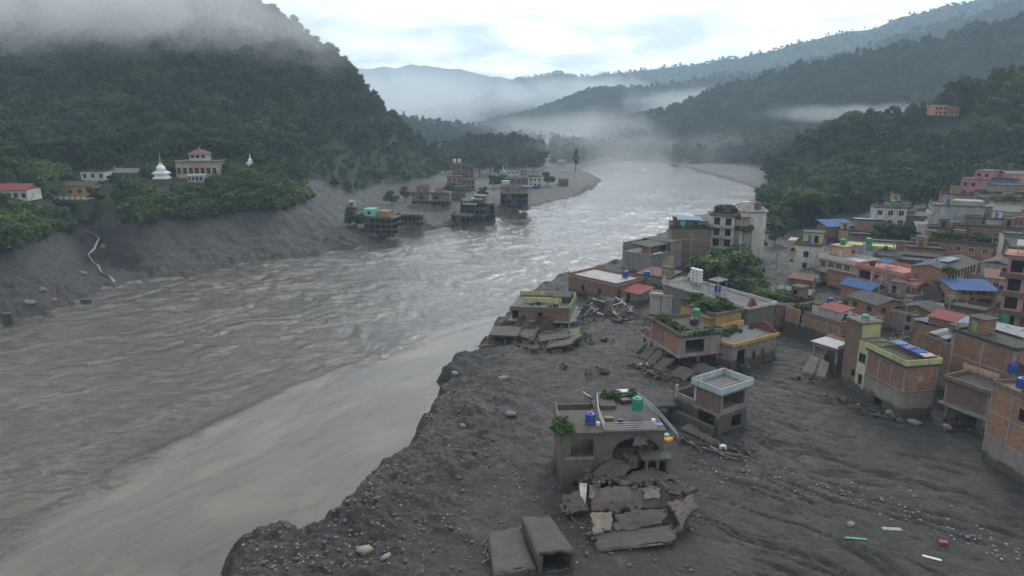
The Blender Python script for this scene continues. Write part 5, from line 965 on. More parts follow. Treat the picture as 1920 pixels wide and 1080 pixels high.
bits = [((1005, 585, 131), (1040, 580, 131), (1038, 592, 127.5), (1002, 598, 127.5), 'white'), ((1040, 580, 131), (1070, 578, 131), (1062, 590, 127.5), (1038, 594, 127.5), 'paleblue'), ((1060, 592, 126), (1088, 580, 128), (1085, 602, 122), (1058, 606, 121), 'paleblue'),
        ((940, 612, 122), (985, 605, 123), (982, 622, 117.5), (920, 628, 117), 'm'), ((985, 606, 123), (1022, 604, 123), (1000, 640, 113.5), (970, 628, 115), 'm'), ((1010, 625, 119), (1072, 612, 121), (1090, 628, 115), (1000, 642, 112.5), 'm'), ((1020, 608, 124), (1080, 604, 124.5), (1075, 620, 118.5), (1015, 625, 118), 'm'), ((1030, 640, 113), (1085, 630, 114.5), (1075, 645, 110), (1022, 652, 109), 'm'),
        ((960, 606, 126), (1000, 598, 127), (1000, 612, 122.5), (962, 620, 121), 'm'), ((1066, 618, 118), (1088, 612, 119), (1092, 632, 114), (1070, 640, 112.5), 'green')]
for i, q in enumerate(bits):
    o = rough_slab('fallen_slab', [PY(p[0], p[1], p[2] + 4.6) for p in q[:4]], .3, MUDC() if q[4] == 'm' else wall_mat('muddy_' + q[4], tuple(.6 * k for k in PL[q[4]]), (.06, .055, .05), stain=.5), h.e, .22, 9, 90 + i)
    o['mud_h'] = -9.0
mb = MB(); x, y, z = PY(930, 632, 116)
h2 = House('roof_shelter', 'mud covered slab porch on thin pillars at the river edge', (922, 626), (966, 628), 5.6, 2.6, 4.5, 'shelter', mud=9)
h2.slab(h2.H - .3, .3, .5, MUDC(), 'roof')
for x, y in ((.1, .1), (h2.W - .4, .1), (.1, 4), (h2.W - .4, 4)): h2.box('pillar', x, y, -.5, x + .3, y + .3, h2.H - .3, MUDC())
h2.box('brick_stub', 1.8, -.6, -.4, 4.2, -.3, 1.2, BR2())
# tall blocks by the far bank
h = House('grey_block', 'bare grey concrete block with an orange room opening at the river bank', (1220, 463), (1279, 452), 12.3, 4, 9.0, mud=1.6)
h.wall('f', 0, h.H - 2.2, wall_mat('grey_block_wall', (.21, .205, .19), (.15, .146, .138), stain=.55)); h.wall('f', h.H - 2.2, h.H, M['grey_block_wall'], [], h.W * .62, h.W); h.wall('r', 0, h.H, wall_mat('grey_render', (.17, .17, .168))); h.wall('l', 0, h.H - 2.2, M['grey_block_wall']); h.wall('b', 0, h.H, M['grey_block_wall']); h.slab(h.H - 2.3, .15, .1, CO(), 'terrace'); h.box('orange_wall', .4, 3.0, h.H - 2.15, h.W * .6, 3.2, h.H - .3, plas('salmon')); h.pitched(tin('slate'), h.H - .1, .3, .3, 'up_back', .2, h.W * .62, .6, 6); h.box('cream_patch', 5, -.03, 2.6, 9.5, -.005, 5.0, plas('cream')); h.slab(h.H, .2, .1, MOSS(), 'roof', h.W * .62, h.W); h.box('awning', .8, -.7, h.H - 2.0, 4.0, -.05, h.H - 1.7, plas('white'))
for x in (.1, h.W * .55):
    h.box('roof_post', x, .3, h.H - 2.15, x + .15, .45, h.H - .1, STEEL())
h = gen('brick block with a blue shed and plants on top behind the bare grey block', (1259, 430), (1336, 432), 14.6, 4, 12.0, BR3(), 4, (0, 0, 0), ('flat', MOSS(), .4), (2, 2, 2), name='brick_block')
h.box('shed', 2.0, 2.0, h.H + .16, 7.4, 6.0, h.H + 2.4, plas('blue')); h.pitched(tin('paleblue'), h.H + 2.42, .3, .3, 'up_back', 1.8, 7.6, 1.8, 6.2, name='shed_roof'); h.box('shed_window', 5.6, 1.94, h.H + 1.0, 6.6, 1.99, h.H + 1.9, GLASS()); h.box('shed_door', 2.4, 1.94, h.H + .2, 3.8, 1.99, h.H + 2.1, plas('turquoise'))
plants(h, 8, 'plant around the blue shed on the brick block', s=(.35, .7), x0=.5, y0=.4, y1=1.8, group='plants around the blue shed')
h = House('apartment_house', 'white four storey apartment house with balconies and roof plants near the river', (1335, 404), (1378, 407), 16.2, 4, 10.0, mud=.6)
nf = 4; fh = h.H / nf
for f in range(nf):
    z = f * fh; hs_ = [(.7, 2.4, z + .5, z + fh - .45), (3.9, 5.6, z + .5, z + fh - .45)]; h.wall('f', z, z + fh, plas('white'), hs_)
    for q in hs_: h.window('f', q, BF(), DARK(), None, 0, 1)
    if f: h.balcony('f', z, -.3, h.W + .1, 1.0, plas('palegrey'), .7, plas('palegrey'))
    h.wall('r', z, z + fh, wall_mat('grey_stained', (.34, .335, .32), (.2, .2, .19), stain=.95), [(7, 8.2, z + .8, z + fh - .6)])
h.wall('l', 0, h.H, COD()); h.wall('b', 0, h.H, COD()); h.flat_roof(MOSS(), .6, .5, COD(), .2); plants(h, 14, 'bushy plant on the white apartment house roof', s=(.5, .9), group='plants on the white apartment roof'); h.box('attic_wall', h.W + .01, 1.0, h.H - 2.6, h.W + 3.4, 6.0, h.H - .8, wall_mat('grey_stained', (.34, .335, .32))); h.pitched(tin('red'), h.H - .1, .5, .3, 'up_back', h.W - 1, h.W + 3.6, 1, 6, name='red_roof')
mb = MB()
for k in range(9): mb.box(h.W + .1 + k * .38, .9, h.H - .8, h.W + .16 + k * .38, .96, h.H - .1)
h.add(mb, 'attic_bars', BF())
h.box('lower_wing', h.W + .01, 1.5, 0, h.W + 4.6, 7.5, 8.2, wall_mat('grey_stained', (.34, .335, .32))); shr = [shrub(h.wp(h.W + 1 + k * .9, 2.0, 8.2), .7, 'creeper hanging from the lower wing of the white apartments', 'creepers on the lower wing') for k in range(4)]
water_tank(h.wp(1.0, 6, h.H + .2), .6, 1.3, 'blue', 'blue tank among the plants of the white apartment roof', 1.2)
h = House('tall_white_house', 'tall plain white house with dark blue balconied side behind the plant roof', (1390, 398), (1438, 399), 17.5, 4, 9.0, mud=.5)
h.wall('f', 0, h.H, plas('white')); h.wall('r', 0, h.H, plas('palegrey'), [(1 + 2.6 * (k % 3), 2.4 + 2.6 * (k % 3), 1 + 3.3 * (k // 3), 3 + 3.3 * (k // 3)) for k in range(12)]); h.wall('l', 0, h.H, plas('white')); h.wall('b', 0, h.H, plas('white')); h.flat_roof(ROOFG(), .3, .5, plas('white'), .2)
for k in range(12): h.window('r', (1 + 2.6 * (k % 3), 2.4 + 2.6 * (k % 3), 1 + 3.3 * (k // 3), 3 + 3.3 * (k // 3)), BF())
for k in range(1, 4): h.balcony('r', .8 + 3.3 * k, .4, 8.6, 1.2, plas('white'), .8, plain_mat('navy_panel', (.03, .05, .10), .6))
h.box('cap', 4.2, 3, h.H + .2, 5.8, 4.6, h.H + 1.6, COD()); h.add(MB().lathe([(1.0, h.H + 1.6), (1.0, h.H + 2.0), (.3, h.H + 2.7)], 12, (5.0, 3.8)), 'red_cap', plas('maroon')); h.box('roof_room', .6, 2.5, h.H + .2, 2.8, 5, h.H + 2.6, plas('white'))
# ---------------------------------------------------------------- middle of the town
h = House('white_house', 'white three storey house with maroon windows and a yellow rooftop room', (1492, 459), (1540, 463), 12.6, 4.5, 8.0, mud=.4)
h.wall('f', 0, h.H, plas('white'), [(2.0, 3.2, 5.2, 6.7), (2.0, 2.9, 2.4, 3.7)]); h.window('f', (2.0, 3.2, 5.2, 6.7), plain_mat('maroon_frame', (.22, .05, .05), .6)); h.window('f', (2.0, 2.9, 2.4, 3.7), M['maroon_frame'], shade=COD())
for f in 'rb': h.wall(f, 0, h.H, plas('white'))
h.wall('l', 0, h.H, plas('cream'), [(2, 4, z, z + 1.6) for z in (.6, 3.4, 6.0)])
for z in (.6, 3.4, 6.0): h.window('l', (2, 4, z, z + 1.6), BF())
for z in (2.7, 5.4): h.balcony('l', z, 0.2, 5.6, 1.6, plas('cream'), .9, plas('cream' if z > 3 else 'white'))
h.flat_roof(MOSS(), .3, .55, COD(), .2); h.box('roof_room', 1.2, 3.0, h.H + .2, 5.6, 6.4, h.H + 2.9, plas('lemon')); h.box('blue_door', 2.4, 2.94, h.H + .3, 3.3, 2.995, h.H + 2.3, plas('blue')); h.box('room_window', 3.8, 2.94, h.H + .4, 4.8, 2.995, h.H + 2.2, DARK()); h.slab(h.H + 2.9, .15, .4, MOSS(), 'room_roof', 1.2, 5.6, 3.0, 6.4); h.box('yellow_terrace', -2.2, 2.0, h.H - .2, -.35, 7.0, h.H + .7, plas('cream')); plants(h, 3, 'plant on the white house roof edge', None, .3, 2, .4, 2, (.25, .4), 'plants on the white house')
h = House('long_house', 'long peach house with curved balcony bands and white framed windows', (1537, 483), (1610, 498), 10.6, 4.8, 7.0, mud=.4)
fh = h.H / 2
for f in range(2):
    z = f * fh; hs_ = [(.4 + 2.1 * k, 1.9 + 2.1 * k, z + .7, z + fh - .5) for k in range(int(h.W // 2.1))]; h.wall('f', z, z + fh, plas('cream' if f else 'peach'), hs_)
    for q in hs_: h.window('f', q, WF(), None, None, 0, 2)
    h.balcony('f', z + fh if f else fh, -.7, h.W, .7 if f else 1.0, plas('peach'), .12 if f else .6, plas('peach'))
    h.wall('l', z, z + fh, plas('peach'), [(.8, 2.6, z + .5, z + fh - .4)]); h.window('l', (.8, 2.6, z + .5, z + fh - .4), BF(), None, None, 0, 2)
    h.balcony('l', z + fh if f else fh, -.1, 4.5, 1.1, plas('peach'), .5, plas('peach'))
for f in 'rb': h.wall(f, 0, h.H, plas('peach'))
h.flat_roof(plas('palegrey'), .2, .75, plas('white'), .2); h.box('roof_room', .4, 3.6, h.H + .2, 3.6, 6.6, h.H + 2.8, plas('peach')); h.box('roof_door', 2.4, 3.54, h.H + .2, 3.2, 3.595, h.H + 2.1, plas('paleblue')); h.slab(h.H + 2.8, .2, .3, plas('peach'), 'room_roof', .4, 3.6, 3.6, 6.6)
water_tank(h.wp(2.0, 5.2, h.H + 3.0), .65, 1.5, 'green', 'green tank on the rooftop room of the long peach house')
gen('pale green flat roofed house behind the long peach house', (1585, 460), (11, -28), 12.2, 5.5, 5, plas('palegrey'), 2, (3, 0, 1), ('flat', plas('lemon'), .3, plas('lemon')))
water_tank(PY(1629, 457, 167), .75, 1.5, 'green', 'upper green tank of the pair above the salmon house', .0); x, y, z = PY(1629, 470, 166.4); water_tank((x, y, z), .75, 1.4, 'green', 'lower green tank of the pair above the salmon house', 0)
x, y, z = PY(1629, 457, 167); o = MB().box(-.8, -.2, 5, .8, 1.2, z - .01).build('tank_tower', plas('palegrey'), None, False, (x, y, 0)); tag(o, 'concrete pier carrying the upper green tank', 'pier'); x, y, z = PY(1629, 470, 166.4); o = MB().box(-.8, -.8, 5, .8, .35, z - .01).build('tank_pier', plas('palegrey'), None, False, (x, y, 0)); tag(o, 'low concrete pier carrying the lower green tank', 'pier')
h = House('salmon_house', 'salmon pink house with open terraces and white posts', (1608, 500), (1693, 519), 11.4, 5, 8.0, mud=.3)
hs_ = [(.6, 3.4, h.H - 2.3, h.H - .5), (4.4, 5.4, h.H - 2.0, h.H - .8), (7.4, 8.8, h.H - 2.0, h.H - .7)]; h.wall('f', 0, h.H, plas('salmon'), hs_); h.box('room_shade_panel', .6, .24, h.H - 2.3, 3.4, .3, h.H - .5, DARK()); h.window('f', hs_[1], BF()); h.window('f', hs_[2], WF(), None, None, 0, 3)  # terrace opening backed by a black panel as painted shade
for f in 'lb': h.wall(f, 0, h.H, plas('salmon'))
h.wall('r', 0, h.H, plas('salmon'), [(1, 2.4, h.H - 2.2, h.H - .6)]); h.window('r', (1, 2.4, h.H - 2.2, h.H - .6), BF()); h.flat_roof(plas('salmon'), .35, .7, plas('salmon'), .2)
for x in (3.7, 6.2, 9.6): h.box('white_post', x, -.12, h.H - 3.4, x + .18, -.006, h.H, plas('white'))
water_tank(h.wp(1.6, 2.6, h.H + .2), .6, 1.4, 'black', 'black tank on the salmon terrace'); h.pitched(tin('blue'), h.H + 1.5, .5, .1, 'gable_x', 2.6, 5.2, 3, 6, name='blue_canopy')
for x in (2.7, 5.0): h.box('canopy_post', x, 3.1, h.H + .2, x + .1, 3.2, h.H + 1.6, STEEL()); h.box('canopy_post', x, 5.7, h.H + .2, x + .1, 5.8, h.H + 1.6, STEEL())
h = House('salmon_house', 'lower salmon terrace house facing the shop street', (1672, 534), (1716, 541), 10.0, 5, 5.5, mud=.3)
h.wall('f', 0, h.H, plas('salmon'), [(.8, 1.8, 1.6, 3.2), (3.2, 4.4, .3, 2.4)]); h.window('f', (.8, 1.8, 1.6, 3.2), WF()); h.box('room_shade_panel', 3.2, .24, .3, 4.4, .3, 2.4, DARK()); h.wall('l', 0, h.H, plas('salmon')); h.wall('r', 0, h.H, plas('salmon'), [(1, 2.4, 2.4, 4.2)]); h.window('r', (1, 2.4, 2.4, 4.2), WF()); h.wall('b', 0, h.H, plas('salmon')); h.flat_roof(plas('salmon'), .3, .6, plas('salmon'), .2); h.balcony('f', 2.6, -.3, h.W + .6, 1.2, plas('salmon'), .8, plas('salmon'))  # doorway shade painted by a black panel set behind it
gen('long brick house under pale grey sheet roof below the peach balconies', (1553, 503), (1657, 525), 8.8, 4.6, 3.6, BR2(), 1, (0, 0, 0), ('tin', 'pale', 'up_back', .25))
gen('brick hut with a blue pitched roof behind the grey slate house', (1578, 532), (1632, 545), 8.4, 4.6, 5.0, BR2(), 1, (1, 0, 1), ('tin', 'blue', 'gable_x', 1.2, BR2()))
gen('low hut with dark slate roof at the bend of the muddy road', (1499, 507), (5.5, -55), 7.0, 4.4, 5.0, plas('palegrey'), 1, (0, 0, 0), ('tin', 'slate', 'gable_y', 1.2, plas('palegrey')))
gen('orange house with sagging slate roof above the shop street', (1592, 555), (1645, 572), 9.6, 4.6, 6.5, [BR2(), BR2()], 2, (2, 0, 2), ('tin', 'slate', 'gable_x', .9), frame=plain_mat('blue_frame', (.12, .16, .2), .6))
gen('grey concrete shop house beside the debris filled street', (1648, 578), (7, -50), 8.2, 4.6, 5.0, CEM(), 2, (2, 0, 1), ('flat', plas('cream'), .2), frame=BF())
gen('brick cottage with slate gable roof beside the salmon terrace', (1712, 541), (5.5, -52), 9.4, 5, 6.5, COD(), 1, (0, 0, 0), ('tin', 'slate', 'gable_y', 1.7))
gen('low grey tin shed in front of the slate gable cottage', (1718, 552), (4.5, -40), 7.6, 5, 2.6, COD(), 1, (0, 0, 0), ('tin', 'grey', 'up_back', .7))
h = House('row_house', 'brick row house with ochre gable end and cream windowed street front', (1709, 499), (7.0, -52), 13.2, 5.5, 16.0, mud=.3)
h.wall('f', 0, h.H, BR2()); hs_ = [(.7 + 1.6 * k, 1.7 + 1.6 * k, z, z + 1.6) for k in range(9) for z in (1.0, 3.4, 5.7)]; h.wall('r', 0, h.H, plas('cream'), hs_); h.wall('l', 0, h.H, BR2()); h.wall('b', 0, h.H, BR2())
for q in hs_: h.window('r', q, BF())
h.pitched(tin('slate'), None, 1.0, .4, 'gable_y'); h.gables(BR2(), 1.0, 'gable_y')
for k in range(4): h.box('roof_sheet', 3.0, 5 + k * 1.6, h.H + 1.02, 5.0, 6.5 + k * 1.6, h.H + 1.08, tin('paleblue' if k < 2 else 'pale'))
plants(h, 5, 'creeper on the eaves of the brick row house', h.H - .3, 6.5, 7.3, .2, 3, (.4, .6), 'creepers on the row house')
gen('grey row house continuing the cream windowed street front', (1840, 492), (6.0, -50), 12.6, 5.5, 9.0, plas('palegrey'), 3, (0, 0, 4), ('tin', 'slate', 'gable_y', .9), frame=BF())
gen('cream rear house with narrow windows between row house and balcony block', (1868, 488), (5, -40), 12.6, 6, 6, plas('cream'), 3, (3, 0, 2), ('tin', 'rust', 'gable_x', .9), frame=BF())
h = gen('orange and brick house under a dark overgrown roof', (1737, 449), (1862, 461), 13.4, 7, 7.0, [BR(), BR2()], 2, (5, 0, 1), ('flat', MOSS(), .5, None, .5), None, WF()); plants(h, 16, 'plant on the dark overgrown roof', s=(.4, .85), group='plants on the overgrown roof'); h.box('white_tub', 6.2, -.8, 2.2, 7.2, -.1, 3.0, plas('palegrey'))
gen('brick house with flat roof and white ledge behind the overgrown roof', (1815, 425), (13, -26), 15.0, 8, 7.0, BR(), 2, (3, 0, 1), ('flat', MOSS(), .4), (3, 1, 1))
gen('cream tall house with double window behind the brick flat roof', (1884, 440), (4.5, -25), 15.2, 8, 6.0, plas('white'), 2, (1, 0, 1), ('flat', MOSS(), .3), ww=2.4, wh=1.5)
gen('dark slate roofed house at the foot of the white double window house', (1898, 462), (7, -20), 13.4, 8, 6.0, COD(), 1, (0, 0, 0), ('tin', 'slate', 'up_back', 1.6))
gen('narrow brick stair tower beside the overgrown roof', (1812, 408), (3.6, -28), 17.2, 8, 4.0, BR3(), 2, (0, 0, 0), ('flat', MOSS(), .2))
gen('small orange hut with pale tin roof below the grey concrete block', (1773, 416), (7, -22), 15.4, 8.5, 4.0, plas('peach'), 1, (0, 0, 0), ('tin', 'paleblue', 'up_back', .6))
# upper rows
h = gen('tall blank grey concrete block on the hillside', (1752, 386), (12, -22), 19.4, 8.5, 8.0, wall_mat('grey_stained', (.34, .335, .32)), 4, (0, 0, 0), ('flat', ROOFG(), .3), name='grey_block'); h.box('lift_room', 4, 1, h.H + .2, h.W, 6, h.H + 1.6, M['grey_stained']); 
for z in (2.5, 5.6, 8.6): h.balcony('l', z, .4, 5, 1.0, plas('white'), .8, plas('white'))
gen('white house with cream cornice next to the blank grey block', (1806, 384), (1842, 388), 19.2, 9, 5.0, plas('white'), 3, (2, 0, 0), ('flat', plas('white'), .4), ww=1.5, wh=1.4, side=BR3(), shade=plas('cream'))
gen('white kiosk house with white awnings left of the grey block', (1720, 422), (4.5, -20), 14.0, 8.5, 4.0, plas('white'), 2, (0, 0, 0), ('flat', plas('white'), .4))
h = House('pink_house', 'bright pink four storey house on the slope under the wood', (1803, 334), (10.5, -58), 21.0, 11, 7.5, mud=.1)
hs_ = [(1.0 + 2.8 * k, 2.2 + 2.8 * k, z, z + 1.5) for k in range(2) for z in (1.2, 4.0, 7.2)]; h.wall('f', 0, h.H, plas('pink'), hs_); h.wall('l', 0, h.H, plas('pink')); h.wall('r', 0, h.H, plas('pink')); h.wall('b', 0, h.H, plas('pink'))
for q in hs_: h.window('f', q, BF(), None, None)
h.flat_roof(plas('maroon'), .25, 0, None, .15); hs_ = [(5.2, 6.4, h.H + 1.0, h.H + 2.3), (7.8, 9.0, h.H + 1.0, h.H + 2.3)]; h.wall('f', h.H + .17, h.H + 3.2, plas('pink'), hs_, 4.4, h.W, name='upper_wall')
for q in hs_: h.window('f', q, BF())
h.box('upper_side', h.W - .2, .2, h.H + .16, h.W, h.D, h.H + 3.2, plas('pink')); h.box('upper_back', 4.4, h.D - .2, h.H + .16, h.W - .2, h.D, h.H + 3.2, plas('pink')); h.box('upper_side', 4.4, .2, h.H + .16, 4.6, h.D - .2, h.H + 3.2, plas('pink')); h.slab(h.H + 3.2, .15, .25, plas('maroon'), 'upper_roof', 4.4, h.W, 0, h.D)
gen('grey terraced house with planted ledge below the pink house', (1840, 362), (12, -15), 19.0, 10.5, 6.0, CEM(), 2, (2, 0, 0), ('flat', MOSS(), .5))
gen('long grey wall house above the garden terrace', (1868, 348), (16, -8), 21.5, 11.5, 6.0, CEM(), 2, (3, 0, 0), ('flat', ROOFG(), .3))
h = gen('cream house with dark plant covered roof under the long grey wall', (1873, 377), (13, -10), 18.0, 10, 6.0, plas('cream'), 2, (4, 0, 0), ('flat', MOSS(), .5, None, .6)); plants(h, 8, 'plant on the dark cream house roof', s=(.4, .8), group='plants on the cream house roof')
gen('small salmon pink house with thin brown roof below the grey terraces', (1880, 410), (11, -8), 15.8, 9, 5.0, plas('salmon'), 2, (3, 0, 0), ('flat', plas('maroon'), .1), frame=WF())
gen('grey tin roofed house below the cream plant roof house', (1862, 396), (9, -12), 16.0, 9.5, 5.0, plas('palegrey'), 1, (1, 0, 0), ('tin', 'grey', 'up_back', 1.2))
gen('low house under a wide bright blue roof at the edge of the wood', (1552, 425), (1605, 424), 10.4, 6.5, 6.0, BR3(), 1, (0, 0, 0), ('tin', 'blue', 'up_back', 1.4))
gen('cream stub house under the wide blue roof', (1577, 432), (5, -10), 9.6, 6, 4, plas('cream'), 1, (0, 0, 0), ('flat', MOSS(), .2))
gen('plain red brick house with grey sheet roof near the wood edge', (1607, 413), (8, -18), 12.8, 6.5, 6.0, BR2(), 1, (0, 0, 0), ('tin', 'paleblue', 'up_front', .5))
h = gen('white columned house with a green tank near the wood', (1641, 390), (9, -14), 16.2, 7.5, 5.0, plas('white'), 3, (3, 0, 0), ('flat', ROOFG(), .5), frame=WF(), ww=1.5, wh=1.6); water_tank(h.wp(5.5, 2, h.H + .2), .75, 1.6, 'green', 'green tank on the white columned house near the wood', .6)
gen('small brick shed right of the white columned house', (1684, 396), (5, -10), 14.8, 7.5, 4.0, BR3(), 1, (0, 0, 0), ('flat', CO(), .2))
gen('brick wall yard behind the pair of green tanks', (1634, 452), (12, -22), 12.0, 6, 3, BR2(), 1, (0, 0, 0), ('flat', MOSS(), .2))
gen('dark roofed cottage among trees between blue roof and brick house', (1596, 440), (7, -15), 9.8, 6, 4.5, COD(), 1, (2, 0, 0), ('flat', MOSS(), .3))
gen('dark flat house between the salmon house and the row house', (1684, 490), (8, -34), 11.4, 5.5, 6.5, BR3(), 2, (2, 0, 1), ('flat', MOSS(), .5))
gen('grey roofed workshop between long peach house and overgrown roof', (1650, 478), (12, -30), 11.0, 5.5, 6.0, plas('palegrey'), 2, (4, 0, 0), ('tin', 'slate', 'gable_x', .9))
gen('brick terrace house right of the overgrown roof house', (1700, 466), (8, -26), 12.2, 6, 6.0, BR2(), 2, (1, 0, 0), ('flat', MOSS(), .5))
# ---------------------------------------------------------------- the ruin with two tanks
h = House('ruined_house', 'collapsed grey house with a blue and a teal tank on its railed roof', (1056, 810), (11.0, 3), 11.2, 4, 8.0, mud=1.6)
RU = h; Hh = h.H; G = MUDC(); G2 = wall_mat('stained_render', (.135, .118, .098), (.082, .074, .064), stain=.6)
h.wall('f', 0, Hh - .25, G2, [(.85, 3.3, Hh - 2.9, Hh - .9), (1.2, 2.4, .7, 1.3)], 0, 4.3); h.wall('l', 0, Hh - .25, G2, [(1.2, 2.2, Hh - 2.7, Hh - 1.2)]); h.wall('b', 0, Hh - .25, G2, [(.9, 2.6, Hh - 2.6, Hh - 1.0)]); h.wall('r', 0, Hh - .25, G2, [(1.5, 4.0, Hh - 3, Hh - .8)])
h.box('cross_wall', 4.1, .22, 0, 4.3, 6.5, Hh - .25, G2); h.box('inner_floor', .2, .22, Hh - 3.2, 4.1, 7.7, Hh - 3.05, G); h.box('inner_floor', 4.3, .6, Hh - 3.4, 10.8, 7.7, Hh - 3.2, G)
h.box('column', -.06, -.07, 0, .26, .2, Hh - .25, G2); h.box('column', 3.45, -.07, 2.2, 3.75, -.003, Hh - .25, G2); h.box('beam', .26, -.06, Hh - 3.25, 3.45, -.003, Hh - 3.0, wall_mat('cream_band', (.27, .235, .18), (.18, .16, .13)))
n = 10; pts = [(5.4 + 2.6 * (1 - math.cos(math.pi * i / (n - 1))) , Hh - 2.6 + 1.7 * math.sin(math.pi * i / (n - 1))) for i in range(n)]
mb = MB(); V = []; fs = []
for i, (x, z) in enumerate(pts): V += [(x, .05, z), (x, .05, Hh - .25), (x, .3, z), (x, .3, Hh - .25)]
for i in range(n - 1): a = i * 4; fs += [(a, a + 4, a + 5, a + 1), (a + 2, a + 3, a + 7, a + 6), (a, a + 2, a + 6, a + 4)]
mb.poly(V, fs); h.add(mb, 'arch', G2); h.box('arch_jamb', 4.32, .05, 2.2, 5.38, .3, Hh - .25, G2); h.box('arch_jamb', 10.62, .05, 1.5, 10.98, .3, Hh - .25, G2)
r1 = h.box('roof', -.25, -.3, Hh - .25, 4.32, 5.6, Hh - .02, G); r2 = h.box('roof', 4.33, -.25, Hh - .22, 11.1, 8.2, Hh + .06, G); h.box('stair_hatch', 5.0, 5.4, Hh + .06, 6.8, 8.0, Hh + .5, G)
h.railing([(-.2, 5.4, Hh), (-.2, -.2, Hh), (4.2, -.2, Hh)], .95, 3, 1.4, plain_mat('rusty_rail', (.10, .09, .085), .6), .03); h.railing([(4.4, -.2, Hh + .06), (10.0, -.15, Hh + .06)], .95, 4, 1.5, STEEL(), .035); h.railing([(4.4, -.2, Hh + .06), (4.4, 3.4, Hh + .06), (5.0, 8.1, Hh + .06), (9.8, 8.1, Hh + .06)], .95, 3, 1.5, STEEL(), .035)
for k in range(3): h.add(MB().tube([(9.8, 8.1 - k * .1, Hh + .4 + k * .3), (11.0, 4.0, Hh + .3 + k * .25), (12.6, .2 + k * .5, Hh - .9 + k * .1)], .045, 5), 'bent_rail', STEEL())
water_tank(h.wp(3.2, 1.8, Hh - .02), .58, 1.4, 'blue', 'blue water tank on the roof of the collapsed grey house'); water_tank(h.wp(8.6, 3.0, Hh + .06), .64, 1.5, 'teal', 'teal water tank on steel legs on the collapsed grey house', 1.0)
for i, (x, y, s_, lab) in enumerate([(-.1, -.1, .55, 'dark leafy plant hanging off the front corner of the tank roof'), (.0, 1.2, .35, 'small plant behind the corner plant of the tank roof'), (6.2, 8.0, .45, 'yellow green shrub at the rear rail of the tank roof'), (7.4, 8.2, .4, 'narrow dark plant at the rear rail of the tank roof'), (9.2, 8.3, .42, 'bright tuft beside the bent rails of the tank roof')]): shrub(h.wp(x, y, Hh), s_, lab, 'plants on the tank roof')
def small_box(name, label, cat, loc, sx, sy, sz, c, rz=0, rough=.6):
    e = MB().poly([(-sx, -sy, 0), (sx, -sy, 0), (sx, sy, 0), (-sx, sy, 0), (-sx * .93, -sy * .9, sz), (sx * .95, -sy * .93, sz * .95), (sx * .92, sy * .95, sz), (-sx * .95, sy * .9, sz * 1.05)], [(3, 2, 1, 0), (4, 5, 6, 7), (0, 1, 5, 4), (1, 2, 6, 5), (2, 3, 7, 6), (3, 0, 4, 7)]).build(name, plain_mat('c_' + '_'.join('%02d' % int(q * 99) for q in c), c, rough), None, False, loc)
    e.rotation_euler = (0, 0, rz); tag(e, label, cat); return e
small_box('bundle', 'black bundle lying by the rear rail of the tank roof', 'bundle', h.wp(8.4, 7.2, Hh + .06), .8, .4, .5, (.02, .02, .028), .3); small_box('crate', 'rusty brown crate on the tank roof', 'crate', h.wp(5.4, 2.6, Hh + .06), .5, .3, .35, (.12, .05, .03)); small_box('drum', 'small black tub on the tank roof beside the crate', 'tub', h.wp(6.5, 1.7, Hh + .06), .25, .25, .5, (.015, .015, .015)); small_box('bucket', 'white bucket beside the teal tank', 'bucket', h.wp(10.2, 1.8, Hh + .06), .2, .2, .35, (.6, .6, .58)); small_box('bucket', 'white bucket beside the blue tank', 'bucket', h.wp(4.0, 1.5, Hh - .02), .2, .2, .35, (.6, .58, .5)); small_box('tarpaulin', 'small blue tarpaulin by the bent rail of the tank roof', 'tarpaulin', h.wp(10.6, 1.2, Hh + .06), .5, .3, .06, (.04, .13, .36)); small_box('flower_pot', 'terracotta pot at the front corner of the tank roof', 'pot', h.wp(.3, .2, Hh - .02), .2, .2, .35, (.38, .16, .06))
o = rough_slab('mattress', [PY(1222, 819, 70.5), PY(1256, 826, 69.0), PY(1262, 820, 70.8), PY(1230, 813, 72.2)], .3, plain_mat('orange_cloth', (.55, .25, .05), .8), None, .08, 8, 5); tag(o, 'orange mattress lying on the ruin edge with turquoise cloths on it', 'mattress')
for k, (u, v) in enumerate(((1236, 813), (1248, 816))): small_box('cloth', ('folded' if k else 'crumpled') + ' turquoise cloth on the orange mattress', 'cloth', PY(u, v, 70.9), .4, .25, .14, (.12, .42, .46), .3 * k)
h.slab(4.6, .22, 0, G, 'portico_roof', 8.2, 11.4, -2.0, .0)
for x, y in ((8.6, -1.8), (10.9, -1.8), (9.8, -1.7)): h.box('pillar', x, y, 2.2, x + .28, y + .28, 4.6, G2)
h.box('portico_shade_panel', 8.3, -.3, 2.0, 11.2, -.15, 4.6, DARK())  # black sheet paints the shade under the portico roof
HEAP_FWD = 0.5
def ruin_slab(q, th, mat, amp, seed, name='fallen_slab', sag=0.0, n=16):
    o = rough_slab(name, [PY(p[0], p[1], p[2] - HEAP_FWD) for p in q], th, mat, RU.e, amp, n, seed, sag); o['mud_h'] = -9.0; return o
PKP = wall_mat('pinkish_render', (.150, .118, .10), (.062, .058, .053), stain=.4); CRM = wall_mat('cream_render', (.25, .215, .17), (.09, .082, .072), stain=.6); WHT = plas('white')
ruin_slab([(1085, 902, 66.3), (1146, 858, 69.0), (1190, 864, 68.7), (1164, 906, 66.0)], .3, G, .22, 201); ruin_slab([(1163, 908, 65.6), (1184, 884, 67.3), (1226, 874, 67.8), (1268, 899, 66.0)], .3, G, .28, 202); ruin_slab([(1140, 852, 69.6), (1150, 838, 70.6), (1190, 838, 70.4), (1196, 866, 68.8)], .35, G, .3, 203); ruin_slab([(1185, 812, 69.2), (1212, 818, 68.6), (1214, 836, 67.4), (1188, 834, 67.8)], .4, G, .2, 204, 'hanging_slab')
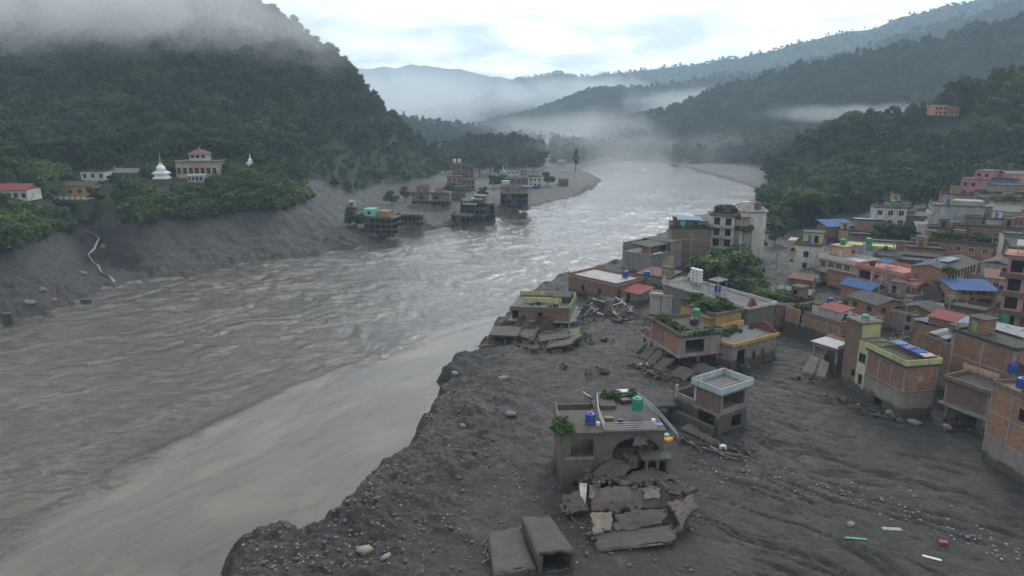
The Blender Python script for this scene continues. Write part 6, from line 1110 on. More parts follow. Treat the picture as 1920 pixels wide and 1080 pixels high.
ruin_slab([(1108, 914, 65.4), (1240, 910, 65.2), (1244, 954, 63.6), (1106, 960, 63.4)], .35, PKP, .24, 205, 'fallen_wall', .1, 14); ruin_slab([(1236, 908, 65.4), (1272, 918, 64.9), (1276, 948, 63.5), (1240, 954, 63.6)], .5, G, .3, 206, 'fallen_wall', .25)
ruin_slab([(1052, 928, 64.8), (1088, 918, 65.4), (1104, 958, 63.4), (1062, 966, 63.0)], .4, wall_mat('ochre_mud', (.12, .096, .07), (.06, .055, .048)), .25, 207, 'fallen_wall', .2); ruin_slab([(1085, 905, 65.7), (1101, 906, 65.7), (1098, 948, 64.0), (1090, 940, 64.2)], .15, WHT, .06, 208, 'white_panel'); ruin_slab([(1104, 907, 65.6), (1126, 908, 65.5), (1112, 935, 64.4), (1105, 934, 64.5)], .15, CRM, .06, 209, 'cream_panel'); ruin_slab([(1203, 916, 64.8), (1240, 914, 64.8), (1238, 934, 63.9), (1208, 936, 63.9)], .12, CRM, .08, 210, 'cream_panel')
HEAP_FWD = 1.15
ruin_slab([(1106, 962, 62.6), (1146, 960, 62.6), (1150, 998, 60.6), (1112, 1000, 60.4)], .4, CRM, .2, 211, 'fallen_wall', .15); ruin_slab([(1146, 962, 62.6), (1250, 952, 62.9), (1252, 982, 61.2), (1150, 998, 60.6)], .35, G, .3, 212, 'fallen_wall', .06, 13); ruin_slab([(1250, 944, 63.4), (1300, 926, 64.2), (1308, 948, 62.9), (1276, 994, 60.6)], .35, PKP, .32, 213, 'fallen_wall', .1); ruin_slab([(1262, 896, 66.6), (1286, 904, 66.2), (1308, 940, 64.2), (1270, 936, 64.6)], .5, G, .35, 214, 'fallen_slab', .2)
ruin_slab([(1112, 998, 60.9), (1262, 984, 61.3), (1270, 1016, 59.2), (1118, 1032, 58.6)], .4, G, .26, 215, 'fallen_slab', .06, 15)
for k in range(4): ruin_slab([(1114 + k * 3, 1003 + k * 6, 60.6 - k * .35), (1160 + k * 4, 999 + k * 6, 60.8 - k * .35), (1160 + k * 4, 1003 + k * 6, 60.4 - k * .35), (1114 + k * 3, 1008 + k * 6, 60.2 - k * .35)], .1, G, .04, 220 + k, 'stair_tread', 0, 5)
ruin_slab([(1120, 1020, 59.4), (1240, 1012, 59.8), (1244, 1020, 59.0), (1124, 1034, 58.6)], .15, BR3(), .12, 231, 'brick_course')
HEAP_FWD = 0.0
for k, (u, v, y) in enumerate([(1150, 873, 67.9), (1177, 872, 67.9)]): o = ruin_slab([(u - 6, v - 6, y + .35), (u + 4, v - 8, y + .45), (u + 5, v + 5, y - .2), (u - 4, v + 6, y - .3)], .08, WHT, .05, 240 + k, 'white_scrap', 0, 6)
for k, (a, b_) in enumerate([((1187, 866, 68.4), (1206, 836, 69.2)), ((1066, 960, 63.2), (1086, 990, 61.6)), ((1086, 990, 61.6), (1090, 1020, 60.0)), ((1205, 884, 67.4), (1222, 850, 68.0))]):
    o = MB().tube([PY(*a), PY(*b_)], .14, 5).build('broken_beam', G); o.parent = RU.e; o.matrix_parent_inverse = pmat(RU.e).inverted()
def chunks(name, parent, spots, n, smin, smax, mat, seed=0, zup=.15):
    rg_ = np.random.default_rng(seed); mb = MB()
    for _ in range(n):
        x, y, z, rx, ry = spots[rg_.integers(len(spots))]; s_ = smin + (smax - smin) * rg_.random() ** 2.5; R = Matrix.Rotation(rg_.uniform(0, 6.3), 3, Vector(rg_.normal(size=3)).normalized())
        c = Vector((x + rg_.normal() * rx, y + rg_.normal() * ry, z + zup + rg_.uniform(0, .3))); k = [Vector((i * s_ * rg_.uniform(.6, 1.1), j * s_ * rg_.uniform(.4, .9), l * s_ * rg_.uniform(.2, .5))) for l in (-1, 1) for j, i in ((-1, -1), (-1, 1), (1, 1), (1, -1))]
        mb.poly([tuple(c + R @ q) for q in k], [(3, 2, 1, 0), (4, 5, 6, 7), (0, 1, 5, 4), (1, 2, 6, 5), (2, 3, 7, 6), (3, 0, 4, 7)])
    o = mb.build(name, mat); tag(o, None, None, None, 'stuff')
    if parent: o.parent = parent; o.matrix_parent_inverse = pmat(parent).inverted()
    else: o['label'] = 'broken concrete lumps and brick strewn around the ruins'
    o['mud_h'] = -9.0; return o
def spots_px(L, rx=.9, ry=.7): return [PY(*p) + (rx, ry) for p in L]
sp_ = spots_px([(1080, 955, 63.5), (1105, 905, 65.6), (1150, 905, 65.8), (1190, 905, 65.8), (1240, 905, 65.6), (1150, 955, 63.0), (1200, 960, 62.6), (1260, 960, 62.6), (1290, 960, 62.8), (1110, 1000, 60.0), (1180, 1000, 60.2), (1250, 995, 60.6), (1280, 985, 61.0), (1300, 930, 64), (1160, 860, 69), (1200, 860, 68.5)])
chunks('rubble', RU.e, sp_, 150, .12, .75, MUDC(), 1); chunks('rubble', RU.e, sp_, 45, .12, .45, wall_mat('pinkish_render', (.150, .118, .10), (.062, .058, .053), stain=.4), 2); chunks('brick_rubble', RU.e, sp_, 40, .08, .25, BR(), 3)
mbr = MB()
for _ in range(34):
    x, y, z, rx, ry = sp_[random.randrange(len(sp_))]; p0 = Vector((x + random.gauss(0, .8), y + random.gauss(0, .5), z + .1)); d = Vector((random.gauss(0, .5), random.gauss(-.3, .4), random.uniform(.0, .9))); mbr.tube([tuple(p0), tuple(p0 + d * .7), tuple(p0 + d * 1.1 + Vector((random.gauss(0, .2), 0, -.2)))], .025, 4)
o = mbr.build('rebar', plain_mat('rusty_rail', (.10, .09, .085), .6)); o.parent = RU.e; o.matrix_parent_inverse = pmat(RU.e).inverted(); o['kind'] = 'stuff'
# heap under it all
def mound(name, cx, cy_, rx, ry, hh, mat, parent=None, seed=0, n=26, rz=0, amp=.35):
    s = np.linspace(-1, 1, n); S, T = np.meshgrid(s, s, indexing='ij'); rr = np.sqrt(S ** 2 + T ** 2); X = S * rx; Y = T * ry; c, sn = math.cos(rz), math.sin(rz); XX = cx + X * c - Y * sn; YY = cy_ + X * sn + Y * c
    Z = ground(XX, YY) + hh * np.clip(1 - rr ** 2, -.3, 1) ** 1.0 * (1 + fbm(XX * .6, YY * .6, 4, seed) * amp * 2) - .12 + fbm(XX * 1.4, YY * 1.4, 3, seed + 3) * .2 * (rr < 1)
    idx = np.arange(n * n).reshape(n, n); q = np.stack([idx[:-1, :-1], idx[1:, :-1], idx[1:, 1:], idx[:-1, 1:]], -1).reshape(-1, 4)
    o = mesh_obj(name, np_mesh(name, np.c_[XX.ravel(), YY.ravel(), Z.ravel()], q, True), mat)
    if parent: o.parent = parent; o.matrix_parent_inverse = pmat(parent).inverted()
    return o
x, y, z = PY(1180, 930, 64.5); mound('rubble_heap', x, y, 8.2, 6.2, .55, M['mud'], RU.e, 7, 34); x, y, z = PY(1165, 850, 70.5); mound('rubble_heap', x, y + .6, 3.2, 2.8, 2.6, M['mud'], RU.e, 9, 24)
# --- two concrete boxes in the mud
def tipped_box(label, top, depth, mat, hole=None, seed=1):
    e = empty('concrete_box', top[0]); tag(e, label, 'concrete box'); c = [np.array(p) for p in top]
    o = rough_slab('lid', top, .3, mat, e, .12, 12, seed, .12)
    dn = np.array([0, 0, -depth])
    for i, (a, b) in enumerate(((0, 1), (1, 2), (2, 3), (3, 0))):
        if hole and i == 2:
            A, B = c[2], c[3]; f = lambda t, d: A + (B - A) * t + dn * d
            for q in ([f(0, .06), f(.08, .06), f(.14, 1), f(0, 1)], [f(.86, .06), f(1, .06), f(1, 1), f(.8, 1)], [f(.08, .62), f(.86, .7), f(.86, 1), f(.08, 1)]): rough_slab('side_wall', q, .22, mat, e, .07, 7, seed + i)
        else: rough_slab('side_wall', [c[a], c[b], c[b] + dn, c[a] + dn], .22, mat, e, .08, 9, seed + i)
    return e
tipped_box('mud coated concrete box with a dark gap in its end lying in the mud', [P(978, 969, 6.3), P(1030, 966, 6.3), P(1078, 1034, 6.0), P(1008, 1042, 6.0)], 2.6, MUDC(), True, 301)
tipped_box('flat mud coated concrete lid sunk beside the gaping box', [P(915, 1000, 5.0), P(977, 985, 5.1), P(1004, 1064, 5.0), P(926, 1080, 4.9)], 1.6, MUDC(), False, 311)
x, y, z = at(985, 1072); mound('mud_clod', x, y, 1.2, .9, .9, M['mud'], None, 31, 14); tag(bpy.data.objects['mud_clod'], 'lump of mud between the two sunken concrete boxes', 'mud lump')
# ---------------------------------------------------------------- left bank
def at_y(u, v, y): x, y, z = PY(u, v, y); return (x, y, gz(x, y))
def hy(name, label, u0, u1, vtop, vbase, y, D, **kw):
    a = PY(u0, vtop, y); b = PY(u1, vtop, y); base = PY(u0, vbase, y); hh = House(name, label, (0, 0), (abs(b[0] - a[0]), kw.pop('ang', 4)), a[2], base[2] - .6, D, mud=kw.pop('mud', .0), cat=kw.pop('cat', 'house'), group=kw.pop('group', None))
    hh.e.location = (a[0], y, base[2] - .6); return hh
def simple(hh, wall, nwin, floors, roof, frame=None, ww=1.1, wh=1.3):
    hh.face('f', floors, wall, nwin, frame or BF(), None, ww, wh)
    for f in 'lrb': hh.wall(f, 0, hh.H, wall if not isinstance(wall, list) else wall[0])
    roofit(hh, roof); return hh
simple(hy('red_roof_house', 'low white house with red tin roof above the left bank', -40, 46, 357, 374, 203, 7), plas('white'), 6, 1, ('tin', 'red', 'gable_x', 1.6))
simple(hy('brick_house', 'pinkish brick house behind the low red roofed house', -30, 24, 342, 366, 212, 7), BR2(), 0, 2, ('flat', MOSS(), .3))
h = simple(hy('yellow_house', 'yellow and green painted house beside the road bridge', 104, 172, 349, 366, 236, 7, ang=2), plas('yellow'), 4, 1, ('tin', 'slate', 'gable_x', 1.4)); h.box('green_front', .3, -.06, .3, 4.2, -.005, h.H - .3, plas('green'))
h = simple(hy('white_house', 'white balconied house above the yellow house by the bridge', 150, 194, 322, 352, 246, 7), plas('white'), 3, 2, ('flat', MOSS(), .3)); h.balcony('f', h.H * .5, 2.0, h.W, 1.2, plas('white'), .8, plas('white'))
simple(hy('grey_house', 'grey weathered house among trees right of the bridge', 206, 254, 324, 352, 252, 7), COD(), 4, 2, ('tin', 'grey', 'gable_x', 1.4)); simple(hy('brick_house', 'brown gabled cottage behind the grey weathered house', 200, 224, 318, 345, 260, 6), BR3(), 1, 2, ('tin', 'rust', 'gable_x', 1.4))
# monastery: two tiers with dark hipped roofs
h = hy('monastery', 'cream two tier monastery with dark overhanging roofs on the green bank', 328, 404, 303, 336, 256, 9, cat='monastery'); simple(h, plas('cream'), 7, 1, ('flat', plas('brown'), 0, None, 1.0), ww=1.4, wh=2.2)
h.box('upper_wall', h.W * .30, 2, h.H + .16, h.W * .72, 7, h.H + 2.6, plas('white'))
for k in range(3): h.box('upper_window', h.W * (.34 + .13 * k), 1.94, h.H + 1.2, h.W * (.42 + .13 * k), 1.995, h.H + 2.1, DARK())
x0, x1 = h.W * .25, h.W * .77; h.add(MB().poly([(x0, 1.2, h.H + 2.6), (x1, 1.2, h.H + 2.6), (x1, 7.8, h.H + 2.6), (x0, 7.8, h.H + 2.6), ((x0 + x1) / 2 - 1, 4.5, h.H + 4.2), ((x0 + x1) / 2 + 1, 4.5, h.H + 4.2)], [(0, 1, 5, 4), (1, 2, 5), (2, 3, 4, 5), (3, 0, 4), (3, 2, 1, 0)]), 'upper_roof', tin('rust')); h.add(MB().lathe([(.3, h.H + 4.1), (.35, h.H + 4.4), (.12, h.H + 4.8), (.05, h.H + 5.6)], 8, ((x0 + x1) / 2, 4.5)), 'finial', plas('yellow'))
h = simple(hy('prayer_room', 'low room with white and blue awning below the monastery', 351, 379, 329, 339, 247, 3), plas('white'), 4, 1, ('tin', 'pale', 'up_back', .3), plain_mat('blue_trim', (.06, .14, .35), .6))
def stupa(label, loc, s, gold=True):
    e = empty('stupa', loc); e.scale = (s, s, s); tag(e, label, 'stupa'); w = plain_mat('whitewash', (.72, .73, .74), .7)
    MB().box(-2.6, -2.6, -1.5, 2.6, 2.6, .5).build('plinth', plas('maroon'), e); MB().box(-2.2, -2.2, .5, 2.2, 2.2, 1.1).box(-1.8, -1.8, 1.1, 1.8, 1.8, 2.2).build('base', w, e); MB().box(-2.35, -2.35, 2.2, 2.35, 2.35, 2.55).box(-2.0, -2.0, 2.55, 2.0, 2.0, 2.9).box(-1.6, -1.6, 2.9, 1.6, 1.6, 3.2).build('terrace', w, e)
    MB().lathe([(1.25, 3.2), (1.5, 3.6), (1.55, 4.1), (1.3, 4.7), (.8, 5.1), (.5, 5.2)], 18).build('dome', w, e, True); MB().box(-.5, -.5, 5.2, .5, .5, 5.8).build('harmika', w, e); MB().lathe([(.42, 5.8), (.34, 6.5), (.26, 7.4), (.16, 8.4), (.05, 9.4)], 10).build('spire', plain_mat('gold_spire', (.42, .20, .04), .4) if gold else w, e); return e
x, y, z = PY(305, 344, 246); stupa('white stupa with a golden spire on the green bank', (x, y, z + 1.2), 1.0); x, y, z = PY(470, 312, 268); stupa('small white stupa half hidden by scrub below the wood', (x, y, z), .55, False)
# road bridge over the gully
a = PY(98, 372, 224); b = PY(168, 372, 224); e = empty('road_bridge', a); tag(e, 'grey road bridge with striped railing over the gully', 'bridge'); Lb = b[0] - a[0]
MB().box(0, -3, -.9, Lb, 3, 0).build('deck', COD(), e); MB().box(Lb - 2.4, -2.8, -7, Lb - .6, 2.8, -.9).build('abutment', CEM(), e); MB().box(-2, -2.8, -7, .2, 2.8, -.9).build('abutment', CEM(), e)
for k in range(14): MB().box(k * Lb / 13.3, -2.95, 0, k * Lb / 13.3 + .25, -2.7, 1.0).build('rail_post', WF() if k % 2 else COD(), e)
for z in (.45, .85): MB().box(0, -2.9, z, Lb, -2.78, z + .1).build('rail', WF(), e)
# stream in the gully
pts = [(158, 432), (178, 442), (186, 448), (176, 470), (165, 478), (175, 492), (184, 498), (190, 512), (205, 518), (212, 526), (218, 536)]
V = []; fs = []
for i, (u, v) in enumerate(pts): x, y, z = at(u, v, 6); w_ = .26 + .2 * (i % 3 == 0); V += [(x - w_, y, z + .12), (x + w_, y, z + .12), (x, y - .1, z + .3)]
for i in range(len(pts) - 1): a = i * 3; fs += [(a, a + 3, a + 5, a + 2), (a + 2, a + 5, a + 4, a + 1)]
o = MB().poly(V, fs).build('stream', plain_mat('white_water', (.30, .30, .30), .3)); o['kind'] = 'structure'
for i, (u, v, c, nm) in enumerate([(55, 568, (.36, .34, .26), 'pale'), (102, 562, (.30, .17, .12), 'pinkish'), (155, 514, (.34, .27, .18), 'tan'), (80, 545, (.26, .22, .17), 'dun'), (193, 463, (.33, .30, .26), 'grey white')]):
    x, y, z = at(u, v); me = ico('boulder', 2); vv_ = np.zeros(len(me.vertices) * 3, np.float32); me.vertices.foreach_get('co', vv_); vv_ = vv_.reshape(-1, 3) * (.7 + .5 * np.random.default_rng(i).random((len(me.vertices), 1))); me.vertices.foreach_set('co', vv_.astype(np.float32).ravel()); o = mesh_obj('boulder', me, plain_mat('rock_' + nm.replace(' ', '_'), tuple(q * .62 for q in c), .8)); o.location = (x, y, z + .1); o.scale = (1.7 if i == 0 else 1.0, .7, .7); tag(o, nm + ' boulder stuck in the scoured bank below the bridge', 'boulder')
small_box('culvert_block', 'dark green block at the foot of the scoured bank', 'block', at(162, 569), 1.1, .5, 1.1, (.02, .045, .04)); small_box('culvert_block', 'dark leaning slab at the river foot of the left bank', 'block', at(16, 606), .9, .5, 2.0, (.03, .04, .03), .4)
# ---------------------------------------------------------------- ruins on the mud plain across the river
def frame_ruin(label, u0, u1, vtop, vbase, nf, D, mat, top=None, ang=-4, group='ruined buildings on the mud plain', open_=True, nb=5, tilt=0, zb=None, topmat=None, parap=True, roofm=None):
    base = at(u0, vbase, 3.5); y = base[1]; a = PY(u0, vtop, y); b = PY(u1, vtop, y)
    h = House('ruined_house', label, (0, 0), ((b[0] - a[0]), ang), a[2], base[2] - .8, D, 'ruin', group, 9.0); h.e.location = (a[0], y, base[2] - .8); nfu = nf; solid = topmat is not None; fh = h.H / nf
    for f in range(nf):
        z = f * fh; h.slab(z + fh - .25, .25, .3, mat)
        if solid and f == nf - 1: h.mud = -9; h.wall('f', z, z + fh - .26, topmat, [(h.W * .2, h.W * .3, z + .8, z + fh - .8), (h.W * .6, h.W * .7, z + .8, z + fh - .8)]); h.wall('l', z, z + fh - .26, topmat); h.wall('r', z, z + fh - .26, topmat); h.wall('b', z, z + fh - .26, topmat); h.mud = 9
        else:
            for k in range(nb + 1):
                x = (h.W - .35) * k / nb; h.box('column', x, 0, z, x + .35, .35, z + fh - .25, mat)
                if k % 2 == 0: h.box('column', x, h.D - .35, z, x + .35, h.D, z + fh - .25, mat)
            h.box('back_shade_panel', 0, h.D * .55, z, h.W, h.D * .55 + .15, z + fh - .25, DARK()); h.box('side_wall', 0, .4, z, .15, h.D * .55, z + fh - .25, mat)  # black sheet behind the columns paints the shade inside each storey
            if random.random() < .6: k = random.randrange(nb); h.box('infill', h.W * k / nb + .2, .1, z, h.W * (k + 1) / nb, .22, z + fh * .8, BR3())
    if parap: h.box('parapet', -.2, -.25, h.H, h.W + .2, -.1, h.H + .6, topmat or mat); h.box('parapet', -.25, -.1, h.H, -.1, h.D, h.H + .6, topmat or mat)
    if tilt: h.e.rotation_euler = (math.radians(tilt), math.radians(tilt * .6), h.ang)
    return h
h = frame_ruin('grey concrete ruin with a turquoise room on top at the water edge', 682, 738, 408, 436, 3, 9, MUDC(), ang=-14); h.mud = -9; h.box('turquoise_room', -.8, 2, h.H, 3.4, 6, h.H + 3.0, plas('turquoise')); h.box('room_window', .6, 1.94, h.H + 1.0, 1.8, 1.99, h.H + 2.0, DARK()); h.box('brown_room', 4.2, 3, h.H, 8.6, 7, h.H + 2.2, plas('ochre'))
frame_ruin('low brown ruin with a row of bare columns on top beside the turquoise room', 742, 788, 404, 424, 2, 8, MUDC(), topmat=None, nb=6)
h = frame_ruin('wide brick ruin with bare columns beneath and a white wall scrap', 772, 842, 363, 387, 2, 10, MUDC(), topmat=BR3(), nb=9, ang=-2); h.mud = -9; h.box('white_scrap', h.W * .45, -.1, h.H * .5 + .3, h.W * .53, -.01, h.H + .5, plas('cream')); h.box('broken_wall', h.W * .1, 3, h.H, h.W * .45, 3.3, h.H + 3.2, BR3()); h.box('broken_wall', h.W * .6, 4, h.H, h.W * .8, 4.3, h.H + 2.4, BR2()); h.box('broken_gable', h.W * .18, 5, h.H + .0, h.W * .4, 5.3, h.H + 4.0, BR2())
for k in range(5): h.box('stub_column', h.W * (.05 + .2 * k), 1, h.H, h.W * (.05 + .2 * k) + .3, 1.3, h.H + 1.8, CO())
h = frame_ruin('tilted grey ruin with a green sheet and white lintel in the mud', 862, 908, 378, 412, 3, 9, MUDC(), ang=-6, tilt=4); h.mud = -9; h.box('white_lintel', 1, -.4, h.H - .9, 7, -.31, h.H - .3, plas('white')); h.box('green_sheet', 4, 2, h.H + .6, 9, 6, h.H + 1.1, plain_mat('green_sheet', (.03, .28, .09), .6)); h.box('roof_room', 5, 4, h.H, 10, 8, h.H + 2.2, BR3())
frame_ruin('collapsed dark frame sunk beside the tilted green sheet ruin', 900, 930, 386, 416, 2, 7, MUDC(), ang=8, tilt=-6, nb=3); frame_ruin('low buried slab ruin before the tilted green sheet ruin', 846, 882, 404, 420, 1, 7, MUDC(), ang=-10, tilt=5, nb=4)
h = frame_ruin('tan walled ruin with a blue tin corner roof standing on bare columns', 938, 990, 352, 391, 4, 9, MUDC(), topmat=wall_mat('tan_render', (.25, .205, .155), (.18, .15, .115)), nb=5, ang=-2); h.mud = -9; h.box('upper_wall', 0, -.02, h.H, h.W * .8, .2, h.H + 1.6, M['tan_render']); h.pitched(tin('blue'), h.H + .4, .5, .2, 'up_back', h.W * .8, h.W + 2, -.4, 4, name='blue_roof'); h.box('blue_room', .4, 3, h.H, 4, 6, h.H + 2.8, plas('paleblue')); h.box('torn_sheet', h.W + .3, -.6, 2, h.W + 1.6, -.5, h.H - 1, plas('palegrey'))
simple(hy('white_house', 'white house with many windows beside the dark round tree', 992, 1015, 332, 350, at(1000, 352)[1], 8, mud=1), plas('white'), 3, 2, ('flat', MOSS(), .4)); simple(hy('white_house', 'white flat house before the dim grove in the mist', 952, 972, 319, 336, at(960, 342)[1] + 30, 8), plas('white'), 3, 2, ('flat', ROOFG(), .4)); simple(hy('grey_house', 'small grey house right of the white flat house', 976, 988, 322, 338, at(980, 342)[1] + 20, 8), plas('palegrey'), 2, 2, ('flat', MOSS(), .4)); simple(hy('grey_house', 'long grey house behind the tan walled ruin', 944, 990, 336, 352, at(960, 356)[1] + 8, 9), COD(), 4, 2, ('flat', MOSS(), .3))
simple(hy('brick_house', 'brown stacked house with white rooftop tanks at the wood foot', 848, 872, 308, 346, at(860, 352)[1] + 25, 9), BR3(), 3, 3, ('flat', MOSS(), .3)); simple(hy('brick_house', 'brick house right of the brown stacked house', 870, 888, 312, 346, at(878, 352)[1] + 20, 9), plas('brown'), 2, 3, ('flat', MOSS(), .3)); simple(hy('brick_house', 'red brick house below the brown stacked house', 838, 866, 332, 352, at(850, 356)[1], 9), BR2(), 3, 2, ('flat', MOSS(), .3)); simple(hy('brick_house', 'dull brick house next to the red brick house on the plain', 868, 890, 338, 354, at(878, 358)[1], 8), BR3(), 3, 2, ('flat', MOSS(), .3)); simple(hy('grey_house', 'dark grey ruin block behind the wide brick ruin', 846, 872, 352, 370, at(858, 374)[1], 8), COD(), 4, 2, ('flat', MOSS(), .4))
for k, u in enumerate((852, 861)): water_tank(PY(u, 304.5, at(860, 352)[1] + 29), .9, 2.0, 'white', 'white tank of the pair on the roof of the brown stacked house', group='white tanks on the stacked house')
simple(hy('brick_house', 'small ruined brick house alone on the mud point', 1050, 1066, 338, 347, at(1055, 348)[1], 7, mud=1), BR3(), 2, 1, ('flat', MOSS(), .3)); simple(hy('white_house', 'tiny white hut at the far end of the mud point', 1047, 1058, 303, 311, at(1050, 312)[1], 8), plas('white'), 2, 1, ('tin', 'grey', 'gable_x', 1.5)); simple(hy('blue_hut', 'tiny pale blue hut at the scrub edge above the left ruins', 654, 664, 379, 386, at(658, 388)[1], 4), plas('paleblue'), 1, 1, ('tin', 'paleblue', 'gable_x', .8))
x, y, z = PY(944, 327, at(950, 342)[1] + 22); e = empty('dome_shrine', (x, y, z)); tag(e, 'small green domed shrine with a pale spire in the mist', 'shrine'); MB().lathe([(2.6, -4), (2.6, 0), (2.4, 1.2), (1.5, 2.4), (.5, 3)], 14).build('dome', plas('green'), e, True); MB().lathe([(.5, 2.9), (.25, 4.5), (.08, 6.5)], 8).build('spire', plas('white'), e)
# ---------------------------------------------------------------- trees that stand apart
def tree_px(u, v, hpx, i, label, group=None, z=None, name='broadleaf_tree', wide=1.0):
    x, y, zz = at(u, v, 4.0); d = math.hypot(y, H); hm = hpx * d / F; hh = [10, 12, 9, 13, 11, 14, 8, 12][i]; s = hm / hh; e = tree(name, (x, y, zz - .2), s * wide, i, label, group, s); return e
tree_px(1028, 348, 26, 2, 'dark round crowned tree standing on the mud beside the white house', wide=.9); 
x, y, z = at(1079, 322); e = tree('tall_tree', (x, y, z), 1.15, 3, 'thin lone tree leaning in the mist on the mud point'); e.scale = (.75, .75, 1.35)
for i, (u, v, hp, k) in enumerate([(1330, 548, 72, 0), (1362, 552, 82, 5), (1392, 548, 76, 1), (1345, 530, 66, 2), (1380, 528, 70, 0), (1412, 560, 44, 6), (1318, 530, 52, 2)]): tree_px(u, v, hp, k, 'big leafy tree in the dark clump between the grey hall and the white apartments', 'clump of trees in the town', wide=1.25)
for i, (u, v, hp, k) in enumerate([(1655, 460, 42, 2), (1675, 462, 46, 0), (1700, 460, 44, 6), (1718, 455, 36, 2)]): tree_px(u, v, hp, k, 'tree in the green garden between the brick wall yard and the white kiosk house', 'garden trees among the houses', wide=1.3)
for i, (u, v, hp, k) in enumerate([(1452, 458, 46, 0), (1462, 440, 52, 1), (1478, 428, 56, 5), (1450, 430, 50, 2), (1500, 424, 60, 5), (1520, 420, 58, 0), (1540, 418, 54, 1), (1468, 412, 54, 2), (1436, 410, 50, 0), (1425, 392, 46, 5)]): tree_px(u, v, hp, k, 'tree at the lower edge of the wood behind the white maroon windowed house', 'trees at the lower wood edge')
for i, u in enumerate([1590, 1622, 1652, 1690, 1716, 1738]): x, y, z = P(u, 400, 11); y += 16; x = (u - 960) / F * y * 1.03; z = gz(x, y); tree('broadleaf_tree', (x, y, z - .2), random.uniform(.8, 1.1), i % 3, 'tree behind the upper row of houses at the wood foot', 'trees at the wood foot')
def crest(us, y0, label, group, hs=(.9, 1.2), kinds=(0, 1, 3, 5, 7)):
    for u, vv, y in us:
        x, yy, z = PY(u, vv, y); zz = gz(x, yy); k = random.choice(kinds); s = random.uniform(*hs); tree('broadleaf_tree', (x, yy, zz - .3), s, k, label, group)
crest([(742, 225, 508), (757, 232, 509), (770, 238, 510), (786, 246, 511), (800, 255, 512), (815, 262, 514), (830, 275, 516)], 0, 'tree on the low shoulder where the wooded hill runs out towards the valley', 'shoulder trees of the wooded hill', (1.0, 1.4))
for i, (u, y) in enumerate([(835, 470), (850, 520), (866, 540), (880, 550), (895, 545), (910, 555), (925, 560), (942, 560), (958, 565), (975, 560), (990, 570), (1004, 575), (1018, 580), (900, 500), (935, 505), (965, 515), (1000, 540), (920, 520)]): x = (u - 960) / F * y * 1.0; z = gz(x, y); tree('broadleaf_tree', (x, y, z - .3), random.uniform(1.0, 1.45), i % 8, 'tall tree in the dim grove beyond the ruined plain', 'dim grove beyond the ruins')
crest([(1790, 200, 372), (1815, 190, 372), (1835, 180, 370), (1852, 172, 368), (1872, 164, 368), (1892, 158, 366), (1908, 152, 366), (1710, 220, 376), (1735, 218, 374), (1600, 240, 395), (1625, 236, 392), (1650, 232, 388), (1555, 248, 408)], 0, 'tree rising from the crest of the wooded slope behind the town', 'crest trees behind the town', (1.1, 1.6))
x, y, z = at(655, 440); tree('broadleaf_tree', (x, y + 12, z), .9, 2, 'mud splashed dark tree at the end of the left scrub bank')
# ---------------------------------------------------------------- debris, rocks, litter
rg = np.random.default_rng(77)
def stone_mesh(seed, name='stone'):
    me = ico(name, 1); v = np.zeros(len(me.vertices) * 3, np.float32); me.vertices.foreach_get('co', v); v = v.reshape(-1, 3); r = np.random.default_rng(seed); v *= (0.75 + .5 * r.random((len(v), 1))).astype(np.float32) * np.array([1, .8, .6], np.float32); me.vertices.foreach_set('co', v.ravel()); me.update(); return me
SM = [stone_mesh(i) for i in range(5)]
ROCK = [plain_mat('stone_dark', (.075, .073, .072), .7), plain_mat('stone_grey', (.15, .147, .14), .75), plain_mat('stone_pale', (.34, .33, .31), .75)]
def scatter(name, label, n, gen_, smin, smax, mat, kind='stuff', pw=2.5):
    V = []; Fq = []; k = 0
    x, y = gen_(n); z = ground(x, y); ok = (river_sd(x, y) < -1.2); x, y, z = x[ok], y[ok], z[ok]
    base = []
    for m in SM: v = np.zeros(len(m.vertices) * 3, np.float32); m.vertices.foreach_get('co', v); f = np.zeros(len(m.polygons) * 3, np.int32); m.polygons.foreach_get('vertices', f); base.append((v.reshape(-1, 3), f.reshape(-1, 3)))
    for i in range(len(x)):
        v, f = base[i % 5]; s = smin + (smax - smin) * rg.random() ** pw; a = rg.random() * 6.28; c, sn = math.cos(a), math.sin(a)
        w = v * s * (np.array([1, 1, 1]) * (.8 + .4 * rg.random(3))); V.append(np.c_[w[:, 0] * c - w[:, 1] * sn + x[i], w[:, 0] * sn + w[:, 1] * c + y[i], w[:, 2] + z[i] + s * .2]); Fq.append(f + k); k += len(v)
    o = mesh_obj(name, np_mesh(name, np.concatenate(V), np.concatenate(Fq)), mat); tag(o, label, None, None, kind); return o
def bank_zone(n):
    u = rg.uniform(430, 1300, n * 3); v = rg.uniform(560, 1079, n * 3); p = np.array([P(a, b, 4) for a, b in zip(u, v)]); sd = river_sd(p[:, 0], p[:, 1]); w = np.exp(sd / 13.0) * .8 + .2 * (vnoise(p[:, 0] * .2, p[:, 1] * .2, 5) > .62); k = rg.random(len(u)) < w * 1.3; return p[k][:n, 0], p[k][:n, 1]
def fan_zone(n):
    u = rg.uniform(1300, 1920, n); v = 868 + (u - 1300) * .30 + rg.normal(0, 15, n) - 34 * np.sin((u - 1300) / 200); p = np.array([P(a, b, 4) for a, b in zip(u, v)]); return p[:, 0], p[:, 1]
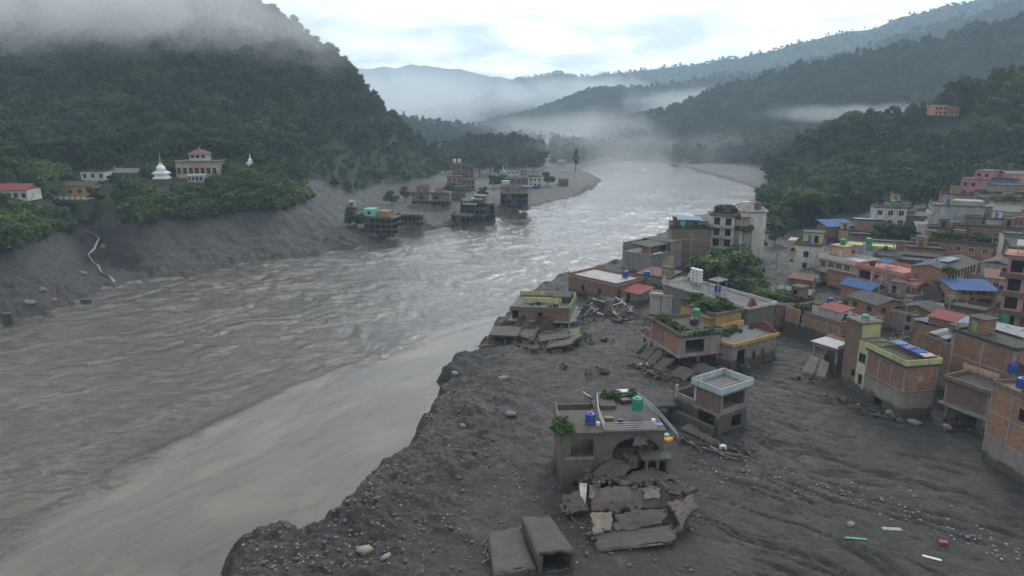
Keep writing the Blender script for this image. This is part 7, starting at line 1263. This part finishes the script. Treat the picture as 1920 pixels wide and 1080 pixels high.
scatter('bank_gravel', 'dark gravel and broken stone along the eroded mud edge', 4200, bank_zone, .04, .34, ROCK[0], pw=4); scatter('grey_gravel', 'grey stones strewn over the mud near the river cut', 1700, bank_zone, .04, .26, ROCK[1], pw=4); scatter('pale_gravel', 'pale scraps and pebbles speckling the mud', 900, bank_zone, .03, .15, ROCK[2], pw=3); scatter('fan_gravel', 'band of grey rubble crossing the smooth mud fan', 420, fan_zone, .04, .26, ROCK[1], pw=4); scatter('fan_scraps', 'pale scraps along the rubble band of the mud fan', 140, fan_zone, .04, .16, ROCK[2])
for i, (u, v, s, lab) in enumerate([(683, 1035, .75, 'tan rounded boulder on the mud by the lower river cut'), (723, 1046, .5, 'grey boulder beside the tan rounded one'), (868, 798, .55, 'grey boulder on the eroded edge before the ruins'), (958, 778, .75, 'big grey boulder in the gravel left of the tank ruin'), (943, 712, .9, 'boulder lodged in the high cut of the mud bank'), (852, 702, .7, 'boulder at the brink of the high mud cut'), (1700, 768, 1.1, 'grey boulder at the foot of the laundry house corner'), (1668, 776, .8, 'muddy boulder before the laundry house wall'), (1775, 803, .7, 'tan boulder under the overhanging brick wing'), (1715, 795, .8, 'dark boulder right of the laundry house corner'), (1595, 983, .45, 'flat grey stone on the mud fan')]):
    x, y, z = at(u, v); o = mesh_obj('boulder', SM[i % 5].copy(), ROCK[1] if 'tan' not in lab else plain_mat('rock_tan2', (.24, .2, .15), .8)); o.data.polygons.foreach_set('use_smooth', [True] * len(o.data.polygons)); o.location = (x, y, z + s * .25); o.scale = (s * 1.2, s, s); o.rotation_euler = (0, 0, i); tag(o, lab, 'boulder')
small_box('board', 'green painted board lying on the mud fan', 'board', at(1605, 1011), 1.05, .12, .12, (.05, .22, .14), -.15); small_box('board', 'white board lying on the mud fan', 'board', at(1747, 1047), .8, .11, .1, (.65, .66, .66), -.5); small_box('crate', 'red crate half sunk in the mud fan', 'crate', at(1768, 1020), .4, .22, .3, (.22, .035, .03), -.2); small_box('slab', 'pale flat slab in the rubble band of the mud fan', 'slab', at(1672, 993), .95, .25, .12, (.20, .22, .21), -.1); small_box('panel', 'white broken panel beside the pale blue parapet ruin', 'panel', at(1355, 842), .4, .25, .5, (.62, .64, .66), .4); small_box('sheet', 'pale sheet lying on the mud behind the tank ruin', 'sheet', P(1168, 733, 6.6), .9, .5, .08, (.42, .45, .46), .1)
def plank(loc, L, rot, c, label, group, w=.14):
    o = MB().box(-L / 2, -w, -.05, L / 2, w, .05).build('plank', plain_mat('wood_%d' % int(c[0] * 100), c, .8), None, False, loc); o.rotation_euler = rot; tag(o, label, 'plank', group); return o
x0, y0, z0 = at(1135, 582); mo = mound('debris_mound', x0, y0, 7.5, 6.0, 2.2, M['mud'], None, 55, 26, 0, .6); tag(mo, 'mound of muddy wreckage between the two riverside houses', 'mound')
COLS = [(.20, .14, .09), (.12, .09, .07), (.34, .33, .31), (.08, .07, .065), (.30, .19, .11), (.05, .11, .20)]
for k in range(80):
    a = rg.random() * 6.28; r_ = rg.random() ** .6; x = x0 + math.cos(a) * r_ * 7; y = y0 + math.sin(a) * r_ * 5.6; z = gz(x, y) + 2.2 * max(0, 1 - r_ * r_) + .25; plank((x, y, z), rg.uniform(.8, 2.8), (rg.uniform(-.5, .5), rg.uniform(-.6, .6), rg.uniform(0, 3.1)), COLS[k % 6], 'splintered timber plank on the mound of wreckage between the riverside houses', 'planks on the wreckage mound', rg.uniform(.06, .28))
for k, (u0, v0, u1, v1, c) in enumerate([(1105, 745, 1235, 838, None)]): pass
for k in range(16):
    u = rg.uniform(1205, 1390); v = rg.uniform(672, 712); x, y, z = at(u, v); plank((x, y, z + .4), rg.uniform(1.5, 3.6), (rg.uniform(-.3, .3), rg.uniform(-.5, .5), rg.uniform(0, 3.1)), COLS[1 if k % 3 else 3], 'muddy beam in the rubble under the house on pillars', 'beams under the house on pillars', .14)
for k in range(14):
    t = k / 13; x, y, z = at(1290 + 95 * t, 832 + 30 * t + rg.uniform(-5, 5)); plank((x, y, z + .25), rg.uniform(1.2, 3.0), (rg.uniform(-.2, .2), rg.uniform(-.3, .3), -.5 + rg.uniform(-.5, .5)), COLS[[1, 3, 0][k % 3]], 'driftwood beam in the tangle below the pale blue parapet ruin', 'driftwood below the pale blue ruin', .12)
for k in range(12):
    u = rg.uniform(908, 922); v = rg.uniform(1020, 1060); x, y, z = at(u, v); plank((x, y, z + .3), rg.uniform(.8, 1.8), (rg.uniform(-.4, .4), rg.uniform(-.5, .5), 1.2 + rg.uniform(-.5, .5)), COLS[[1, 0, 3][k % 3]], 'splintered stick beside the sunken concrete lid', 'sticks beside the sunken lid', .06)
for k in range(5):
    u = 905 + 5 * k; x, y, z = at(930 - k * 7, 648 + k); plank((x, y, z + .3), 2.5, (0, .15, .2 + .1 * k), COLS[1], 'muddy log at the brink below the slab porch', 'logs at the brink', .14)
# wreckage heaped in the shop street
def street_zone(n):
    t = rg.random(n); u = 1690 + 60 * t + rg.normal(0, 14, n); v = 640 - 60 * t + rg.normal(0, 9, n); p = np.array([P(a, b, 5) for a, b in zip(u, v)]); return p[:, 0], p[:, 1]
scatter('street_debris', 'dark wreckage heaped along the shop street', 420, street_zone, .15, .7, ROCK[0])

for nm, L, n, a, b, mat in [('rubble', [(1210, 690), (1235, 700), (1260, 705), (1290, 700), (1320, 692), (1350, 690), (1385, 690), (1410, 680), (1440, 672)], 130, .15, .7, MUDC()), ('brick_rubble', [(1230, 695), (1280, 705), (1340, 692), (1400, 685), (1530, 715), (1560, 745), (1600, 765)], 90, .08, .3, BR()), ('rubble', [(960, 625), (990, 640), (1030, 648), (1070, 645), (1090, 630), (930, 640)], 110, .15, .8, MUDC()), ('rubble', [(1280, 825), (1320, 835), (1370, 845), (1400, 840)], 60, .1, .45, MUDC()), ('rubble', [(1520, 715), (1560, 750), (1620, 775), (1680, 790), (1770, 790), (1800, 800)], 70, .1, .5, MUDC())]:
    chunks(nm, None, [at(u, v) + (1.0, .8) for u, v in L], n, a, b, mat, n)
for i, (u, v, s_) in enumerate([(700, 440, 5), (730, 440, 4), (765, 426, 5), (790, 420, 4), (800, 392, 7), (835, 390, 5), (860, 420, 6), (895, 418, 6), (925, 414, 5), (950, 394, 5), (985, 392, 5), (640, 455, 5)]):
    x, y, z = at(u, v); o = mound('mud_mound', x, y, s_ * 1.3, s_, s_ * .28, M['mud'], None, 400 + i, 16, 0, .7); tag(o, 'mound of mud and wreckage heaped against the ruins on the plain', 'mound', 'mud mounds on the plain')
chunks('rubble', None, [at(u, v) + (3.0, 2.0) for u, v in [(700, 442), (765, 426), (800, 390), (860, 420), (900, 418), (960, 394)]], 160, .3, 1.3, MUDC(), 91)
for i, (u, v, hp, k) in enumerate([(845, 372, 30, 0), (905, 372, 22, 2), (760, 378, 30, 1), (735, 384, 26, 2), (925, 352, 24, 0), (940, 350, 20, 6)]): tree_px(u, v, hp, k, 'tree left standing on the mud plain among the ruins', 'trees left among the ruins')
# utility poles and wires over the town
PO = []
for i, (u, v, hh) in enumerate([(1455, 505, 9), (1470, 560, 9), (1520, 590, 8.5), (1640, 600, 9), (1690, 650, 9), (1700, 600, 9), (1770, 640, 9), (1745, 560, 9)]):
    x, y, z = at(u, v); e = empty('utility_pole', (x, y, z)); tag(e, 'grey utility pole with crossarm standing among the town houses', 'utility pole', 'utility poles in the town'); MB().tube([(0, 0, -.5), (0, 0, hh)], [.14, .09], 7).build('pole', CO(), e); MB().box(-.8, -.05, hh - .7, .8, .05, hh - .6).build('crossarm', STEEL(), e); PO.append((x, y, z + hh - .6))
for k, (a, b) in enumerate([(0, 1), (1, 2), (2, 3), (3, 4), (4, 6), (3, 5), (5, 7)]):
    p, q = Vector(PO[a]), Vector(PO[b]); mb = MB()
    for off in (-.6, 0, .6): mb.tube([tuple(p.lerp(q, t) + Vector((off, 0, -1.2 * 4 * t * (1 - t) * .5))) for t in [j / 6 for j in range(7)]], .018, 4)
    o = mb.build('overhead_wire', plain_mat('black_wire', (.02, .02, .02), .6)); tag(o, 'run of sagging black wires between two utility poles', 'wire', 'overhead wires')
# more houses filling the rows
FILL = [('small brick house with rusty roof between road and long peach house', (1512, 478), (6, -40), 9.6, 4.6, 5, BR2(), 2, (1, 0, 1), ('tin', 'rust', 'gable_x', .8)),
 ('grey concrete house with open roof between salmon and slate roofs', (1650, 552), (6, -55), 9.0, 4.8, 5, CEM(), 2, (2, 0, 1), ('flat', ROOFG(), .6)),
 ('brick house with bare roof posts behind the long red and white roof', (1772, 575), (6, -50), 11.0, 5.4, 5, BR(), 2, (1, 0, 1), ('flat', MOSS(), .5)),
 ('dark tin roofed house between the row house and the blue roofed house', (1795, 524), (8, -30), 10.4, 5.5, 5, COD(), 2, (2, 0, 0), ('tin', 'slate', 'gable_x', 1.0)),
 ('pale house with rust roof before the balcony block', (1850, 520), (7, -30), 11.6, 5.5, 5, plas('palegrey'), 2, (2, 0, 1), ('tin', 'rust', 'up_back', .9)),
 ('small tan house left of the orange and brick overgrown house', (1712, 452), (6, -24), 12.8, 6.5, 5, plas('ochre'), 2, (2, 0, 0), ('flat', MOSS(), .5)),
 ('brick house with water stained wall above the brick terrace house', (1745, 428), (9, -22), 14.4, 7.5, 5, BR3(), 2, (3, 0, 0), ('flat', MOSS(), .4)),
 ('white house with flat roof above the brick flat roof house', (1850, 412), (8, -18), 16.4, 9, 5, plas('white'), 2, (3, 0, 0), ('flat', ROOFG(), .5)),
 ('brick house with pale roof slab below the small pink house', (1895, 426), (9, -14), 15.0, 8.5, 5, BR2(), 2, (2, 0, 0), ('flat', CO(), .4)),
 ('stone walled house on the slope left of the tall blank block', (1700, 404), (9, -16), 13.6, 8, 5, COD(), 2, (3, 0, 0), ('tin', 'grey', 'gable_x', 1.0)),
 ('narrow yellow house tucked behind the white columned house', (1668, 380), (6, -12), 16.6, 9, 5, plas('yellow'), 2, (2, 0, 0), ('flat', MOSS(), .4)),
 ('brick house half hidden at the top of the town steps', (1772, 366), (8, -14), 19.6, 11, 5, BR2(), 2, (2, 0, 0), ('flat', MOSS(), .4)),
 ('peach house with green roof edge on the upper lane', (1888, 326), (9, -6), 23.4, 14, 5, plas('peach'), 2, (3, 0, 0), ('tin', 'grey', 'gable_x', 1.0)),
 ('blue fronted house on the upper lane beside the pink house', (1872, 338), (6, -10), 21.6, 13, 5, plas('blue'), 2, (2, 0, 0), ('flat', MOSS(), .4)),
 ('brick house with slate roof in the dark street behind the shop house', (1690, 575), (5.5, -52), 9.2, 5, 5, BR3(), 2, (1, 0, 1), ('tin', 'slate', 'gable_y', 1.0)),
 ('low grey house at the inner corner of the debris street', (1738, 580), (5, -45), 8.8, 5, 4, COD(), 2, (1, 0, 0), ('tin', 'grey', 'up_back', .6)),
 ('small brick store beside the dark slate hut by the road', (1480, 520), (5, -40), 7.0, 4.3, 4, BR(), 1, (1, 0, 0), ('tin', 'rust', 'up_back', .5)),
 ('brick annex behind the ochre rubble house', (1440, 553), (7, -60), 8.4, 4, 5, BR3(), 2, (0, 0, 1), ('flat', MOSS(), .4)),
 ('grey house with roof shed behind the peach terrace', (1880, 640), (7, -62), 12.6, 5, 6, CEM(), 2, (1, 0, 0), ('tin', 'pale', 'up_back', .6))]
for f in FILL: h = gen(*f)
for i, (u, v, y, c) in enumerate([(1660, 470, 168, 'black'), (1752, 440, 176, 'black'), (1830, 418, 190, 'green'), (1722, 496, 150, 'blue'), (1860, 405, 195, 'black'), (1800, 590, 123, 'black')]):
    x, yy, z = PY(u, v, y); e = water_tank((x, yy, z), .6, 1.3, c, c + ' tank on a tall pier ' + ['behind the workshop roof', 'over the overgrown roof', 'above the brick flat roof', 'left of the row house gable', 'beside the tin roofed upper house', 'between red roof and blue roof'][i]); MB().box(-.5, -.5, -(z - 5), .5, .5, -.01).build('pier', CEM(), e)

for i, (u, v, rx, ry, hh) in enumerate([(1010, 622, 7.5, 5.5, 2.3), (1055, 615, 5.5, 5.0, 2.0), (965, 620, 5.0, 4.0, 1.6)]):
    x, y, z = at(u, v); o = mound('mud_mound', x, y, rx, ry, hh, M['mud'], None, 500 + i, 24, 0, .6); tag(o, ['broad mud heap under the fallen slabs of the sagging riverside house', 'mud heap at the green corner of the sagging riverside house', 'mud heap beside the slab porch at the river edge'][i], 'mound')

h = simple(hy('orange_house', 'orange two storey house on the crest of the wooded slope', 1754, 1778, 199, 214, 366, 7), plas('peach'), 3, 2, ('flat', plas('peach'), .5)); simple(hy('orange_house', 'small ochre gabled house beside the orange crest house', 1782, 1800, 204, 216, 364, 6), plas('ochre'), 2, 1, ('tin', 'rust', 'gable_x', 1.4))

# wreckage along the riverside row
for i, (q, mt, lab) in enumerate([([(1160, 566, 148), (1192, 560, 148), (1196, 590, 147.6), (1164, 592, 147.6)], CEM, 'cracked grey wall panel standing in the mud beside the wreckage mound'), ([(1194, 558, 149), (1216, 552, 150), (1222, 580, 149), (1200, 590, 148)], MUDC, 'dark leaning wall slab between the cracked wall and the pale annex'), ([(1100, 556, 152), (1128, 548, 153), (1132, 560, 151.5), (1104, 566, 150.5)], MUDC, 'mud caked roof slab at the back of the wreckage mound')]):
    o = rough_slab('fallen_wall', [PY(*p) for p in q], .3, mt(), None, .3, 14, 700 + i); tag(o, lab, 'wall')
chunks('rubble', None, [at(u, v) + (1.6, 1.2) for u, v in [(1000, 655), (960, 645), (1040, 655), (1100, 600), (1160, 600), (1200, 600), (1230, 620), (1110, 640), (1190, 690), (1250, 715), (1100, 700)]], 190, .12, .8, MUDC(), 71); chunks('brick_rubble', None, [at(u, v) + (1.4, 1.0) for u, v in [(1150, 600), (1180, 598), (1100, 605), (980, 640), (1210, 605)]], 110, .06, .28, BR(), 72)
gen('low ruined brick house with torn rust roof between flat house and bare grey block', (1196, 512), (8, -40), 7.4, 3.8, 6, BR3(), 1, (1, 0, 1), ('tin', 'rust', 'up_back', .6), mud=1.6)
gen('mud stained grey house with flat roof below the bare grey block', (1222, 520), (7, -35), 7.0, 3.8, 5, CEM(), 1, (1, 0, 1), ('flat', ROOFG(), .4), mud=1.6)
for o in COL.objects:
    if o.parent is None and 'category' in o and 'kind' not in o: o['kind'] = 'thing'
